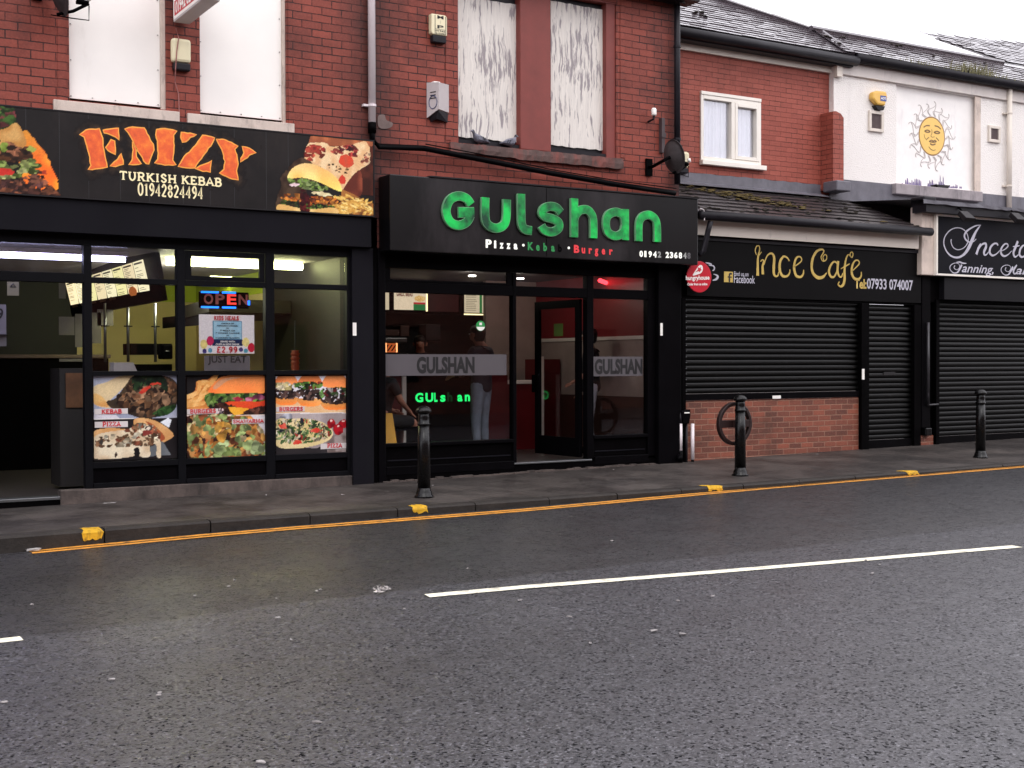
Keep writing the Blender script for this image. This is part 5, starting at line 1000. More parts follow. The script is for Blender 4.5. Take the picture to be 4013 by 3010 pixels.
# cement patch
box('cement_patch', paint('cement_smear', (104, 92, 90), .85, .3, 7, .4), B, 0, 0.001, 0, .001, 0, .001) if False else None
m = MB(); c4 = crop(1450, 450, 2.369); P = [at(*c4(*p)) for p in ((75, 10), (130, 0), (150, 50), (205, 75), (200, 110), (150, 130), (90, 125), (70, 80))]; m.prism([tuple(q) for q in catmull(P, 4, True)], -.009, -.001).build('cement_patch', paint('cement_smear', (110, 94, 90), .85, .3, 7, .4), B)
# black timber shop front
c5 = crop(1450, 1000, 1.8427); c6 = crop(1950, 1000, 1.8438); Fk = M['blk2']
zb_ = z_base(8); xw0 = at(*c5(112, 900))[0]; xw1 = at(*c5(1035, 900))[0]; xd0 = at(1116, 800)[0]; xd1 = at(*c6(648, 800))[0]; xr0 = at(*c6(695, 800))[0]; xr1 = at(*c6(1086, 800))[0]; xq0 = at(*c6(1140, 800))[0]
zt1 = at(*c5(155, 92))[1]; zt0 = at(*c5(155, 192))[1]; zw1 = at(*c5(112, 268))[1]; zw0 = at(*c5(110, 1362))[1]; zr0 = at(*c6(695, 1303))[1]; zw0 = (zw0 + zr0) / 2
zs = at(*c6(135, 1500))[1]; zk = at(*c5(115, 1530))[1]
box('left_pilaster', Fk, B, EX + .03, xw0 - .002, -.02, .2, zb_ - .08, 2.72, .01)
box('gap_board', M['blk'], B, EX - .17, EX + .028, .0, .3, z_base(6) - .05, 3.06)
box('right_pilaster', Fk, B, xq0, GX1 - .02, -.07, .2, z_base(10) - .06, 2.76, .01)
box('header', M['blk'], B, xw0 - .0, xq0 - .002, .0, .12, zt1 + .004, 2.74)
box('mullion', Fk, B, xw1, xd0, .0, .1, zs, zt1, .006); box('mullion', Fk, B, xd1, xr0, .0, .1, zs, zt1, .006); box('mullion', Fk, B, xr1, xq0 - .002, .0, .1, zs, zt1, .006)
for a_, b_ in ((xw0, xw1), (xd0, xd1), (xr0, xr1)): box('transom_bar', Fk, B, a_, b_, .002, .095, zw1 + .002, zt0, .005)
for a_, b_ in ((xw0, xw1), (xr0, xr1)):
    box('sill_rail', Fk, B, a_, b_, -.01, .095, zw0 - .045, zw0 - .002, .006); box('kick_panel', M['blk'], B, a_, b_, .03, .07, zk, zw0 - .046); box('bottom_rail', Fk, B, a_, b_, -.02, .095, zk - .1, zk, .006)
    MB().box(a_ + .03, b_ - .03, .022, .029, zk + .06, zk + .075).build('panel_bead', M['char2'], B)
    box('window_pane', M['glass'], B, a_ + .002, b_ - .002, .05, .054, zw0, zw1)
for a_, b_ in ((xw0, xw1), (xd0, xd1), (xr0, xr1)): box('window_pane', M['glass_hi'], B, a_ + .002, b_ - .002, .05, .054, zt0 + .002, zt1 - .002)
m = MB(); x0, x1 = xw0 + .004, xw1 - .004; m.box(x0, x0 + .07, .015, .045, zt0 + .002, zt1 - .002).box(x1 - .07, x1, .015, .045, zt0 + .002, zt1 - .002).box(x0 + .07, x1 - .07, .015, .045, zt0 + .002, zt0 + .03).build('casement', Fk, B, bevel=.004)
box('door_threshold', M['steel'], B, xd0 - .05, xd1 + .05, -.03, .14, zs - .02, zs, .004)
MB().box(xw0 - .02, xq0 - .003, -.015, .3, -.15, zs - .022).build('step', M['blk'], B)
m = MB(); n = 40
for i in range(n): xa = xw0 - .05 + (xq0 - xw0) * i / n; m.box(xa, xa + (xq0 - xw0) / n - .0005, -.05 - random.uniform(0, .02), -.017, -.1, z_pave(xa, -.05) + random.uniform(.012, .03))
m.build('cement_fillet', M['concrete'], B)
# open door leaf, hinged on the right jamb
hx_ = xd1 - .01; L_ = .95; th = math.radians(86)
for k in range(55, 90):
    a_ = math.radians(k); px_ = proj((hx_ - L_ * math.cos(a_), .1 + L_ * math.sin(a_), 1))[0]
    if px_ > 1160: th = a_; break
ud = Vector((-math.cos(th), math.sin(th), 0)); nd = Vector((-math.sin(th), -math.cos(th), 0)); H0 = Vector((hx_, .1, 0)); dzt = zw1 - .01; dzb = zs + .02
D = thing('shop_door', 'open black framed glass door swung inwards in the middle of the black front', 'door', (hx_, .1, dzb))
def dpan(m, u0, u1, z0, z1, t0, t1):
    P = [H0 + ud * u + Vector((0, 0, z)) + nd * t0 for u, z in ((u0, z0), (u1, z0), (u1, z1), (u0, z1))]; return m.slab(P, nd * (t1 - t0))
m = MB(); dpan(m, 0, .09, dzb, dzt, 0, .045); dpan(m, L_ - .09, L_, dzb, dzt, 0, .045); dpan(m, .09, L_ - .09, dzt - .1, dzt, .002, .043); dpan(m, .09, L_ - .09, dzb, dzb + .24, .002, .043); m.build('door_frame', M['blk2'], D)
m = MB(); dpan(m, .09, L_ - .09, dzb + .24, dzt - .1, .02, .024); m.build('door_glass', M['glass'], D)
zh = at(1160, 832, .7)[1]; m = MB(); dpan(m, L_ - .1, L_ + .03, zh - .1, zh + .13, .046, .075); m.build('door_handle', M['blk'], D)
zz = at(1210, 712, .4)[1]; m = MB(); dpan(m, L_ * .38, L_ * .58, zz - .08, zz + .08, .026, .028); dg = m.build('door_sticker', paint('green_notice', (90, 120, 44), .5, .1, 6), D)
# frosted bands with lettering
for (xa, xb, q0, q1, cr, tx) in ((xw0 + .003, at(*c5(1000, 800))[0], (110, 715), (1000, 873), c5, (350, 740, 768, 850)), (xr0 + .003, xr1 - .05, (695, 733), (1080, 876), c6, (716, 752, 1085, 850))):
    za, zb2 = at(*cr(*q0))[1], at(*cr(q0[0], q1[1]))[1]; box('frosted_band', M['frost'], B, xa, xb, .045, .0485, zb2, za)
    l0 = at(*cr(tx[0], tx[3])); l1 = at(*cr(tx[2], tx[1])); sp_ = min(l1[0], xb - .005)
    bword('GULSHAN', l0[0], sp_ if cr is c6 else l1[0], zb2 + (za - zb2) * .15, (za - zb2) * .7, .045, 'window_lettering', M['ink'], B, .045)
st = thing('round_sticker', 'round green and white sticker on the glass above the standing customer', 'sticker', (8, .04, 1.7)); x, z = at(1038.5, 704, .04); R_ = .062
cir = [(x + R_ * math.cos(t), z + R_ * math.sin(t)) for t in [i * math.pi / 16 for i in range(32)]]; MB().prism(cir, .043, .0465).build('disc', M['green_ink'], st)
MB().prism([(x + (R_ - .004) * math.cos(t), z + (R_ - .004) * math.sin(t)) for t in [math.pi + .2 + i * (math.pi - .4) / 12 for i in range(13)]], .0415, .0428).box(x - .018, x + .018, .0415, .0428, z + .008, z + .04).build('white_marks', M['white_ink'], st)

# fascia box with lit letters
SG = thing('fascia_sign', 'glossy black shop sign with raised glowing green letters', 'shop sign', (8.5, -.3, 2.7)); GY = -.3
u0 = at(842, 374, GY); u1 = at(1508, 431.5, GY); u2 = at(1509, 573, GY); u3 = at(842, 541, GY); zt = (u0[1] + u1[1]) / 2; zb = (u2[1] + u3[1]) / 2
blk_gloss = paint('black_gloss_sign', (11, 10, 12), .3, .35, 1.6, spec=.3, dirt=((50, 46, 48), .9, .48, .7)); MB().box(u0[0], u1[0] + .0, GY, .0, zb, zt).build('sign_box', blk_gloss, SG, bevel=.012)
MB().box(u0[0] + .5, u1[0] + .01, GY - .012, -.01, zt + .001, zt + .016).build('cap_flashing', M['dkgrey'], SG)
box('panel_joint', M['blk'], SG, at(1180, 450, GY)[0], at(1180, 450, GY)[0] + .006, GY - .002, GY + .01, zb + .015, zt - .015)
c7 = crop(1450, 650, 1.6385)
LET = [[[(640, 250), (612, 212), (557, 196), (505, 222), (482, 290), (505, 358), (557, 384), (608, 366), (633, 330), (634, 302)]], [[(732, 205), (732, 330), (750, 380), (800, 402), (850, 382), (868, 330), (870, 218)]], [[(962, 182), (963, 300), (966, 370), (985, 408), (1030, 418)]],
 [[(1216, 303), (1190, 272), (1150, 262), (1110, 275), (1097, 305), (1120, 330), (1165, 342), (1202, 364), (1206, 396), (1180, 420), (1145, 426), (1110, 412), (1094, 386)]], [[(1303, 350), (1314, 315), (1342, 286), (1384, 284), (1414, 312), (1426, 355), (1427, 466)]], [[(1629, 375), (1615, 320), (1568, 298), (1520, 320), (1507, 375), (1522, 430), (1568, 452), (1612, 432), (1629, 385)]], [[(1718, 485), (1718, 380), (1735, 334), (1777, 316), (1818, 338), (1835, 385), (1837, 490)]]]
EXT = {0: [[(660, 302), (560, 301)]], 4: [[(1303, 211), (1303, 460)]], 5: [[(1630, 280), (1631, 478)]]}
for i, g in enumerate(LET):
    rm = MB(); fc = MB()
    for j, s_ in enumerate(g):
        pen(rm, c7, s_, .108, GY, GY - .035, GY - .001); pen(fc, c7, s_, .096, GY, GY - .038, GY - .034)
    for j, s_ in enumerate(EXT.get(i, [])):
        wd = .125 if i == 0 else .108
        pen(rm, c7, s_, wd, GY, GY - .035, GY - .001, .0006, smooth=False); pen(fc, c7, s_, wd - .012, GY, GY - .038, GY - .034, .0006, smooth=False)
    lt = rm.build('raised_letter', M['letter_rim'], SG); fc.build('letter_face', M['lit_green'], lt)
wi = emit('lit_white_letter', (240, 240, 230), .45, (220, 220, 210)); gr_ = emit('lit_green_letter', (20, 120, 60), .25, (30, 120, 60)); re_ = emit('lit_red_letter', (210, 50, 56), .5, (170, 40, 44))
def spread(s_, pts_x, base, h, mats, fn=bword):
    for ch, x_, mt in zip(s_, pts_x, mats):
        yb = base(x_); a_ = at(*c7(x_, yb), GY); w_ = .045 if ch.islower() else .07
        if ch == 'i': w_ = .028
        if ch == '1': w_ = .03
        if ch.isdigit() and ch != '1': w_ = .048
        if ch == '·': MB().prism([(a_[0] + .03 + .016 * math.cos(t), a_[1] + .05 + .016 * math.sin(t)) for t in [k * math.pi / 5 for k in range(10)]], GY - .006, GY - .001).build('letter', mt, SG); continue
        bword(ch, a_[0], a_[0] + w_ * 1.15, a_[1], h, GY - .002, 'letter', mt, SG, .045)
wd_ = emit('dim_white_letter', (150, 150, 148), .3, (120, 120, 118)); bl2 = lambda x_: 523 + (x_ - 745) * .058
spread('Pizza·Keba', (742, 795, 832, 876, 922, 970, 1012, 1065, 1112, 1162), bl2, .088, [wi] * 6 + [gr_] * 4); spread('b', (1208,), bl2, .085, [M['blk']])
spread('·Burger', (1262, 1308, 1358, 1403, 1442, 1487, 1535), bl2, .088, [wi] + [re_] * 6)
spread('01942236848', (1729, 1760, 1787, 1817, 1846, 1897, 1924, 1952, 1981, 2010, 2036), lambda x_: 582 + (x_ - 1729) * .04, .07, [wi] * 4 + [wd_] + [wi] * 4 + [wd_, M['dim_ink']])

# interior
IG = thing('shop_interior', 'dim red and grey takeaway interior seen through the black shop front', 'interior', (8, 2, 0)); Z0_ = zs - .03
wy = 4.6
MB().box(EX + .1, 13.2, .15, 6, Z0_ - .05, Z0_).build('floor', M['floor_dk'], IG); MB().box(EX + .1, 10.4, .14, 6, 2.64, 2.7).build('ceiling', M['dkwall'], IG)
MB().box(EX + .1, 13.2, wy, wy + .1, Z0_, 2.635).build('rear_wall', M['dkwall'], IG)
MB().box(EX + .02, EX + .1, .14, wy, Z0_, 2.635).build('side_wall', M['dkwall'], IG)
xs_ = 10.35
za = at(1300, 731, 1.6)[1]; zb2 = at(1300, 795, 1.6)[1]
MB().box(xs_, xs_ + .1, .2, wy, za + .02, 2.635).build('red_side_panel', M['red_wall'], IG)
MB().box(xs_ - .02, xs_ + .1, .2, wy, za - .03, za + .018).build('white_rail', M['white_frame'], IG)
MB().box(xs_, xs_ + .1, .2, wy, .95, za - .032).build('grey_side_panel', M['tile_wall'], IG)
MB().box(xs_, xs_ + .1, .2, wy, Z0_, .948).build('brown_reflection_panel', paint('brown_street_reflection', (62, 42, 36), .4, .2, 3), IG)  # brown imitates the street's reflection in the lower glass, painted on the side wall
# pale tiled return wall and red wall behind the door
ty = 3.2; xa = at(1112, 700, ty)[0]; xb = at(1158, 700, ty)[0]
MB().box(xa - .5, xb, ty, ty + .08, Z0_, 2.635).build('tiled_wall', M['tile_wall'], IG); MB().box(xb + .001, xs_ - .001, ty + .3, ty + .38, 1.72, 2.635).build('red_rear_panel', M['red_wall'], IG)
MB().box(xb + .001, xs_ - .025, ty + .27, ty + .38, 1.67, 1.718).build('white_rail', M['white_frame'], IG); MB().box(xb + .001, xs_ - .001, ty + .3, ty + .38, Z0_, 1.668).build('grey_rear_panel', M['tile_wall'], IG)
cn = thing('red_counter', 'dark red takeaway counter with a pale top seen through the doorway', 'counter', (9, 2.5, 0)); cy = 2.4; zt = at(1140, 829, cy)[1]; x0 = at(1075, 830, cy)[0]; x1 = at(1166, 830, cy)[0]
MB().box(x0, x1, cy - .03, cy + .5, zt - .0, zt + .05).build('counter_top', M['white_frame'], cn, bevel=.006); MB().box(x0 + .02, x1 - .02, cy, cy + .48, Z0_, zt - .002).build('counter_front', M['red_dk'], cn)
MB().box(x1, x1 + .06, cy - .02, cy + .02, Z0_, at(1170, 770, cy)[1]).build('white_post', M['white_frame'], cn)
MB().box(x1 + .06, xs_ - .03, cy + .1, cy + .5, Z0_, at(1200, 776, cy)[1]).build('rear_counter', M['red_dk'], cn)
fc_ = thing('black_counter', 'black serving counter with small glowing green letters and a red end', 'counter', (7.6, 2.4, 0)); x0 = at(833, 850, 2.2)[0]; xm = at(867, 850, 2.2)[0]; x1 = at(1030, 850, 2.2)[0]; zt = at(900, 812, 2.2)[1]
MB().box(x0 - .2, xm, 2.2, 2.9, Z0_, zt).build('red_end', M['red_dk'], fc_); MB().box(xm + .001, xm + .06, 2.17, 2.9, Z0_, zt).build('white_post', M['white_frame'], fc_); MB().box(xm + .061, x1, 2.2, 2.9, Z0_, zt).build('counter_front', M['blk'], fc_); MB().box(x0 - .2, x1, 2.15, 2.95, zt + .001, zt + .04).build('counter_top', M['blk2'], fc_)
MB().box(x1 + .001, x1 + .5, 2.2, 2.9, Z0_, zt).build('red_end', M['red_dk'], fc_)
ge = emit('green_counter_light', (30, 235, 110), 1.3, (20, 120, 60)); xx = [at(d, 862, 2.19)[0] for d in (897, 919, 938, 951, 966, 988, 1004)]; zz = at(900, 868, 2.19)[1]
for ch, a_ in zip('GULSHAN', xx): bword(ch.lower() if ch in 'SHAN' else ch, a_, a_ + (.12 if ch in 'GU' else .05 if ch == 'L' else .08), zz, .115 if ch in 'GUL' else .12, 2.19, 'letter', ge if ch != 'H' else emit('dim_green', (16, 80, 40), .3, (10, 50, 30)), fc_, .035)
# lit menu boards
c8i = crop(1500, 1120, 2.44)
for q, lb, kind in (((0, 66, 57, 230), 'narrow sliver of a lit menu board at the left end', 0), ((103, 66, 412, 235), 'lit menu board with garlic bread lettering and a picture', 1), ((775, 92, 1057, 262), 'lit menu board with a green and red corner, above the customer', 2), ((430, 80, 720, 250), 'unlit dark red menu board between two lit ones', 3)):
    p0 = at(*c8i(q[0], q[1] - 30), 3.6); p1 = at(*c8i(q[2], q[3]), 3.6); t = thing('menu_board', lb, 'menu board', (p0[0], 3.6, p1[1]), 'menu boards over the takeaway counter')
    MB().box(p0[0] - .04, p1[0] + .04, 3.6, 3.7, p1[1] - .04, p0[1] + .05).build('case', M['blk'], t)
    if kind == 3: box('panel', paint('dim_red_menu', (84, 26, 32), .5, .3, 3), t, p0[0], p1[0], 3.585, 3.6, p1[1], p0[1]); continue
    a = Art(p0[0], p1[0], p1[1], p0[1], 3.59, 60, None, (226, 206, 176) if kind == 1 else (206, 190, 160))
    if kind == 1: a.fill([(.6, .0), (.97, .0), (.97, .3), (.6, .3)], (40, 110, 60), smooth=False); a.fill([(.6, .3), (.97, .3), (.97, .4), (.6, .4)], (176, 40, 50), smooth=False); a.blob(.8, .58, .17, .14, (206, 160, 90), (226, 190, 130), jag=.05)
    if kind == 2: a.fill([(.52, 0), (.6, 0), (.6, 1), (.52, 1)], (50, 110, 60), smooth=False); a.fill([(.66, .05), (.95, .05), (.95, .6), (.66, .6)], (30, 100, 50), smooth=False); a.fill([(.66, .65), (.95, .65), (.95, 1), (.66, 1)], (186, 36, 46), smooth=False); [a.fill([(.06, v), (random.uniform(.3, .46), v), (.4, v + .03), (.06, v + .03)], (120, 110, 90), smooth=False) for v in np.arange(.1, .9, .09)]
    if kind == 0: a.fill([(0, 0), (.35, 0), (.35, 1), (0, 1)], (40, 130, 60), smooth=False)
    a.build('picture', M['print_lit'], t, depth=.003)
    if kind == 1: bword('GARLIC BREAD', p0[0] + .04, p0[0] + (p1[0] - p0[0]) * .58, p1[1] + .2, .055, 3.586, 'lettering', M['red_ink'], t, .04)
    if kind: wlit = emit('edge_light', (255, 236, 176), 1.6, (240, 230, 190)); MB().box(p1[0] + .002, p1[0] + .02, 3.58, 3.6, p1[1] - .015, p0[1]).build('edge_light', wlit, t)
    if kind == 2: MB().box(p0[0], p1[0] + .02, 3.58, 3.6, p1[1] - .035, p1[1] - .016).build('edge_light', wlit, t)
# warm food cabinet, and boxes on top of it
t = thing('hot_food_cabinet', 'orange lit glass hot food cabinet at the left end of the counter', 'food cabinet', (7.4, 3, 1.1)); p0 = at(*c8i(-60, 492), 3.0); p1 = at(*c8i(238, 650), 3.0)
MB().box(p0[0], p1[0], 3.0, 3.4, p1[1] - .15, p1[1] + .02).build('base', M['steel_dk'], t); MB().box(p0[0], p1[0], 3.0, 3.4, p0[1] - .08, p0[1]).build('lid', M['steel'], t, bevel=.02)
ol = emit('orange_heat_glow', (226, 110, 56), .5, (150, 80, 50)); box('glowing_back', ol, t, p0[0], p1[0] - .02, 3.3, 3.32, p1[1] + .02, p0[1] - .08)
m = MB(); 
for k in range(14): xx = p0[0] + .02 + k * .06; m.slab([(xx, 3.2, p1[1] + .04), (xx + .02, 3.2, p1[1] + .04), (xx + .09, 3.2, p0[1] - .1), (xx + .07, 3.2, p0[1] - .1)], (0, .01, 0))
m.build('racks', M['dkgrey'], t); m = MB()
for d in (36, 140): xx = at(*c8i(d, 600), 3.0)[0]; m.tube([(xx, 3.02, p1[1]), (xx, 3.02, p0[1] - .08)], .012, 6)
m.build('heat_lamp', emit('heat_lamp', (255, 170, 110), 1.6, (200, 140, 90)), t)
for q, lb in (((25, 418, 158, 478), 'wide brown box on top of the hot food cabinet'), ((170, 380, 254, 484), 'taller brown box on top of the hot food cabinet'), ((410, 365, 555, 522), 'dull grey machine behind the counter staff member')):
    a0 = at(*c8i(*q[:2]), 3.1); a1 = at(*c8i(*q[2:]), 3.1); t = thing('storage_box', lb, 'box', (a0[0], 3.1, a1[1])); MB().box(a0[0], a1[0], 3.1, 3.35, a1[1], a0[1]).build('body', paint('brown_box', (78, 44, 34), .6, .2, 5) if q[0] < 300 else M['dkgrey'], t, bevel=.008)
for (dx, dy, Y, lb) in ((1020, 597, 1.9, 'small bright ceiling spot behind the transom over the wide window'), (1124, 603, 1.9, 'small bright ceiling spot at the left end of the transom over the door')):
    p = P3((dx, dy), Y); t = thing('spot_light', lb, 'ceiling light', tuple(p)); MB().lathe([(.05, 0), (.05, .012), (.03, .014)], tuple(p), 12).build('lamp', spt, t); MB().lathe([(.065, .015), (.065, .03)], tuple(p), 12).build('collar', M['steel'], t); lamp_light((p[0], p[1], p[2] - .08), (1, .9, .8), 5)
t = thing('red_wall_light', 'small red lamp glowing behind the right transom', 'lamp', (9.6, 1, 2.5)); p = P3((1296, 606), 1.0); MB().tube([p, p + Vector((.5, .5, 0))], .03, 8).build('lamp', emit('red_glow', (255, 50, 60), 5.0, (200, 40, 40)), t)
# yellow wet floor sign
t = thing('wet_floor_sign', 'yellow folding wet floor sign just inside the wide window', 'floor sign', (6.9, .5, Z0_)); a0 = at(834, 957, .45); a1 = at(856, 957, .45); ap = at(845, 893, .45); xm = ap[0]
MB().slab([(a0[0] - .05, .35, Z0_), (a1[0] + .01, .35, Z0_), (xm + .04, .5, ap[1]), (xm - .05, .5, ap[1])], (0, .012, 0)).build('panel', M['yellow_plastic'], t, bevel=.003)
MB().slab([(a0[0] - .05, .7, Z0_), (a1[0] + .01, .7, Z0_), (xm + .04, .53, ap[1]), (xm - .05, .53, ap[1])], (0, .012, 0)).build('panel', M['yellow_plastic'], t)
t = thing('bench', 'dark bench the seated customer rests on inside the window', 'bench', (7, .8, Z0_)); MB().box(6.5, 7.2, .75, 1.15, Z0_ + .42, Z0_ + .46).build('seat', M['blk'], t); [MB().box(x_, x_ + .04, .8, 1.1, Z0_, Z0_ + .419).build('leg', M['blk'], t) for x_ in (6.55, 7.1)]

# ---------------------------------------------------------------- people
def skin_mesh(name, verts, edges, mat, parent, sub=2):
    me = bpy.data.meshes.new(name); me.from_pydata([v[:3] for v in verts], edges, []); me.materials.append(mat); me.update()
    o = bpy.data.objects.new(name, me); COL.objects.link(o); o.parent = parent; ORG[o.name] = ORG[parent.name]
    s_ = o.modifiers.new('skin', 'SKIN'); s_.use_smooth_shade = True
    ly = me.skin_vertices[0] if me.skin_vertices else None
    if ly is None:
        bpy.context.view_layer.objects.active = o; me.attributes.new; 
    for i, v in enumerate(verts):
        r_ = v[3]; rx, ry = (r_ if isinstance(r_, tuple) else (r_, r_)); ly.data[i].radius = (rx, ry); ly.data[i].use_root = (i == 0)
    ss = o.modifiers.new('sub', 'SUBSURF'); ss.levels = sub; ss.render_levels = sub
    return o
def person(label, loc, rz, J, top, bottom, group=None, short_sleeve=True, shin=1.0, scale=1.0):
    """J: joints in the person's own space, x to their right, y forward"""
    t = thing('person', label, 'person', loc, group); ORG[t.name] = Vector((0, 0, 0)); t.rotation_euler = (0, 0, rz); t.scale = (scale,) * 3
    V = lambda k: Vector(J[k]); vs = []; ed = []
    def add(p, r_, link=None): vs.append((*p, r_)); i = len(vs) - 1; (ed.append((link, i)) if link is not None else None); return i
    pel = add(V('pelvis'), .115); wa = add(V('waist'), .11, pel); ch = add(V('chest'), .135, wa); nb = add(V('neck'), .055, ch); hd = add(V('head') - Vector((0, 0, .06)), .066, nb); h1 = add(V('head') + Vector((0, .01, .0)), .092, hd); h2 = add(V('head') + Vector((0, 0, .09)), .07, h1)
    nose = add(V('head') + Vector((0, .115, -.025)), .016, h1)
    for s in ('l', 'r'):
        sg = -1 if s == 'l' else 1
        sh = add(V(s + 'sho'), .06, ch); el = add(V(s + 'elb'), .042, sh); wr = add(V(s + 'wri'), .027, el); d_ = (V(s + 'wri') - V(s + 'elb')).normalized(); pm = add(V(s + 'wri') + d_ * .05, (.036, .02), wr)
        sd_ = d_.cross(Vector((0, 1, 0))); sd_ = sd_.normalized() if sd_.length > .2 else Vector((1, 0, 0))
        for k in range(4): f1 = add(V(s + 'wri') + d_ * .095 + sd_ * (.02 * (k - 1.5)), .0095, pm); add(V(s + 'wri') + d_ * (.15 + .012 * (1.5 - abs(k - 1.5))) + sd_ * (.022 * (k - 1.5)) + Vector((0, .02, 0)), .0085, f1)
        th_ = add(V(s + 'wri') + d_ * .05 + sd_ * .04 * -sg, .011, pm); add(V(s + 'wri') + d_ * .09 + sd_ * .055 * -sg, .009, th_)
        hp = add(V(s + 'hip'), .09, pel); kn = add(V(s + 'kne'), .058, hp); an = add(V(s + 'ank'), .04, kn); fo = add(V(s + 'toe'), .035, an)
    skin_mesh('body', vs, ed, M['skin'], t)
    # clothes follow the same skeleton slightly outside it
    vs = []; ed = []; ch = add(V('chest') + Vector((0, 0, .02)), .168); wa = add(V('waist'), .135, ch); add(V('chest') * .45 + V('neck') * .55 + Vector((0, -.012, .01)), .125, ch); pv_ = add(V('pelvis') + Vector((0, 0, .02)), .165, wa); add(V('pelvis') + Vector((0, 0, -.13)) if J['pelvis'][2] > .8 else V('pelvis') + Vector((0, .04, -.05)), .165, pv_); add(V('neck') - Vector((0, 0, .015)), .085, ch)
    for s in 'lr':
        sh = add(V(s + 'sho'), .077, ch); m_ = V(s + 'elb') * .75 + V(s + 'sho') * .25 if short_sleeve else V(s + 'elb'); e2 = add(m_, .06 if short_sleeve else .055, sh)
        if not short_sleeve: add(V(s + 'wri') * .9 + V(s + 'elb') * .1, .038, e2)
    skin_mesh('top', vs, ed, top, t)
    vs = []; ed = []; pl_ = add(V('pelvis'), .135); wb = V('waist') - V('pelvis'); add(V('pelvis') + wb * .75, .125, pl_)
    for s in 'lr':
        hp = add(V(s + 'hip'), .102, pl_); kn = add(V(s + 'kne'), .072, hp)
        if shin > 0: add(V(s + 'ank') * shin + V(s + 'kne') * (1 - shin), .055, kn)
    skin_mesh('trousers', vs, ed, bottom, t)
    MB().lathe([(.1, .03), (.106, .055), (.097, .09), (.07, .12), (.02, .135)], tuple(V('head') + Vector((0, -.012, .0))), 16, .93, 1.05).lathe([(.06, -.09), (.085, -.05), (.098, 0), (.102, .05), (.08, .09)], tuple(V('head') + Vector((0, -.042, .0))), 16, .98, .8).build('hair', M['hair'], t, smooth=True, local=True)
    for s in (-1, 1): MB().lathe([(.011, -.005), (.013, 0), (.008, .006)], tuple(V('head') + Vector((.034 * s, .093, .012))), 8).build('eye', M['white_ink'], t, local=True); MB().tube([V('head') + Vector((.094 * s, -.01, -.03)), V('head') + Vector((.1 * s, -.02, .02))], .014, 6).build('ear', M['skin'], t, local=True)
    MB().tube([V('head') + Vector((-.025, .093, -.06)), V('head') + Vector((0, .1, -.062)), V('head') + Vector((.025, .093, -.06))], .006, 6).build('mouth', M['red_dk'], t, local=True)
    for s in 'lr': a_, b_ = V(s + 'ank'), V(s + 'toe'); MB().tube([a_ + Vector((0, -.03, -.05)), (a_ + b_) / 2 + Vector((0, 0, -.02)), b_ + Vector((0, .03, 0))], [.045, .052, .036], 10).build('shoe', M['blk'], t, local=True, smooth=True)
    return t
ST = dict(pelvis=(0, 0, .95), waist=(0, 0, 1.1), chest=(0, 0, 1.32), neck=(0, 0, 1.5), head=(0, .02, 1.63), lsho=(-.19, 0, 1.4), rsho=(.19, 0, 1.4), lelb=(-.25, .02, 1.13), relb=(.25, .02, 1.13), lwri=(-.23, .12, .9), rwri=(.23, .12, .9), lhip=(-.09, 0, .87), rhip=(.09, 0, .87), lkne=(-.1, .03, .48), rkne=(.1, .03, .48), lank=(-.1, 0, .09), rank=(.1, 0, .09), ltoe=(-.11, .15, .035), rtoe=(.11, .15, .035))
px = at(1040, 900, 1.7)[0]
person('person in a dark jacket and pale jeans standing at the counter, back to the street', (px, 1.7, Z0_), math.radians(28), dict(ST, lelb=(-.24, .14, 1.15), relb=(.26, .12, 1.15), lwri=(-.15, .35, 1.08), rwri=(.2, .34, 1.1), head=(-.03, .05, 1.62)), M['navy'], M['denim'], short_sleeve=False, shin=.82, scale=1.0)
px = at(908, 760, 3.25)[0]
person('person with dark hair and black top working behind the takeaway counter', (px, 3.25, Z0_), math.radians(150), dict(ST, lwri=(-.2, .3, 1.05), rwri=(.15, .32, 1.05), lelb=(-.25, .1, 1.12), relb=(.25, .1, 1.12), head=(0, .06, 1.6)), M['blackcloth'], M['blackcloth'], short_sleeve=True, scale=.95)
px = at(1270, 850, 1.3)[0]
person('person in a black shirt and white trousers standing behind the open door', (px + .04, 1.3, Z0_), math.radians(60), dict(ST, lelb=(-.3, .06, 1.12), lwri=(-.24, .22, 1.02), relb=(.26, -.02, 1.14)), M['blackcloth'], M['whitecloth'], short_sleeve=True, scale=.98)
px = at(838, 930, .95)[0]
person('person in dark shorts sitting on the bench inside the wide window', (px - .12, .95, Z0_), math.radians(-75), dict(ST, pelvis=(0, 0, .55), waist=(0, .02, .7), chest=(0, .06, .92), neck=(0, .08, 1.1), head=(0, .1, 1.23), lsho=(-.19, .06, 1.0), rsho=(.19, .06, 1.0), lelb=(-.24, .14, .78), relb=(.24, .14, .78), lwri=(-.16, .34, .66), rwri=(.16, .34, .66), lhip=(-.1, .04, .54), rhip=(.1, .04, .54), lkne=(-.13, .46, .52), rkne=(.13, .46, .52), lank=(-.13, .44, .09), rank=(.13, .5, .09), ltoe=(-.14, .6, .035), rtoe=(.14, .66, .035)), M['blackcloth'], M['blackcloth'], short_sleeve=True, shin=0)

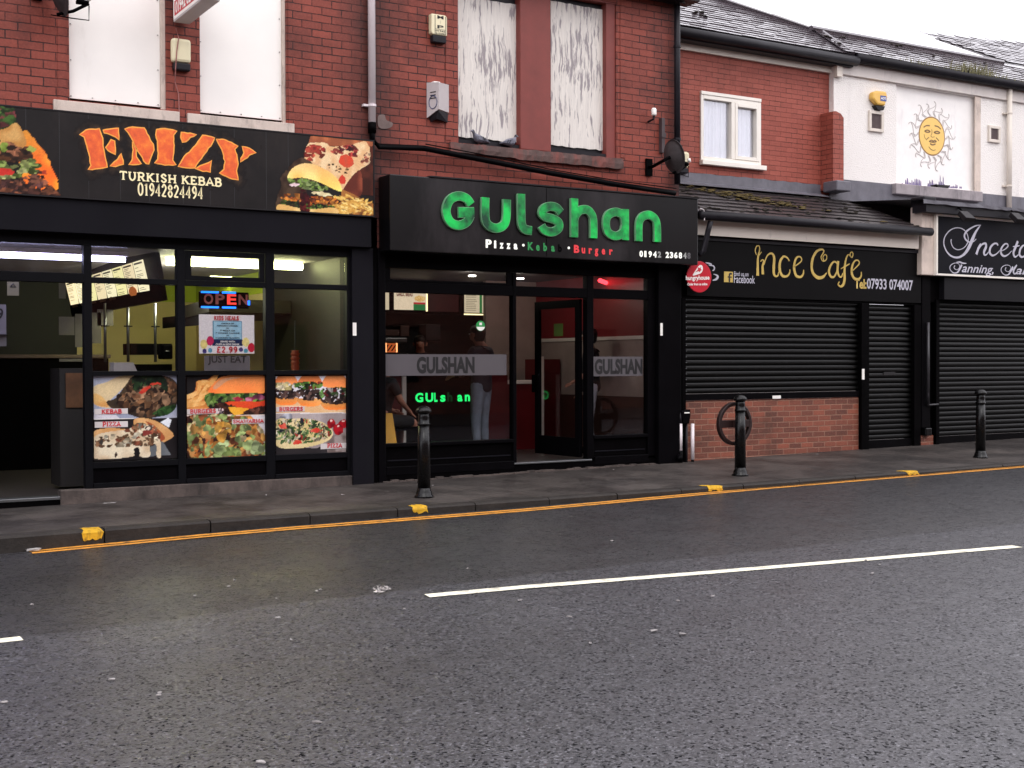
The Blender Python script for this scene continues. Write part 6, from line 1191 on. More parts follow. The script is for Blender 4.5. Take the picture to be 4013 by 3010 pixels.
# ================================================================ cafe (third building)
CF = thing('cafe_building', 'narrow cafe with closed black shutters, mossy tiled lean-to roof and white upper window', 'building', (13, 0, 0))
q1 = crop(2600, 700, 2.011); q2 = crop(2600, 1400, 2.458); q3 = crop(3300, 1100, 2.074); q4 = crop(2500, 0, 2.37); q5 = crop(3200, 0, 2.0738); q9 = crop(3500, 700, 3.318)
WY = 1.4; XL = GX1 + .0; XR = at(1801, 160, WY)[0]
win = RX(*q4(587, 842), *q4(1145, 1540), WY - .03)
wall(MB(), XL - .5, XR, 3.7, 6.3, WY, WY + .22, [win]).build('brick_wall', M['brick_cafe'], CF)
wf = MB(); x0, x1, z0, z1 = win; xm = at(*q4(872, 1100), WY)[0]; fy0, fy1 = WY - .03, WY + .08
lint = (z1 - z0) * .05
wf.box(x0, x1, fy0 - .01, fy1, z1 - lint, z1).box(x0, x0 + .05, fy0, fy1, z0, z1 - lint - .002).box(x1 - .05, x1, fy0, fy1, z0, z1 - lint - .002).box(x0 + .05, x1 - .05, fy0, fy1, z1 - lint - .06, z1 - lint - .002).box(x0 + .05, x1 - .05, fy0, fy1, z0, z0 + .055).box(xm - .035, xm + .035, fy0 - .004, fy1, z0 + .055, z1 - lint - .06)
wf.box(xm + .035, xm + .085, fy0 - .012, fy1 - .02, z0 + .056, z1 - lint - .061).box(x1 - .1, x1 - .05, fy0 - .012, fy1 - .02, z0 + .056, z1 - lint - .061).box(xm + .085, x1 - .1, fy0 - .012, fy1 - .02, z0 + .056, z0 + .11).box(xm + .085, x1 - .1, fy0 - .012, fy1 - .02, z1 - lint - .115, z1 - lint - .061)
WN = wf.build('window_frame', M['white_frame'], CF, bevel=.006)
MB().box(x0 + .05, xm - .035, WY + .03, WY + .034, z0 + .055, z1 - lint - .06).build('pane', M['glass_up'], WN); MB().box(xm + .085, x1 - .1, WY + .03, WY + .034, z0 + .11, z1 - lint - .115).build('pane', M['glass_up'], WN)
m = MB(); n = 50; v = []
for i in range(n + 1): x = x0 + .02 + (x1 - x0 - .04) * i / n; v += [(x, WY + .065 + .02 * math.sin(i * 1.9) + .01 * math.sin(i * .8), z0), (x, WY + .065 + .018 * math.sin(i * 1.9 + .4), z1)]
m.add(v, [(2 * i, 2 * i + 2, 2 * i + 3, 2 * i + 1) for i in range(n) ]).build('net_curtain', paint('net_curtain', (226, 228, 236), .9, .05, 9), WN)
box('inner_board', paint('pale_room', (184, 186, 198), .9, .05, 2), WN, x0, x1, WY + .19, WY + .2, z0, z1)
box('window_sill', M['white_frame'], CF, x0 - .01, x1 + .07, WY - .08, WY + .0, z0 - .07, z0 - .002, .006)
ez = at(*q4(395, 455), WY - .05)[1]
box('fascia_board', M['fascia'], CF, XL - .4, XR + .02, WY - .05, WY - .001, ez, ez + .17)
RY0, RZ0 = WY - .25, ez + .27
MB().box(XL - .4, XR + .2, WY - .22, WY - .052, ez + .09, ez + .19).build('soffit', M['gutter'], CF)
MB().tube([(XL - .4, RY0, RZ0 - .09), (XR + .25, RY0, RZ0 - .09)], .075, 10).build('gutter', M['gutter'], CF, smooth=True)
PIT = math.tan(math.radians(35))
def tiles(mb, moss, x0f, x1f, y0, z0, tanp, rows, pitch_, wdt=.3, th=.028, mossy=.15, jit=.004):
    cs = 1 / math.sqrt(1 + tanp * tanp); sn = tanp * cs; nx = Vector((0, -sn, cs)); up = Vector((0, cs, sn))
    for r_ in range(rows):
        o = Vector((0, y0, z0)) + up * (pitch_ * r_); xa, xb = x0f(r_), x1f(r_)
        if xb - xa < .1: continue
        x = xa + (-(r_ % 2) * wdt / 2)
        while x < xb:
            a, b = max(xa, x + .004), min(xb, x + wdt - .004)
            if b - a > .02:
                dz = random.uniform(-jit, jit); e = random.uniform(-.008, .008)
                base = [o + Vector((a, 0, 0)) + up * e, o + Vector((b, 0, 0)) + up * e, o + Vector((b, 0, 0)) + up * (pitch_ + .05), o + Vector((a, 0, 0)) + up * (pitch_ + .05)]
                lift = [th * 1.5 + dz, th * 1.5 + dz, .004, .004]; P = [p + nx * l for p, l in zip(base, lift)]
                mb.add([*P, *[p + nx * (l - th) for p, l in zip(base, lift)]], [(0, 1, 2, 3), (7, 6, 5, 4), (0, 4, 5, 1), (1, 5, 6, 2), (2, 6, 7, 3), (3, 7, 4, 0)])
            if moss is not None and random.random() < mossy:
                for _ in range(random.randint(1, 4)):
                    c = o + Vector((random.uniform(max(xa, x), min(xb, x + wdt)), 0, 0)) + up * random.choice([random.uniform(-.02, .03), random.uniform(0, pitch_ * .7)]) + nx * (th * 1.3)
                    blob(moss, c, random.uniform(.012, .04))
            x += wdt
def blob(mb, c, r, fl=.5):
    vs = []; fs = []
    for i in range(3):
        for k in range(7): t = 2 * math.pi * k / 7; q = r * math.cos(i * .55) * random.uniform(.7, 1.25); vs.append((c.x + q * math.cos(t) * 1.4, c.y + q * math.sin(t), c.z + r * fl * math.sin(i * .55)))
    vs.append((c.x, c.y, c.z + r * fl))
    for i in range(2):
        for k in range(7): fs.append((i * 7 + k, i * 7 + (k + 1) % 7, (i + 1) * 7 + (k + 1) % 7, (i + 1) * 7 + k))
    fs += [(14 + k, 14 + (k + 1) % 7, 21) for k in range(7)]; mb.add(vs, fs)
cs = math.cos(math.radians(35)); TP = .105
hipY = lambda x: 2.61 + (13.49 - x) * .43 - (1.3 - RY0) * 0
rf = MB(); ms = MB(); rows = 30
def hipx(r_): y = RY0 + TP * r_ * cs; return min(XR + .15, 13.49 + (2.61 - y) / .43 - .35)
tiles(rf, ms, lambda r_: XL - .5, hipx, RY0, RZ0, PIT, rows, TP, .26, .012, .04)
RF = rf.build('tiled_roof', M['tile_up'], CF); tag(ms.build('moss', M['mossdk'], RF), kind='stuff')
MB().slab([(XL - .5, RY0 + .02, RZ0 - .03), (XR + .1, RY0 + .02, RZ0 - .03), (13.0, RY0 + 3.0 * cs, RZ0 - .03 + 3.0 * cs * PIT), (XL - .5, RY0 + 3.1 * cs, RZ0 - .03 + 3.1 * cs * PIT)], (0, 0, -.06)).build('roof_deck', M['gutter'], CF)
hp = MB(); pv = None
for r_ in range(0, 30, 4):
    x = hipx(r_) + .03; y = RY0 + TP * r_ * cs; z = RZ0 + (y - RY0) * PIT + .03
    if x < XL - .3: break
    if pv is not None: hp.tube([pv, (x, y, z)], [.03, .042], 8)
    pv = (x, y, z)
hp.build('hip_tiles', M['tile_up'], RF)
# lean-to roof over the shop front
LY0 = -.2; lz0 = at(1700, 478, LY0)[1] + .03; LZ1 = 3.98; lt_ = (LZ1 - lz0) / (WY - .02 - LY0); LX0, LX1 = at(1508, 462, LY0)[0] - .12, at(1996, 500, LY0)[0]
lf = MB(); lm = MB(); lm2 = MB(); sl_ = math.hypot(WY - .02 - LY0, LZ1 - lz0); nr = 8
LTx1 = lambda r_: LX1 - .0 * r_
tiles(lf, lm, lambda r_: LX0 if r_ < 3 else XL + .02, LTx1, LY0, lz0, lt_, nr, sl_ / nr, .33, .016, .5, .004)
LR = lf.build('tiled_roof', M['tile'], CF); tag(lm.build('moss', M['mossdk'], LR), kind='stuff')
for _ in range(170):
    u = random.gauss(.42, .12); v = .62 - (u - .42) * 1.3 + random.gauss(0, .09)
    if 0 < v < 1: blob(lm2, Vector((LX0 + (LX1 - LX0) * u, LY0 + (WY - LY0) * v, lz0 + (LZ1 - lz0) * v + .035)), random.uniform(.015, .05), .35)
tag(lm2.build('moss', M['moss'], LR), kind='stuff')
MB().slab([(LX0, LY0 + .02, lz0 - .025), (LX1, LY0 + .02, lz0 - .025), (LX1, WY - .01, LZ1 - .04), (XL + .01, WY - .01, LZ1 - .04), (XL + .01, .3, lz0 - .025 + (.3 - LY0) * lt_)], (0, 0, -.05)).build('roof_deck', M['gutter'], CF)
m = MB(); n = 30; v = []
for i in range(n + 1): x = XL + .01 + (XR - XL - .3) * i / n; v += [(x, WY - .012, LZ1 + .2 + random.uniform(-.008, .008)), (x, WY - .014, LZ1 + .06), (x, WY - .2, LZ1 - .0 + random.uniform(-.006, .006)), (x, WY - .2, LZ1 - .012), (x, WY - .002, LZ1 + .02)]
m.add(v, [(i * 5 + k, i * 5 + 5 + k, i * 5 + 6 + k, i * 5 + k + 1) for i in range(n) for k in range(4)]).build('lead_flashing', M['lead'], CF)
MB().tube([(LX0 + .1, LY0 - .06, lz0 - .04), (LX1 + .08, LY0 - .06, lz0 - .04)], .062, 10).build('gutter', M['gutter'], CF, smooth=True)
fz0 = (at(*q1(362, 448), -.12)[1] + at(*q1(2040, 555), -.12)[1]) / 2; box('fascia_board', M['fascia'], CF, LX0 + .06, LX1 - .02, -.12, -.09, fz0, lz0 - .06)
box('soffit', M['gutter'], CF, LX0 + .06, LX1 - .02, -.0895, .0, fz0 + .02, fz0 + .05)
x, z = at(*q1(340, 350), -.2); z2 = at(*q1(322, 590), -.2)[1]
dp = thing('downpipe', 'short black pipe elbow dropping from the cafe gutter beside the green letter sign', 'drainpipe', (x, -.2, z)); MB().tube([(x + .02, -.26, z + .02), (x + .01, -.22, z - .1), (x - .05, -.2, z2 + .03), (x - .12, -.19, z2 - .02)], .036, 10).build('pipe', M['gutter'], dp, smooth=True)
tag(MB().tube([at3 for at3 in [(lambda d, y: (at(*d, y)[0], y, at(*d, y)[1]))(q1(a, b), -.3) for a, b in ((290, 235), (318, 245), (328, 290), (322, 330))]], .006, 6).build('cable', M['pipe_white']), 'loose white wire end hanging at the cafe gutter corner', 'cable')
# front wall: header, brick stall riser, party pilaster
sbT = at(1700, 560, 0)[1]; X1c = at(1985, 700)[0]
hz = at(1700, 641, .0)[1]
cz = (at(*q2(215, 412))[1] + at(*q2(1895, 390))[1]) / 2
gx = [at(1478.5, 700)[0], at(1857, 700)[0], at(1873.5, 700)[0], at(1972, 700)[0], at(1986, 700)[0]]
MB().box(gx[0] - .1, gx[1] + .0, .02, .25, -.1, cz).build('brick_stall_riser', M['brick_low'], CF)
MB().box(gx[0] - .05, gx[1], -.03, .019, z_base(10.5) - .1, z_base(13.8) - .09).build('cement_fillet', M['concrete'], CF)
box('sign_backboard', M['blk'], CF, gx[0] - .1, X1c + .02, .0, .12, hz - .06, fz0 + .048)
box('shutter_guide', M['blk'], CF, gx[0] - .06, gx[0], -.03, .08, z_base(10.6), hz - .062); box('shutter_guide', M['blk'], CF, gx[1], gx[2], -.04, .08, z_base(14) - .03, hz - .062, .004); box('shutter_guide', M['blk'], CF, gx[3], gx[4], -.03, .08, z_base(15) - .03, hz - .062)
def shutter(name, x0, x1, z0, z1, y, par, label=None, slots=None):
    m = MB(); v = []; prof = []; z = z0
    while z < z1 - .001:
        for dz, dy in ((0, 0), (.004, -.010), (.016, -.019), (.036, -.023), (.054, -.020), (.067, -.012), (.073, .001)): prof.append((z + dz, y + dy))
        z += .0756
    prof = [p for p in prof if p[0] <= z1]
    v = [(x0, b, a) for a, b in prof] + [(x1, b, a) for a, b in prof] + [(x0, y + .02, a) for a, b in prof] + [(x1, y + .02, a) for a, b in prof]; n = len(prof)
    m.add(v, [(i, i + n, i + n + 1, i + 1) for i in range(n - 1)] + [(i + 3 * n, i + 2 * n, i + 2 * n + 1, i + 3 * n + 1) for i in range(n - 1)] + [(i, i + 1, i + 1 + 2 * n, i + 2 * n) for i in range(n - 1)])
    o = m.build(name, M['shut'], par)
    e = MB(); z = z0 + .036
    while z < z1: e.lathe([(.009, -.001), (.007, .003), (.001, .005)], (x0 + .045, y - .022, z), 6); z += .0756
    return o, e
M['shut'] = paint('black_shutter_slats', (4, 4, 4), .34, .3, 5, spec=.18, dirt=((52, 48, 50), 11, .64, .8))
SH = thing('roller_shutter', 'wide closed black roller shutter above the low brick wall', 'roller shutter', (gx[0], .0, cz)); o, e = shutter('slats', gx[0] + .003, gx[1] - .003, cz + .09, hz - .06, .05, SH); e.build('rivets', M['steel'], SH)
box('bottom_bar', M['blk2'], SH, gx[0] + .003, gx[1] - .003, .0, .05, cz + .003, cz + .088, .005); r = RX(*q2(1050, 370), *q2(1130, 398), -.001); box('maker_plate', M['white_ink'], SH, r[0], r[1], -.003, -.0005, r[2], r[3])
SD = thing('roller_shutter', 'narrow closed black roller shutter over the cafe door, with a dark gap', 'roller shutter', (gx[2], 0, 0)); dz_ = z_base(14.5) + .0
o, e = shutter('slats', gx[2] + .003, gx[3] - .003, dz_ + .12, hz - .06, .05, SD); box('bottom_bar', M['blk2'], SD, gx[2] + .003, gx[3] - .003, .01, .05, dz_ - .02, dz_ + .118, .005)
r = RX(*q3(340, 742), *q3(436, 768), .02); box('lock_slot', M['ink'], SD, r[0], r[1], .024, .028, r[2], r[3])
# cafe sign
CS = thing('cafe_sign', 'black cafe sign board with looping gold lettering and a silver phone number', 'shop sign', (13, -.03, 2.3)); sx = RX(1512, 512, 1984, 622, -.03); z0c = at(1870, 634, -.03)[1]
box('board', paint('black_sign_board', (7, 6, 7), .5, .25, 2, spec=.08, dirt=((17, 16, 17), 1.6, .6, .4)), CS, gx[0] + .02, gx[4], -.03, -.002, hz - .03, fz0 - .06); box('top_trim', M['gutter'], CS, gx[0] + .1, gx[4], -.05, -.002, fz0 - .058, fz0 - .012)
g = MB(); k_ = 0
SCR = [([(732, 602), (722, 570), (732, 535), (752, 532), (757, 560), (748, 600), (742, 640), (742, 700), (741, 765)], [.012, .016, .016, .012, .016, .028, .034, .038, .05]),
 ([(741, 620), (755, 600), (772, 578)], [.02, .014, .008]),
 ([(782, 755), (780, 690), (790, 650), (775, 640), (765, 655)], [.045, .035, .02, .014, .012]), ([(790, 680), (815, 610), (850, 590), (870, 620), (868, 690), (868, 745), (880, 768), (900, 765), (905, 735)], [.012, .02, .028, .04, .045, .04, .03, .02, .01]),
 ([(990, 650), (975, 625), (945, 615), (918, 655), (915, 720), (935, 765), (970, 770), (992, 745), (995, 715)], [.02, .022, .028, .04, .045, .038, .03, .022, .01]),
 ([(1025, 700), (1050, 680), (1085, 650), (1080, 620), (1055, 618), (1035, 650), (1028, 710), (1045, 765), (1080, 775), (1100, 750), (1103, 718)], [.01, .014, .018, .02, .024, .034, .042, .04, .03, .024, .01]),
 ([(1262, 645), (1255, 620), (1270, 600), (1285, 610), (1280, 640), (1255, 650), (1240, 620), (1262, 575), (1245, 558), (1205, 575), (1175, 630), (1166, 700), (1180, 750), (1215, 780), (1255, 775), (1285, 742)], [.01, .012, .014, .014, .016, .018, .014, .02, .026, .034, .04, .042, .044, .05, .04, .012]),
 ([(1366, 668), (1345, 655), (1318, 680), (1302, 730), (1315, 770), (1340, 775), (1362, 740), (1372, 690)], [.02, .024, .03, .038, .036, .026, .024, .028]), ([(1375, 650), (1370, 720), (1380, 765), (1400, 775), (1412, 745)], [.04, .036, .03, .02, .01]),
 ([(1480, 618), (1468, 600), (1480, 578), (1492, 595), (1482, 622), (1455, 600), (1435, 640), (1425, 720), (1425, 790), (1415, 835), (1395, 850), (1375, 835), (1385, 812)], [.01, .012, .014, .014, .014, .016, .026, .036, .044, .04, .03, .022, .01]), ([(1395, 712), (1430, 692), (1465, 672)], [.008, .02, .012]),
 ([(1478, 735), (1510, 705), (1540, 670), (1530, 645), (1505, 650), (1485, 690), (1482, 745), (1500, 785), (1535, 792), (1555, 770), (1557, 735)], [.01, .014, .018, .02, .022, .032, .042, .04, .03, .024, .01])]
for pts, ww in SCR: k_ += 1; pen(g, q1, pts, ww, -.03, -.034, -.0305, .0004 * k_, 7)
g.build('lettering', M['gold'], CS)
r = RX(*q1(477, 732), *q1(546, 818), -.03); box('social_badge', M['gold'], CS, r[0], r[1], -.033, -.0305, r[2], r[3]); w_, h_ = r[1] - r[0], r[3] - r[2]
MB().ribbon(catmull([(r[0] + w_ * .88, r[3] - h_ * .2), (r[0] + w_ * .68, r[3] - h_ * .2), (r[0] + w_ * .6, r[3] - h_ * .36), (r[0] + w_ * .6, r[2] + h_ * .02)], 5), w_ * .17, -.0345, -.0332).box(r[0] + w_ * .4, r[0] + w_ * .85, -.036, -.0332, r[2] + h_ * .44, r[2] + h_ * .55).build('badge_letter', M['ink'], CS)
p0 = at(*q1(555, 766), -.03); p1 = at(*q1(670, 770), -.03); bword('Find us on', p0[0], p1[0], p0[1], .06, -.03, 'lettering', M['silver'], CS, .01); p0 = at(*q1(555, 820), -.03); p1 = at(*q1(720, 822), -.03); bword('Facebook', p0[0], p1[0], p0[1], .105, -.03, 'lettering', M['silver'], CS, .01)
p0 = at(*q1(1505, 862), -.03); p1 = at(*q1(1600, 865), -.03); bword('Tel:', p0[0], p1[0], p0[1], .13, -.03, 'lettering', M['gold'], CS, .035); p0 = at(*q1(1603, 865), -.03); p1 = at(*q1(1965, 880), -.03); bword('07933 074007', p0[0], p1[0], (p0[1] + p1[1]) / 2, .145, -.03, 'lettering', M['silver'], CS, .02)
al = thing('alarm_box', 'cream oval alarm box on the cafe wall, half hidden by the satellite dish', 'alarm box', (12, WY, 4.5)); r = RX(1466, 325, 1491, 363, WY - .09)
MB().box(r[0], r[1], WY - .09, WY, r[2], r[3]).build('cover', M['cream'], al, bevel=.04); MB().box(r[0] + .02, r[1] - .02, WY - .08, WY, r[2] - .08, r[2] - .002).build('base', M['gutter'], al, bevel=.015)
# round red projecting disc and the cup drawing behind it
q6 = crop(2580, 860, 4.878)
HD = thing('round_sign', 'round red takeaway ordering sign overlapping the corner of the cafe sign', 'round sign', (10.7, -.2, 2.4)); c = at(*q6(765, 1100), -.15); e = at(*q6(1048, 1100), -.15); tp = at(*q6(765, 800), -.15); Rr = tp[1] - c[1]; Rx_ = Rr
N_ = 36; MB().prism([(c[0] + Rx_ * math.cos(2 * math.pi * i / N_), c[1] + Rr * math.sin(2 * math.pi * i / N_)) for i in range(N_)], -.17, -.15).build('disc', paint('glossy_red_disc', (186, 26, 44), .3, .05, 4), HD, bevel=.004)
MB().box(c[0] - .02, c[0] + .02, -.149, .0, c[1] + .1, c[1] + .14).build('bracket', M['blk'], HD)
b_ = lambda a, bb: at(*q6(a, bb), -.17)
MB().prism([tuple(q) for q in catmull([b_(*p) for p in ((655, 1070), (720, 960), (780, 880), (830, 880), (850, 940), (820, 1020), (740, 1055))], 4, True)], -.1735, -.1705).build('emblem', M['white_ink'], HD)
MB().prism([b_(*p) for p in ((700, 1010), (755, 960), (750, 915), (790, 930), (815, 905), (805, 950), (830, 965), (795, 985), (790, 1010), (765, 990))], -.1755, -.174).build('emblem_star', M['red_ink'], HD)
p0, p1 = b_(525, 1170), b_(975, 1165); bword('hungryhouse', p0[0], p1[0], (p0[1] + p1[1]) / 2, .055, -.17, 'lettering', M['white_ink'], HD, .03, slope=.05); p0, p1 = b_(555, 1275), b_(935, 1262); bword('Order from us online', p0[0], p1[0], (p0[1] + p1[1]) / 2, .032, -.17, 'lettering', M['white_ink'], HD, .03, slope=.04)
g = MB(); pen(g, q6, [(900, 825), (960, 840), (1010, 860), (1000, 880), (960, 870)], [.01, .02, .02, .014, .008], -.03, -.0335, -.0305); pen(g, q6, [(1000, 880), (1050, 890), (1070, 930), (1055, 970), (1030, 975)], [.01, .016, .02, .018, .01], -.03, -.0335, -.0305, .0004); pen(g, q6, [(1050, 1045), (1110, 1065), (1135, 1100), (1100, 1145), (1035, 1165)], [.006, .02, .03, .03, .01], -.03, -.0335, -.0305, .0008); g.build('cup_drawing', M['silver'], CS)
# pipes at the foot of the party wall
for k, (a0, a1, mt, lb) in enumerate((((165, 640), (178, 900), 'pipe_white', 'short white pipe with a worn top at the foot of the black pilaster'), ((280, 640), (290, 985), 'pipe_white', 'thin white pipe standing against the left end of the low brick wall'), ((222, 640), (222, 1030), 'gutter', 'thin grey pipe between the two white pipes by the low brick wall'))):
    x, z1 = at(*q2(*a0), -.06); z0 = at(*q2(*a1), -.06)[1]; zg = z_pave(x, -.06); t = thing('service_pipe', lb, 'pipe', (x, -.06, zg)); MB().tube([(x, -.06, z0), (x, -.06, z1)], .024 if k < 2 else .015, 10).build('pipe', M[mt], t, smooth=True)
    if z0 > zg + .02: MB().tube([(x, -.06, zg - .01), (x, -.06, z0 - .001)], .027 if k == 0 else .02, 10).build('lower_pipe', M['blk2'], t, smooth=True)
    if k == 0: MB().tube([(x, -.06, z1 + .001), (x, -.05, z1 + .14)], .026, 8).build('collar', M['gutter'], t, smooth=True)
t = thing('meter_box', 'small black hopper box above the two thin white pipes', 'meter box', (10.7, -.05, .8)); r = RX(*q2(190, 505), *q2(262, 640), -.1); MB().prism([(r[0], r[2]), (r[1] - .02, r[2]), (r[1], r[3] - .08), (r[1], r[3]), (r[0] - .02, r[3] - .02)], -.1, .018).build('body', M['blk2'], t, bevel=.008)
box('white_stripe', M['white_ink'], t, r[0] + .02, r[1] - .02, -.104, -.1005, r[3] - .05, r[3] - .035)
x = at(1471, 700, -.03)[0]; t = thing('downpipe', 'thin black pipe running down beside the wide cafe shutter', 'drainpipe', (x, -.03, 0)); MB().tube([(x - .04, -.035, z_base(10.6) + .03), (x - .04, -.035, hz + .1)], .03, 10).build('pipe', M['blk2'], t, smooth=True)
MB().tube([(x - .1, -.13, z_base(10.6) + .045), (x - .04, -.04, z_base(10.6) + .09)], .035, 10).build('shoe', M['blk2'], t, smooth=True)

# ================================================================ salon (fourth building)
IN = thing('salon_building', 'white pebbledashed salon on the right with a painted sun on its blocked window', 'building', (18, 0, 0)); IYW = 1.3
XI = at(1801, 160, IYW)[0] + .0; XE = 34.0
bh = RX(*q5(625, 690), *q5(1282, 1560), IYW + .06)
wall(MB(), XI + .0, XE, 3.3, 6.25, IYW, IYW + .25, [bh]).build('pebbledash_wall', M['render'], IN)
MB().box(XI, XE, IYW + .25, 8, 3.3, 6.2).build('building_core', M['render'], IN)
box('window_board', paint('white_painted_board', (240, 236, 232), .6, .05, 3, dirt=((186, 180, 186), 2.5, .6, .5)), IN, bh[0] + .002, bh[1] - .002, IYW + .06, IYW + .08, bh[2], bh[3])
box('eaves_band', paint('weathered_white_band', (214, 206, 200), .7, .08, 3, dirt=((128, 118, 120), 3, .56, .7)), IN, XI + .005, XE, IYW - .05, IYW - .001, bh[3] + .01, 6.1, .006)
box('reveal_strip', M['sill_white'], IN, bh[1] - .08, bh[1] + .06, IYW - .02, IYW - .002, bh[2], bh[3] + .008)
sz = RX(*q5(648, 1500), *q5(1352, 1640), IYW - .12); m = MB(); m.box(sz[0], sz[1], IYW - .12, IYW + .059, sz[2], sz[2] + .17).build('window_sill', paint('stained_sill', (150, 142, 144), .7, .2, 5, .3, dirt=((84, 80, 84), 4, .5, .8)), IN, bevel=.012)
a0 = at(*q5(965, 1500), IYW - .08); a1 = at(*q5(1078, 1508), IYW - .08); ab = at(*q5(1030, 1560), IYW - .08)
m = MB(); m.prism([(a0[0], a0[1]), (a0[0] + .14, ab[1]), (a1[0] - .1, ab[1]), (a1[0], a1[1])], IYW - .1, IYW + .03).build('broken_hopper', M['dkgrey'], IN)
# flaked purple patches at the foot of the board
m = MB(); PYs = IYW + .058
for (xa_, xb_, hh_) in ((718, 850, 70), (900, 970, 60), (990, 1030, 110), (1100, 1140, 40), (690, 705, 20), (1030, 1090, 40), (1160, 1175, 20)):
    x = xa_
    while x < xb_:
        w_ = random.uniform(8, 18); h_ = hh_ * random.uniform(.3, 1); base = 1505 + (x - 718) * .06; p = [at(*q5(x, base), PYs), at(*q5(x + w_, base), PYs), at(*q5(x + w_ * .8, base - h_ * .8), PYs), at(*q5(x + w_ * .3, base - h_), PYs)]; m.prism(p, PYs - .0006 - random.random() * .001, PYs); x += w_
tag(m.build('flaked_paint', paint('purple_under_paint', (112, 100, 138), .7, .3, 12), IN), kind='stuff')
# grey course below, and lead roof behind the sign
MB().box(XI - .1, XE, IYW - .03, IYW - .001, 3.7, sz[2] + .16).build('grey_wall_base', M['lead'], IN)
# sun painting
sn = MB(); sc = at(*q5(938, 1107), PYs - .002); ra = abs(at(*q5(1043, 1107), PYs)[0] - at(*q5(836, 1107), PYs)[0]) / 2; rb = abs(at(*q5(938, 952), PYs)[1] - at(*q5(938, 1262), PYs)[1]) / 2; yF = IYW + .06
el = lambda k: [(sc[0] + k * ra * math.cos(t), sc[1] + k * rb * math.sin(t)) for t in [i * math.pi / 20 for i in range(40)]]
SU = tag(MB().prism(el(1.03), yF - .003, yF - .0008).build('sun_painting', paint('brown_outline', (150, 112, 66), .6, .1, 9)), 'yellow sun face painted on the white blocked window', 'painting'); ORG[SU.name] = Vector((0, 0, 0))
MB().prism(el(.96), yF - .0045, yF - .0032).build('face', paint('yellow_sun_paint', (238, 196, 110), .6, .05, 6), SU)
fm = MB(); k_ = 0
for pts, ww in (([(868, 1035), (890, 1022), (918, 1022)], .02), ([(958, 1022), (985, 1030), (1008, 1050)], .02), ([(876, 1066), (898, 1058), (920, 1070), (898, 1076), (876, 1066)], .02), ([(952, 1076), (978, 1068), (1000, 1080), (976, 1086), (952, 1076)], .02), ([(934, 1050), (936, 1080), (928, 1105), (938, 1115), (958, 1112)], .008), ([(888, 1140), (900, 1125), (912, 1118)], .014), ([(968, 1120), (980, 1130), (992, 1145)], .014), ([(914, 1150), (930, 1140), (945, 1146), (960, 1142), (970, 1152), (942, 1156), (914, 1150)], .018), ([(922, 1168), (942, 1178), (964, 1170)], .022), ([(910, 1192), (925, 1212), (945, 1222), (965, 1218)], .009), ([(872, 1090), (876, 1115), (888, 1132)], .005)): k_ += 1; pen(fm, q5, pts, ww, yF, yF - .006, yF - .0047, .0002 * k_)
fm.build('features', paint('brown_face_lines', (120, 92, 62), .6, .1, 9), SU)
ry = MB(); nry = 18
for i in range(nry):
    t = 2 * math.pi * i / nry + .1; d = np.array([math.cos(t), math.sin(t)]); pn = np.array([-d[1], d[0]]); L = .95 if i % 2 == 0 else .78; pts = []
    for s in (1, -1):
        P = [np.array(sc) + d * np.array([ra, rb]) * 1.04 + pn * .07 * s]
        for u, wv in ((.3, .10), (.6, .04), (.85, .0), (1.0, .02)): P.append(np.array(sc) + d * (np.array([ra, rb]) * 1.04 + L * rb * .85 * u) + pn * (s * wv * (1 - u * .6) + .06 * math.sin(u * 6)))
        k_ += 1; ry.ribbon(catmull(P, 4), .009, yF - .003, yF - .0007, .00012 * k_)
ry.build('rays', paint('grey_ray_lines', (192, 184, 180), .6, .1, 9), SU)
# vents, hexagonal alarm, downpipe
for q, lb in (((432, 893, 550, 1078), 'square dark vent in a white frame below the yellow alarm box'), ((1405, 1015, 1498, 1163), 'square dark vent in a white frame right of the painted sun')):
    r = RX(*q5(q[0], q[1]), *q5(q[2], q[3]), IYW - .04); t = thing('wall_vent', lb, 'vent', (r[0], IYW, r[2])); f_ = .05
    MB().box(r[0], r[1], IYW - .04, IYW, r[2], r[2] + f_).box(r[0], r[1], IYW - .04, IYW, r[3] - f_, r[3]).box(r[0], r[0] + f_, IYW - .04, IYW, r[2] + f_, r[3] - f_).box(r[1] - f_, r[1], IYW - .04, IYW, r[2] + f_, r[3] - f_).build('frame', M['fascia'], t, bevel=.006)
    m = MB(); z = r[2] + f_
    while z < r[3] - f_ - .01: m.box(r[0] + f_, r[1] - f_, IYW - .02, IYW - .005, z, z + .008); z += .018
    m.box(r[0] + f_, r[1] - f_, IYW - .005, IYW - .001, r[2] + f_, r[3] - f_).build('grille', paint('brown_grille', (112, 96, 96), .6, .1, 9), t)
t = thing('alarm_box', 'yellow many-sided alarm box with a blue patch on the white wall', 'alarm box', (15.3, IYW, 5.6)); hx6 = [at(*q5(*p), IYW - .1) for p in ((462, 745), (500, 735), (572, 742), (580, 790), (560, 862), (500, 852), (458, 800))]
MB().prism(hx6, IYW - .1, IYW).build('cover', paint('yellow_alarm_plastic', (222, 176, 84), .4, .06, 4), t, bevel=.03); hb = [at(*q5(*p), IYW - .08) for p in ((478, 855), (556, 865), (545, 895), (500, 890))]; MB().prism(hb, IYW - .08, IYW).build('base', M['dkgrey'], t)
r = RX(*q5(520, 775), *q5(568, 825), IYW - .104); box('blue_patch', paint('blue_print', (64, 84, 150), .5, .05, 5), t, r[0], r[1], IYW - .1035, IYW - .1005, r[2], r[3]); bword('ADT', r[0] + .01, r[1] - .01, r[2] + (r[3] - r[2]) * .3, (r[3] - r[2]) * .45, IYW - .1035, 'lettering', M['white_ink'], t, .03)
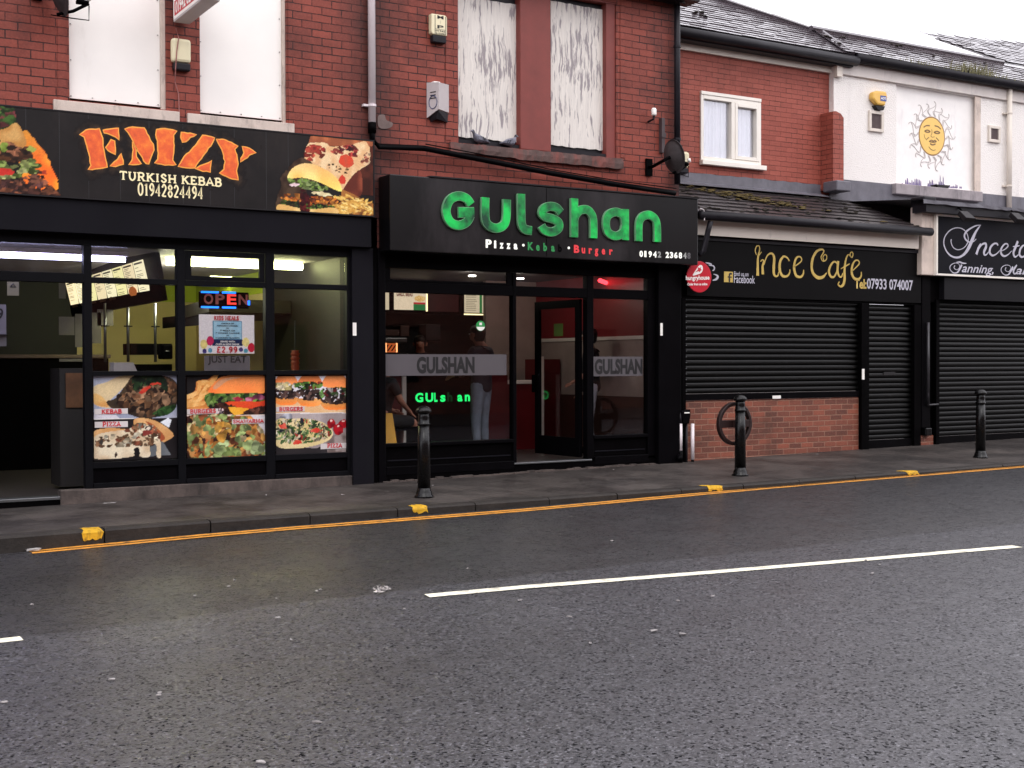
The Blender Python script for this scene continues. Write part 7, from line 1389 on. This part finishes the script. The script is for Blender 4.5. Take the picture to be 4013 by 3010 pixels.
xd2 = at(*q5(1565, 900), IYW - .07)[0]; t = thing('downpipe', 'white rainwater pipe on the pebbledashed wall near the right edge', 'drainpipe', (xd2, IYW - .07, 5)); MB().tube([(xd2, IYW - .08, 6.1), (xd2, IYW - .075, 3.95)], .045, 12).build('pipe', M['fascia'], t, smooth=True); m = MB()
for zz in (at(*q5(1560, 932), IYW)[1], at(*q5(1560, 1520), IYW)[1]): m.tube([(xd2, IYW - .075, zz - .012), (xd2, IYW - .075, zz + .012)], .056, 12).box(xd2 - .1, xd2 + .1, IYW - .04, IYW, zz - .012, zz + .012)
m.build('pipe_clip', M['fascia'], t)
# eaves, low roof with weeds in the gutter, higher roof beyond
RYi, RZi = IYW - .15, 6.24
MB().tube([(XI + .35, RYi, RZi - .07), (XE, RYi, RZi - .07)], .07, 10).build('gutter', M['gutter'], IN, smooth=True)
rf = MB(); ms = MB(); lo = lambda x: 1.9 + (x - 15.3) * .042
tiles(rf, ms, lambda r_: XI + .1 if r_ < 7 else XI + .1 + (r_ - 7) * .0, lambda r_: (XE if r_ < 8 else 0), RYi, RZi, PIT, 8, TP, .26, .012, .05)
RFi = rf.build('tiled_roof', M['tile_up'], IN); tag(ms.build('moss', M['mossdk'], RFi), kind='stuff')
MB().slab([(XI + .1, RYi + .02, RZi - .03), (XE, RYi + .02, RZi - .03), (XE, RYi + .72, RZi - .03 + .72 * PIT), (XI + .1, RYi + .72, RZi - .03 + .72 * PIT)], (0, 0, -.05)).build('roof_deck', M['gutter'], IN)
MB().tube([(XI + .05, RYi + .7, RZi + .7 * PIT + .02), (19.4, RYi + .72, RZi + .72 * PIT + .02)], .05, 8).build('ridge_tiles', M['tile_up'], IN)
FB = thing('terraced_house', 'grey roofed house beyond the salon at the right edge', 'building', (22, 3, 0))
rf = MB(); x19 = 19.54; tiles(rf, None, lambda r_: max(x19 - (r_ * TP * cs - .07) * 2.18, 18.21 + (r_ * TP * cs - .68) * 6.4), lambda r_: XE, 2.0, RZi + (2.0 - RYi) * PIT + .0, PIT, 15, TP, .26, .010, 0); RF2 = rf.build('tiled_roof', M['tile_up'], FB); rz_ = lambda y: RZi + (y - RYi) * PIT - .012
MB().slab([(19.65, 2.02, rz_(2.02)), (XE, 2.02, rz_(2.02)), (XE, 3.2, rz_(3.2)), (22.0, 3.2, rz_(3.2)), (18.5, 2.62, rz_(2.62))], (0, 0, -.03)).build('roof_deck', M['tile_up'], FB)
MB().box(19.6, XE, 3.2, 8, 3.4, 7.0).build('wall', M['render'], FB)
wd = MB()
for cxx, nn_, sc_ in ((17.1, 60, .5), (17.6, 150, 1.0), (17.9, 110, 1.0), (18.3, 60, .6), (16.2, 50, .6), (16.6, 50, .5), (18.9, 40, .4)):
    for _ in range(nn_):
        x = cxx + random.gauss(0, .2); z = RZi - .05; h_ = random.uniform(.05, .26) * sc_; a_ = random.uniform(-.5, .5) * h_; b_ = random.uniform(-.4, .1) * h_; w_ = .006; y = RYi + random.uniform(-.05, .08)
        wd.add([(x - w_, y, z), (x + w_, y, z), (x + a_ * .5 + w_, y + b_ * .5, z + h_ * .6), (x + a_ * .5 - w_, y + b_ * .5, z + h_ * .6), (x + a_, y + b_, z + h_)], [(0, 1, 2, 3), (3, 2, 4)])
tag(wd.build('gutter_weeds', paint('pale_weeds', (112, 108, 74), .9, .35, 9)), 'pale dry weeds growing in the salon gutter', 'weeds', kind='stuff')
# brick nib between cafe and salon
nb0 = at(*q5(135, 905), 1.12); nb1 = at(*q5(220, 1490), 1.12)
m = MB(); m.prism([(nb0[0], nb1[1] - .1), (nb1[0], nb1[1] - .1), (nb1[0], nb0[1] - .08), (nb1[0] - .06, nb0[1] - .02), (nb0[0] + .06, nb0[1] + .01), (nb0[0], nb0[1])], 1.12, IYW + .1).build('brick_nib', M['brick_cafe'], CF)
MB().box(nb0[0] - .04, nb1[0] + .04, 1.0, IYW, nb1[1] - .14, nb1[1] + .02).build('lead_cap', M['lead'], CF, bevel=.02)
MB().box(at(*q5(145, 560), IYW)[0] - .02, at(*q5(145, 560), IYW)[0] + .1, IYW - .08, IYW - .002, 5.86, 6.12).build('eaves_corner_block', M['fascia'], CF)
# shop front of the salon
ix0 = at(2021, 460, -.15)[0]; ITop = (at(2021, 461, -.15)[1] + at(2212, 479, -.15)[1]) / 2; IBot = (at(2021, 595, -.15)[1] + at(2212, 603.5, -.15)[1]) / 2
IS = thing('salon_sign', 'black salon sign with a white frame and flowing white script', 'shop sign', (17, -.15, IBot)); box('board', paint('blue_black_board', (19, 19, 25), .5, .12, 2, spec=.08), IS, ix0 + .03, 21, -.15, -.02, IBot + .03, ITop - .03)
box('frame', M['white_frame'], IS, ix0, ix0 + .03, -.17, -.02, IBot, ITop); MB().box(ix0 + .03, 21, -.17, -.02, ITop - .03, ITop).box(ix0 + .03, 21, -.17, -.02, IBot, IBot + .028).build('frame', M['white_frame'], IS)
g = MB(); k_ = 0
SC2 = [([(755, 790), (752, 830), (780, 895), (840, 925), (910, 905), (960, 850), (975, 780), (950, 700), (890, 650), (810, 642), (730, 680), (670, 760), (658, 850), (690, 940), (750, 1005), (830, 1027), (900, 1000), (950, 950), (990, 880), (1030, 790), (1070, 700), (1130, 612)], [.02, .016, .014, .012, .012, .014, .014, .014, .014, .014, .016, .018, .02, .024, .026, .03, .034, .05, .06, .06, .04, .01]),
 ([(1140, 605), (1080, 612), (1010, 645), (950, 690), (925, 740), (940, 790), (985, 825), (1040, 820), (1078, 785)], [.01, .018, .024, .03, .032, .028, .02, .014, .008]),
 ([(1080, 985), (1110, 900), (1140, 850)], [.045, .04, .03]), ([(1110, 920), (1150, 860), (1200, 845), (1205, 890), (1180, 950), (1185, 990), (1215, 985), (1250, 940)], [.012, .024, .034, .042, .042, .03, .016, .008]),
 ([(1360, 870), (1345, 845), (1305, 850), (1262, 900), (1255, 965), (1290, 1000), (1340, 980), (1390, 930)], [.026, .024, .026, .036, .04, .03, .016, .008]), ([(1395, 945), (1450, 920), (1490, 880), (1480, 850), (1445, 855), (1405, 910), (1402, 975), (1440, 1008), (1490, 990), (1540, 940)], [.01, .014, .02, .022, .022, .032, .04, .03, .016, .008]),
 ([(1618, 815), (1590, 890), (1562, 960), (1575, 1015), (1610, 1005), (1650, 960)], [.04, .044, .042, .03, .016, .008]), ([(1555, 885), (1600, 880), (1640, 872)], [.016, .022, .012]), ([(1720, 890), (1690, 870), (1650, 920), (1640, 990), (1670, 1020), (1710, 1000), (1745, 930), (1735, 1000), (1760, 1025), (1800, 990)], [.02, .024, .034, .04, .03, .02, .03, .036, .02, .01])]
for pts, ww in SC2: k_ += 1; pen(g, q9, pts, ww, -.15, -.154, -.1505, .0004 * k_, 7)
g.build('lettering', M['silver'], IS); g = MB()
for o_, in ((0,), (665,)):
    for pts, ww in (([(800, 1130), (790, 1165), (830, 1185), (862, 1150), (850, 1110), (800, 1098), (745, 1130), (738, 1180), (780, 1225), (830, 1222), (860, 1180), (890, 1120)], [.012, .01, .008, .008, .008, .009, .01, .012, .014, .018, .03, .03]), ([(820, 1090), (860, 1085), (900, 1100), (948, 1103)] if o_ == 0 else [(905, 1145), (875, 1160), (850, 1170)], [.012, .022, .024, .01])): k_ += 1; pen(g, q9, [(a + o_, b + .04 * o_) for a, b in pts], ww, -.15, -.154, -.1505, .0003 * k_, 6)
k_ += 1; pen(g, q9, [(1605, 1125), (1580, 1160), (1560, 1210), (1575, 1240), (1600, 1230)], [.02, .03, .03, .02, .01], -.15, -.154, -.1505, .0003 * k_, 6); g.build('lettering_capitals', M['silver'], IS)
p0 = at(*q9(892, 1218), -.15); p1 = at(*q9(1305, 1232), -.15); bword('anning,', p0[0], p1[0], (p0[1] + p1[1]) / 2, .13, -.15, 'lettering', M['silver'], IS, .012, .35); p0 = at(*q9(1590, 1240), -.15); bword('air', p0[0], p0[0] + .42, p0[1], .13, -.15, 'lettering', M['silver'], IS, .012, .35)
MB().box(at(1989, 600, -.1)[0], ix0 - .002, -.12, .1, IBot + .0, ITop + .1).build('white_console', M['sill_white'], IN, bevel=.01); MB().box(at(1989, 600, -.1)[0] + .0, ix0 - .001, -.16, .1, ITop + .101, ITop + .25).build('dark_console_cap', M['gutter'], IN, bevel=.02)
cxn = at(1993, 445, -.28); n = 50; m = MB(); v = []
for i in range(n + 1): x = cxn[0] + (21 - cxn[0]) * i / n; j = random.uniform(-.008, .008); v += [(x, -.3 + j, 3.79 + j), (x, -.3, 3.74 + random.uniform(-.008, .008)), (x, -.27, 3.735), (x, IYW - .03, 3.93)]
m.add(v, [(i * 4 + k, i * 4 + 4 + k, i * 4 + 5 + k, i * 4 + k + 1) for i in range(n) for k in range(2)] + [(i * 4, i * 4 + 3, i * 4 + 7, i * 4 + 4) for i in range(n)]).build('lead_roof', M['lead'], IN)
box('cornice', M['gutter'], IN, cxn[0] + .1, 21, -.26, -.0, ITop + .002, 3.733)
for (a, b), lb in (((960, 475), 'left one of the two small floodlights over the salon sign'), ((1625, 495), 'right one of the two small floodlights over the salon sign')):
    x, z = at(*q9(a, b), -.42); t = thing('floodlight', lb, 'floodlight', (x, -.42, z), 'floodlights over the salon sign'); MB().slab([(x - .11, -.5, z - .05), (x + .11, -.5, z - .05), (x + .09, -.36, z + .07), (x - .09, -.36, z + .07)], (0, .05, -.06)).build('head', M['dkgrey'], t, bevel=.008); MB().tube([(x, -.38, z + .03), (x, -.28, z + .12), (x, -.2, z + .12)], .014, 6).build('arm', M['blk'], t)
gx2 = at(2026, 800, .0)[0]; zsh = at(2100, 650)[1]
box('shutter_housing', paint('dark_blue_grey_box', (17, 16, 20), .5, .12, 2, spec=.15), IN, at(2040, 610, -.1)[0], 21, -.1, .1, zsh + .0, IBot - .02, .004); box('header', M['blk'], IN, at(1990, 620)[0], 21, .0, .2, zsh - .04, IBot + .01)
box('shutter_guide', M['blk'], IN, gx2 - .07, gx2, -.03, .12, z_base(15.5) - .03, zsh); box('dark_pilaster', M['blk2'], IN, gx[4] + .02, gx2 - .2, -.03, .15, .42, fz0, .01); box('pilaster_foot', M['iron'], IN, gx[4] + .06, gx2 - .22, -.08, .15, .3, .42, .015)
MB().box(gx[4] + .001, gx2 - .071, .06, .3, -.1, IBot).build('recess_wall', M['blk'], IN); MB().box(gx[4] + .04, gx2 - .1, .0, .06, -.1, .3).build('foot_brickwork', M['brick_low'], IN)
SI = thing('roller_shutter', 'closed black roller shutter of the salon at the right edge', 'roller shutter', (gx2, 0, 0)); o, e = shutter('slats', gx2 + .003, 20.9, z_base(16) + .11, zsh - .0, .06, SI); box('bottom_bar', M['blk2'], SI, gx2 + .003, 20.9, .02, .06, z_base(15.5) - .02, z_base(16) + .108)
MB().box(20.9, XE, .0, .3, -.2, 3.7).build('front_wall', M['blk'], IN); MB().box(20.9, XE, .3, IYW, 3.0, 3.7).build('front_roof', M['lead'], IN)
x = at(2004, 700, -.05)[0]; t = thing('downpipe', 'thin scuffed pipe on the dark pilaster between cafe and salon', 'drainpipe', (x, -.05, 1)); MB().tube([(x, -.06, .75), (x, -.06, 2.0)], .02, 8).tube([(x, -.06, .76), (x + .22, -.06, .77)], .016, 8).build('pipe', paint('scuffed_black_pipe', (44, 42, 46), .4, .5, 9, dirt=((120, 116, 120), 12, .58, .8)), t, smooth=True)

# ================================================================ pigeons
def pigeon(name, label, p, yaw_, s=1.0, pitch_=0.0):
    t = thing(name, label, 'pigeon', p, 'pigeons on the window ledge'); ORG[t.name] = Vector((0, 0, 0)); t.rotation_euler = (0, 0, yaw_); t.scale = (s,) * 3
    def rings(P, n=12):
        vs = []; fs = []
        for (x, z, rx, rz) in P: vs += [(x, rx * math.cos(2 * math.pi * k / n), z + rz * math.sin(2 * math.pi * k / n)) for k in range(n)]
        for i in range(len(P) - 1):
            for k in range(n): fs.append((i * n + k, i * n + (k + 1) % n, (i + 1) * n + (k + 1) % n, (i + 1) * n + k))
        fs += [tuple(range(n))[::-1], tuple((len(P) - 1) * n + k for k in range(n))]; return MB().add(vs, fs)
    rings([(-.19, .055, .02, .006), (-.12, .065, .035, .015), (-.07, .08, .05, .045), (0, .09, .062, .06), (.06, .1, .058, .062), (.1, .13, .042, .05), (.115, .165, .03, .032), (.12, .19, .026, .028), (.145, .2, .02, .02), (.165, .197, .006, .007), (.185, .192, .003, .003)]).build('body', M['pigeon'], t, smooth=True, local=True)
    for sd_ in (1, -1):
        MB().add([(.07, sd_ * .058, .12), (.02, sd_ * .066, .13), (-.08, sd_ * .05, .1), (-.17, sd_ * .03, .07), (-.06, sd_ * .062, .06), (.05, sd_ * .064, .07)] + [(.07, sd_ * .045, .12), (.02, sd_ * .05, .13), (-.08, sd_ * .035, .1), (-.17, sd_ * .02, .07), (-.06, sd_ * .05, .06), (.05, sd_ * .05, .07)], [(0, 1, 2, 3, 4, 5), (11, 10, 9, 8, 7, 6)] + [(i, (i + 1) % 6, (i + 1) % 6 + 6, i + 6) for i in range(6)]).build('wing', M['pigeon'], t, local=True)
        MB().tube([(-.02, sd_ * .068, .12), (-.05, sd_ * .064, .065)], .006, 5).tube([(-.06, sd_ * .062, .11), (-.085, sd_ * .056, .068)], .006, 5).build('wing_bar', M['pigeon_dk'], t, local=True)
        MB().tube([(.01, sd_ * .02, .04), (.012, sd_ * .022, .0), (.04, sd_ * .026, -.0)], .005, 5).build('foot', M['red_dk'], t, local=True)
    rings([(.095, .12, .044, .045), (.11, .16, .032, .034), (.118, .19, .0275, .029), (.135, .2, .023, .024)]).build('dark_head_feathers', M['pigeon_dk'], t, smooth=True, local=True); return t
for (a, b, yw, s_, lb) in ((700, 1012, math.radians(188), .62, 'grey pigeon hunched facing left on the flaking ledge'), (915, 1015, math.radians(8), .62, 'grey pigeon with head raised facing right on the flaking ledge')):
    x, z = at(*c3(a, b), .0); pigeon('pigeon', lb, (x, .0, sillz + .0), yw, s_ * 1.25)

# ================================================================ bollards
def bollard_parts(t, H):
    MB().lathe([(.1, 0), (.1, .018), (.085, .03), (.082, .055), (.07, .075), (.068, .1)], (0, 0, 0), 24).build('base', M['iron'], t, smooth=True, local=True)
    MB().lathe([(.0675, .1), (.064, H * .55), (.06, H - .2)], (0, 0, 0), 24).build('shaft', M['iron'], t, smooth=True, local=True)
    MB().lathe([(.060, H - .2), (.068, H - .195), (.069, H - .18), (.06, H - .172), (.058, H - .12), (.060, H - .11), (.056, H - .1), (.058, H - .075)], (0, 0, 0), 24).build('collar', M['iron'], t, smooth=True, local=True)
    MB().lathe([(.058, H - .075), (.08, H - .066), (.083, H - .05), (.074, H - .03), (.05, H - .01), (.02, H)], (0, 0, 0), 24).build('cap', M['iron'], t, smooth=True, local=True)
def place(dx, dy, top):
    p = ground(dx, dy, lambda x, y: z_pave(x, y)); return (at(dx, dy, p[1] + .06)[0], p[1] + .06, p[2]), at(dx, top, p[1] + .06)[1] - p[2]
GB = 'cast iron bollards along the kerb'
p, H = place(916, 1076, 877); b1 = thing('bollard', 'black cast iron bollard in front of the green letter shop', 'bollard', p, GB); bollard_parts(b1, H)
p, H2 = place(2118, 990, 841)
b3 = b1.copy(); COL.objects.link(b3); b3.location = p; b3['label'] = 'black cast iron bollard in front of the salon shutter'; b3.scale = (1, 1, H2 / H)
for ch in list(b1.children): c_ = ch.copy(); COL.objects.link(c_); c_.parent = b3
p, H = place(1599, 1029, 853); b2 = thing('bollard', 'black cast iron bollard with an iron wheel behind it, by the low brick wall', 'bollard', p, GB); bollard_parts(b2, H)
wc = at(*q2(682, 640), p[1] + .11); wr = abs(at(*q2(682, 432), p[1] + .11)[1] - at(*q2(682, 845), p[1] + .11)[1]) / 2 - .02; cx_, cz_, cy_ = wc[0] - p[0], wc[1] - p[2], .11
m = MB(); n = 40; vs = []; fs = []; sec = [(-.022, -.03), (.022, -.03), (.022, .03), (-.022, .03)]
for i in range(n):
    t_ = 2 * math.pi * i / n
    for dr, dy in sec: vs.append((cx_ + (wr + dr) * math.cos(t_), cy_ + dy, cz_ + (wr + dr) * math.sin(t_)))
for i in range(n):
    for k in range(4): fs.append((i * 4 + k, i * 4 + (k + 1) % 4, ((i + 1) % n) * 4 + (k + 1) % 4, ((i + 1) % n) * 4 + k))
m.add(vs, fs).build('wheel_rim', M['rust'], b2, smooth=False, local=True, bevel=.008); MB().box(cx_ - wr + .02, cx_ + wr - .02, cy_ - .028, cy_ + .028, cz_ - .045, cz_ + .045).box(-.05, .05, .0, cy_ - .029, cz_ - .045, cz_ + .045).build('wheel_bar', M['rust'], b2, local=True, bevel=.006)

# ================================================================ litter
def scrap(label, dx, dy, w, d, grp=True, fn=zr, h=.004, rot=None, cat='litter'):
    p = ground(dx, dy, fn); n = 7; a = random.uniform(0, 3.1) if rot is None else rot; vs = []
    for hh in (.0055, .0055 + h):
        for k in range(n): t_ = 2 * math.pi * k / n; q = random.uniform(.75, 1.1); x, y = w / 2 * q * math.cos(t_), d / 2 * q * math.sin(t_); vs.append((p[0] + x * math.cos(a) - y * math.sin(a), p[1] + x * math.sin(a) + y * math.cos(a), p[2] + hh + (random.uniform(0, h * .8) if hh > .006 else 0)))
    o = MB().add(vs, [tuple(range(n))[::-1], tuple(range(n, 2 * n))] + [(k, (k + 1) % n, (k + 1) % n + n, k + n) for k in range(n)]).build('litter_scrap', M['fleck'])
    return tag(o, label, cat, 'small pale scraps of litter' if grp else None)
for dx, dy in ((506, 1255), (494, 1269), (421, 1289), (69, 1308), (597, 1295), (684, 1279), (692, 1276), (343, 1505), (345, 1500), (873, 1317), (629, 1385), (1885, 1241), (1900, 1222), (1123, 1299), (1275, 1392), (8, 1520), (600, 1337), (1010, 1230), (1540, 1290), (1870, 1212), (1322, 1170), (1230, 1335), (1465, 1300)):
    scrap('small pale scrap of litter lying on the wet road', dx, dy, random.uniform(.02, .04), random.uniform(.012, .022))
zp = lambda x, y: z_pave(x, y)
for dx, dy in ((575, 1071), (741, 1070), (905, 1048), (1325, 1016), (935, 1050), (1765, 982)):
    scrap('small pale scrap of litter lying on the dark pavement', dx, dy, random.uniform(.03, .05), .02, fn=zp)
scrap('large oval white fleck on the near road surface at lower left', 242, 1471, .035, .03, False); scrap('curled white scrap on the near road, left of centre', 685, 1563, .045, .014, False, rot=2.4); scrap('white scrap on the road beneath the long white line', 1412, 1365, .05, .03, False); scrap('pale scrap at the very bottom of the near road', 563, 1650, .05, .03, False); scrap('faint wet scrap on the road right of the white scrap', 1475, 1372, .05, .03, False)
scrap('long torn white paper strip on the pavement before the kebab shop plinth', 237, 1088, .15, .02, False, zp, rot=.1); scrap('crushed white paper at the left start of the yellow lines', 72, 1191, .13, .05, False, zr, .012, .1)
p = ground(822, 1283, zr); m = MB()
for _ in range(26):
    c = Vector((p[0] + random.gauss(0, .035), p[1] + random.gauss(0, .022), p[2] + .008 + abs(random.gauss(0, .014)))); P = [c + Vector((random.uniform(-.028, .028), random.uniform(-.02, .02), random.uniform(-.004, .022))) for _ in range(3)]; m.slab(P, (.001, -.001, .002))
tag(m.build('crumpled_tissue', M['paper']), 'crumpled white tissue on the road at the left end of the long white line', 'tissue')

# ================================================================ the terrace across the street, behind the viewer: it is what the shop glass and gloss paint reflect
OP = thing('terraced_house_row', 'dark brick terrace across the street, seen only as reflections in the shop glass', 'building', (8, -17, 0)); yo = -17.0
oh = [(x_, x_ + 1.1, z_, z_ + 1.5) for x_ in np.arange(-24, 44, 3.2) for z_ in (.9, 3.8)]
wall(MB(), -30, 50, -.6, 6.2, yo - .3, yo, [tuple(map(float, h)) for h in oh]).build('brick_wall', M['brick_low'], OP)
m = MB(); [m.box(h[0], h[1], yo - .2, yo - .18, h[2], h[3]) for h in oh]; m.build('window_glass', M['char'], OP)
MB().slab([(-30, yo + .3, 6.1), (50, yo + .3, 6.1), (50, yo - 4, 8.6), (-30, yo - 4, 8.6)], (0, 0, .12)).slab([(-30, yo - 8, 6.1), (50, yo - 8, 6.1), (50, yo - 4, 8.6), (-30, yo - 4, 8.6)], (0, 0, .12)).build('roof', M['tile'], OP)
MB().box(-30, 50, yo - 8, yo - 7.7, -.6, 6.1).build('rear_wall', M['brick_low'], OP)
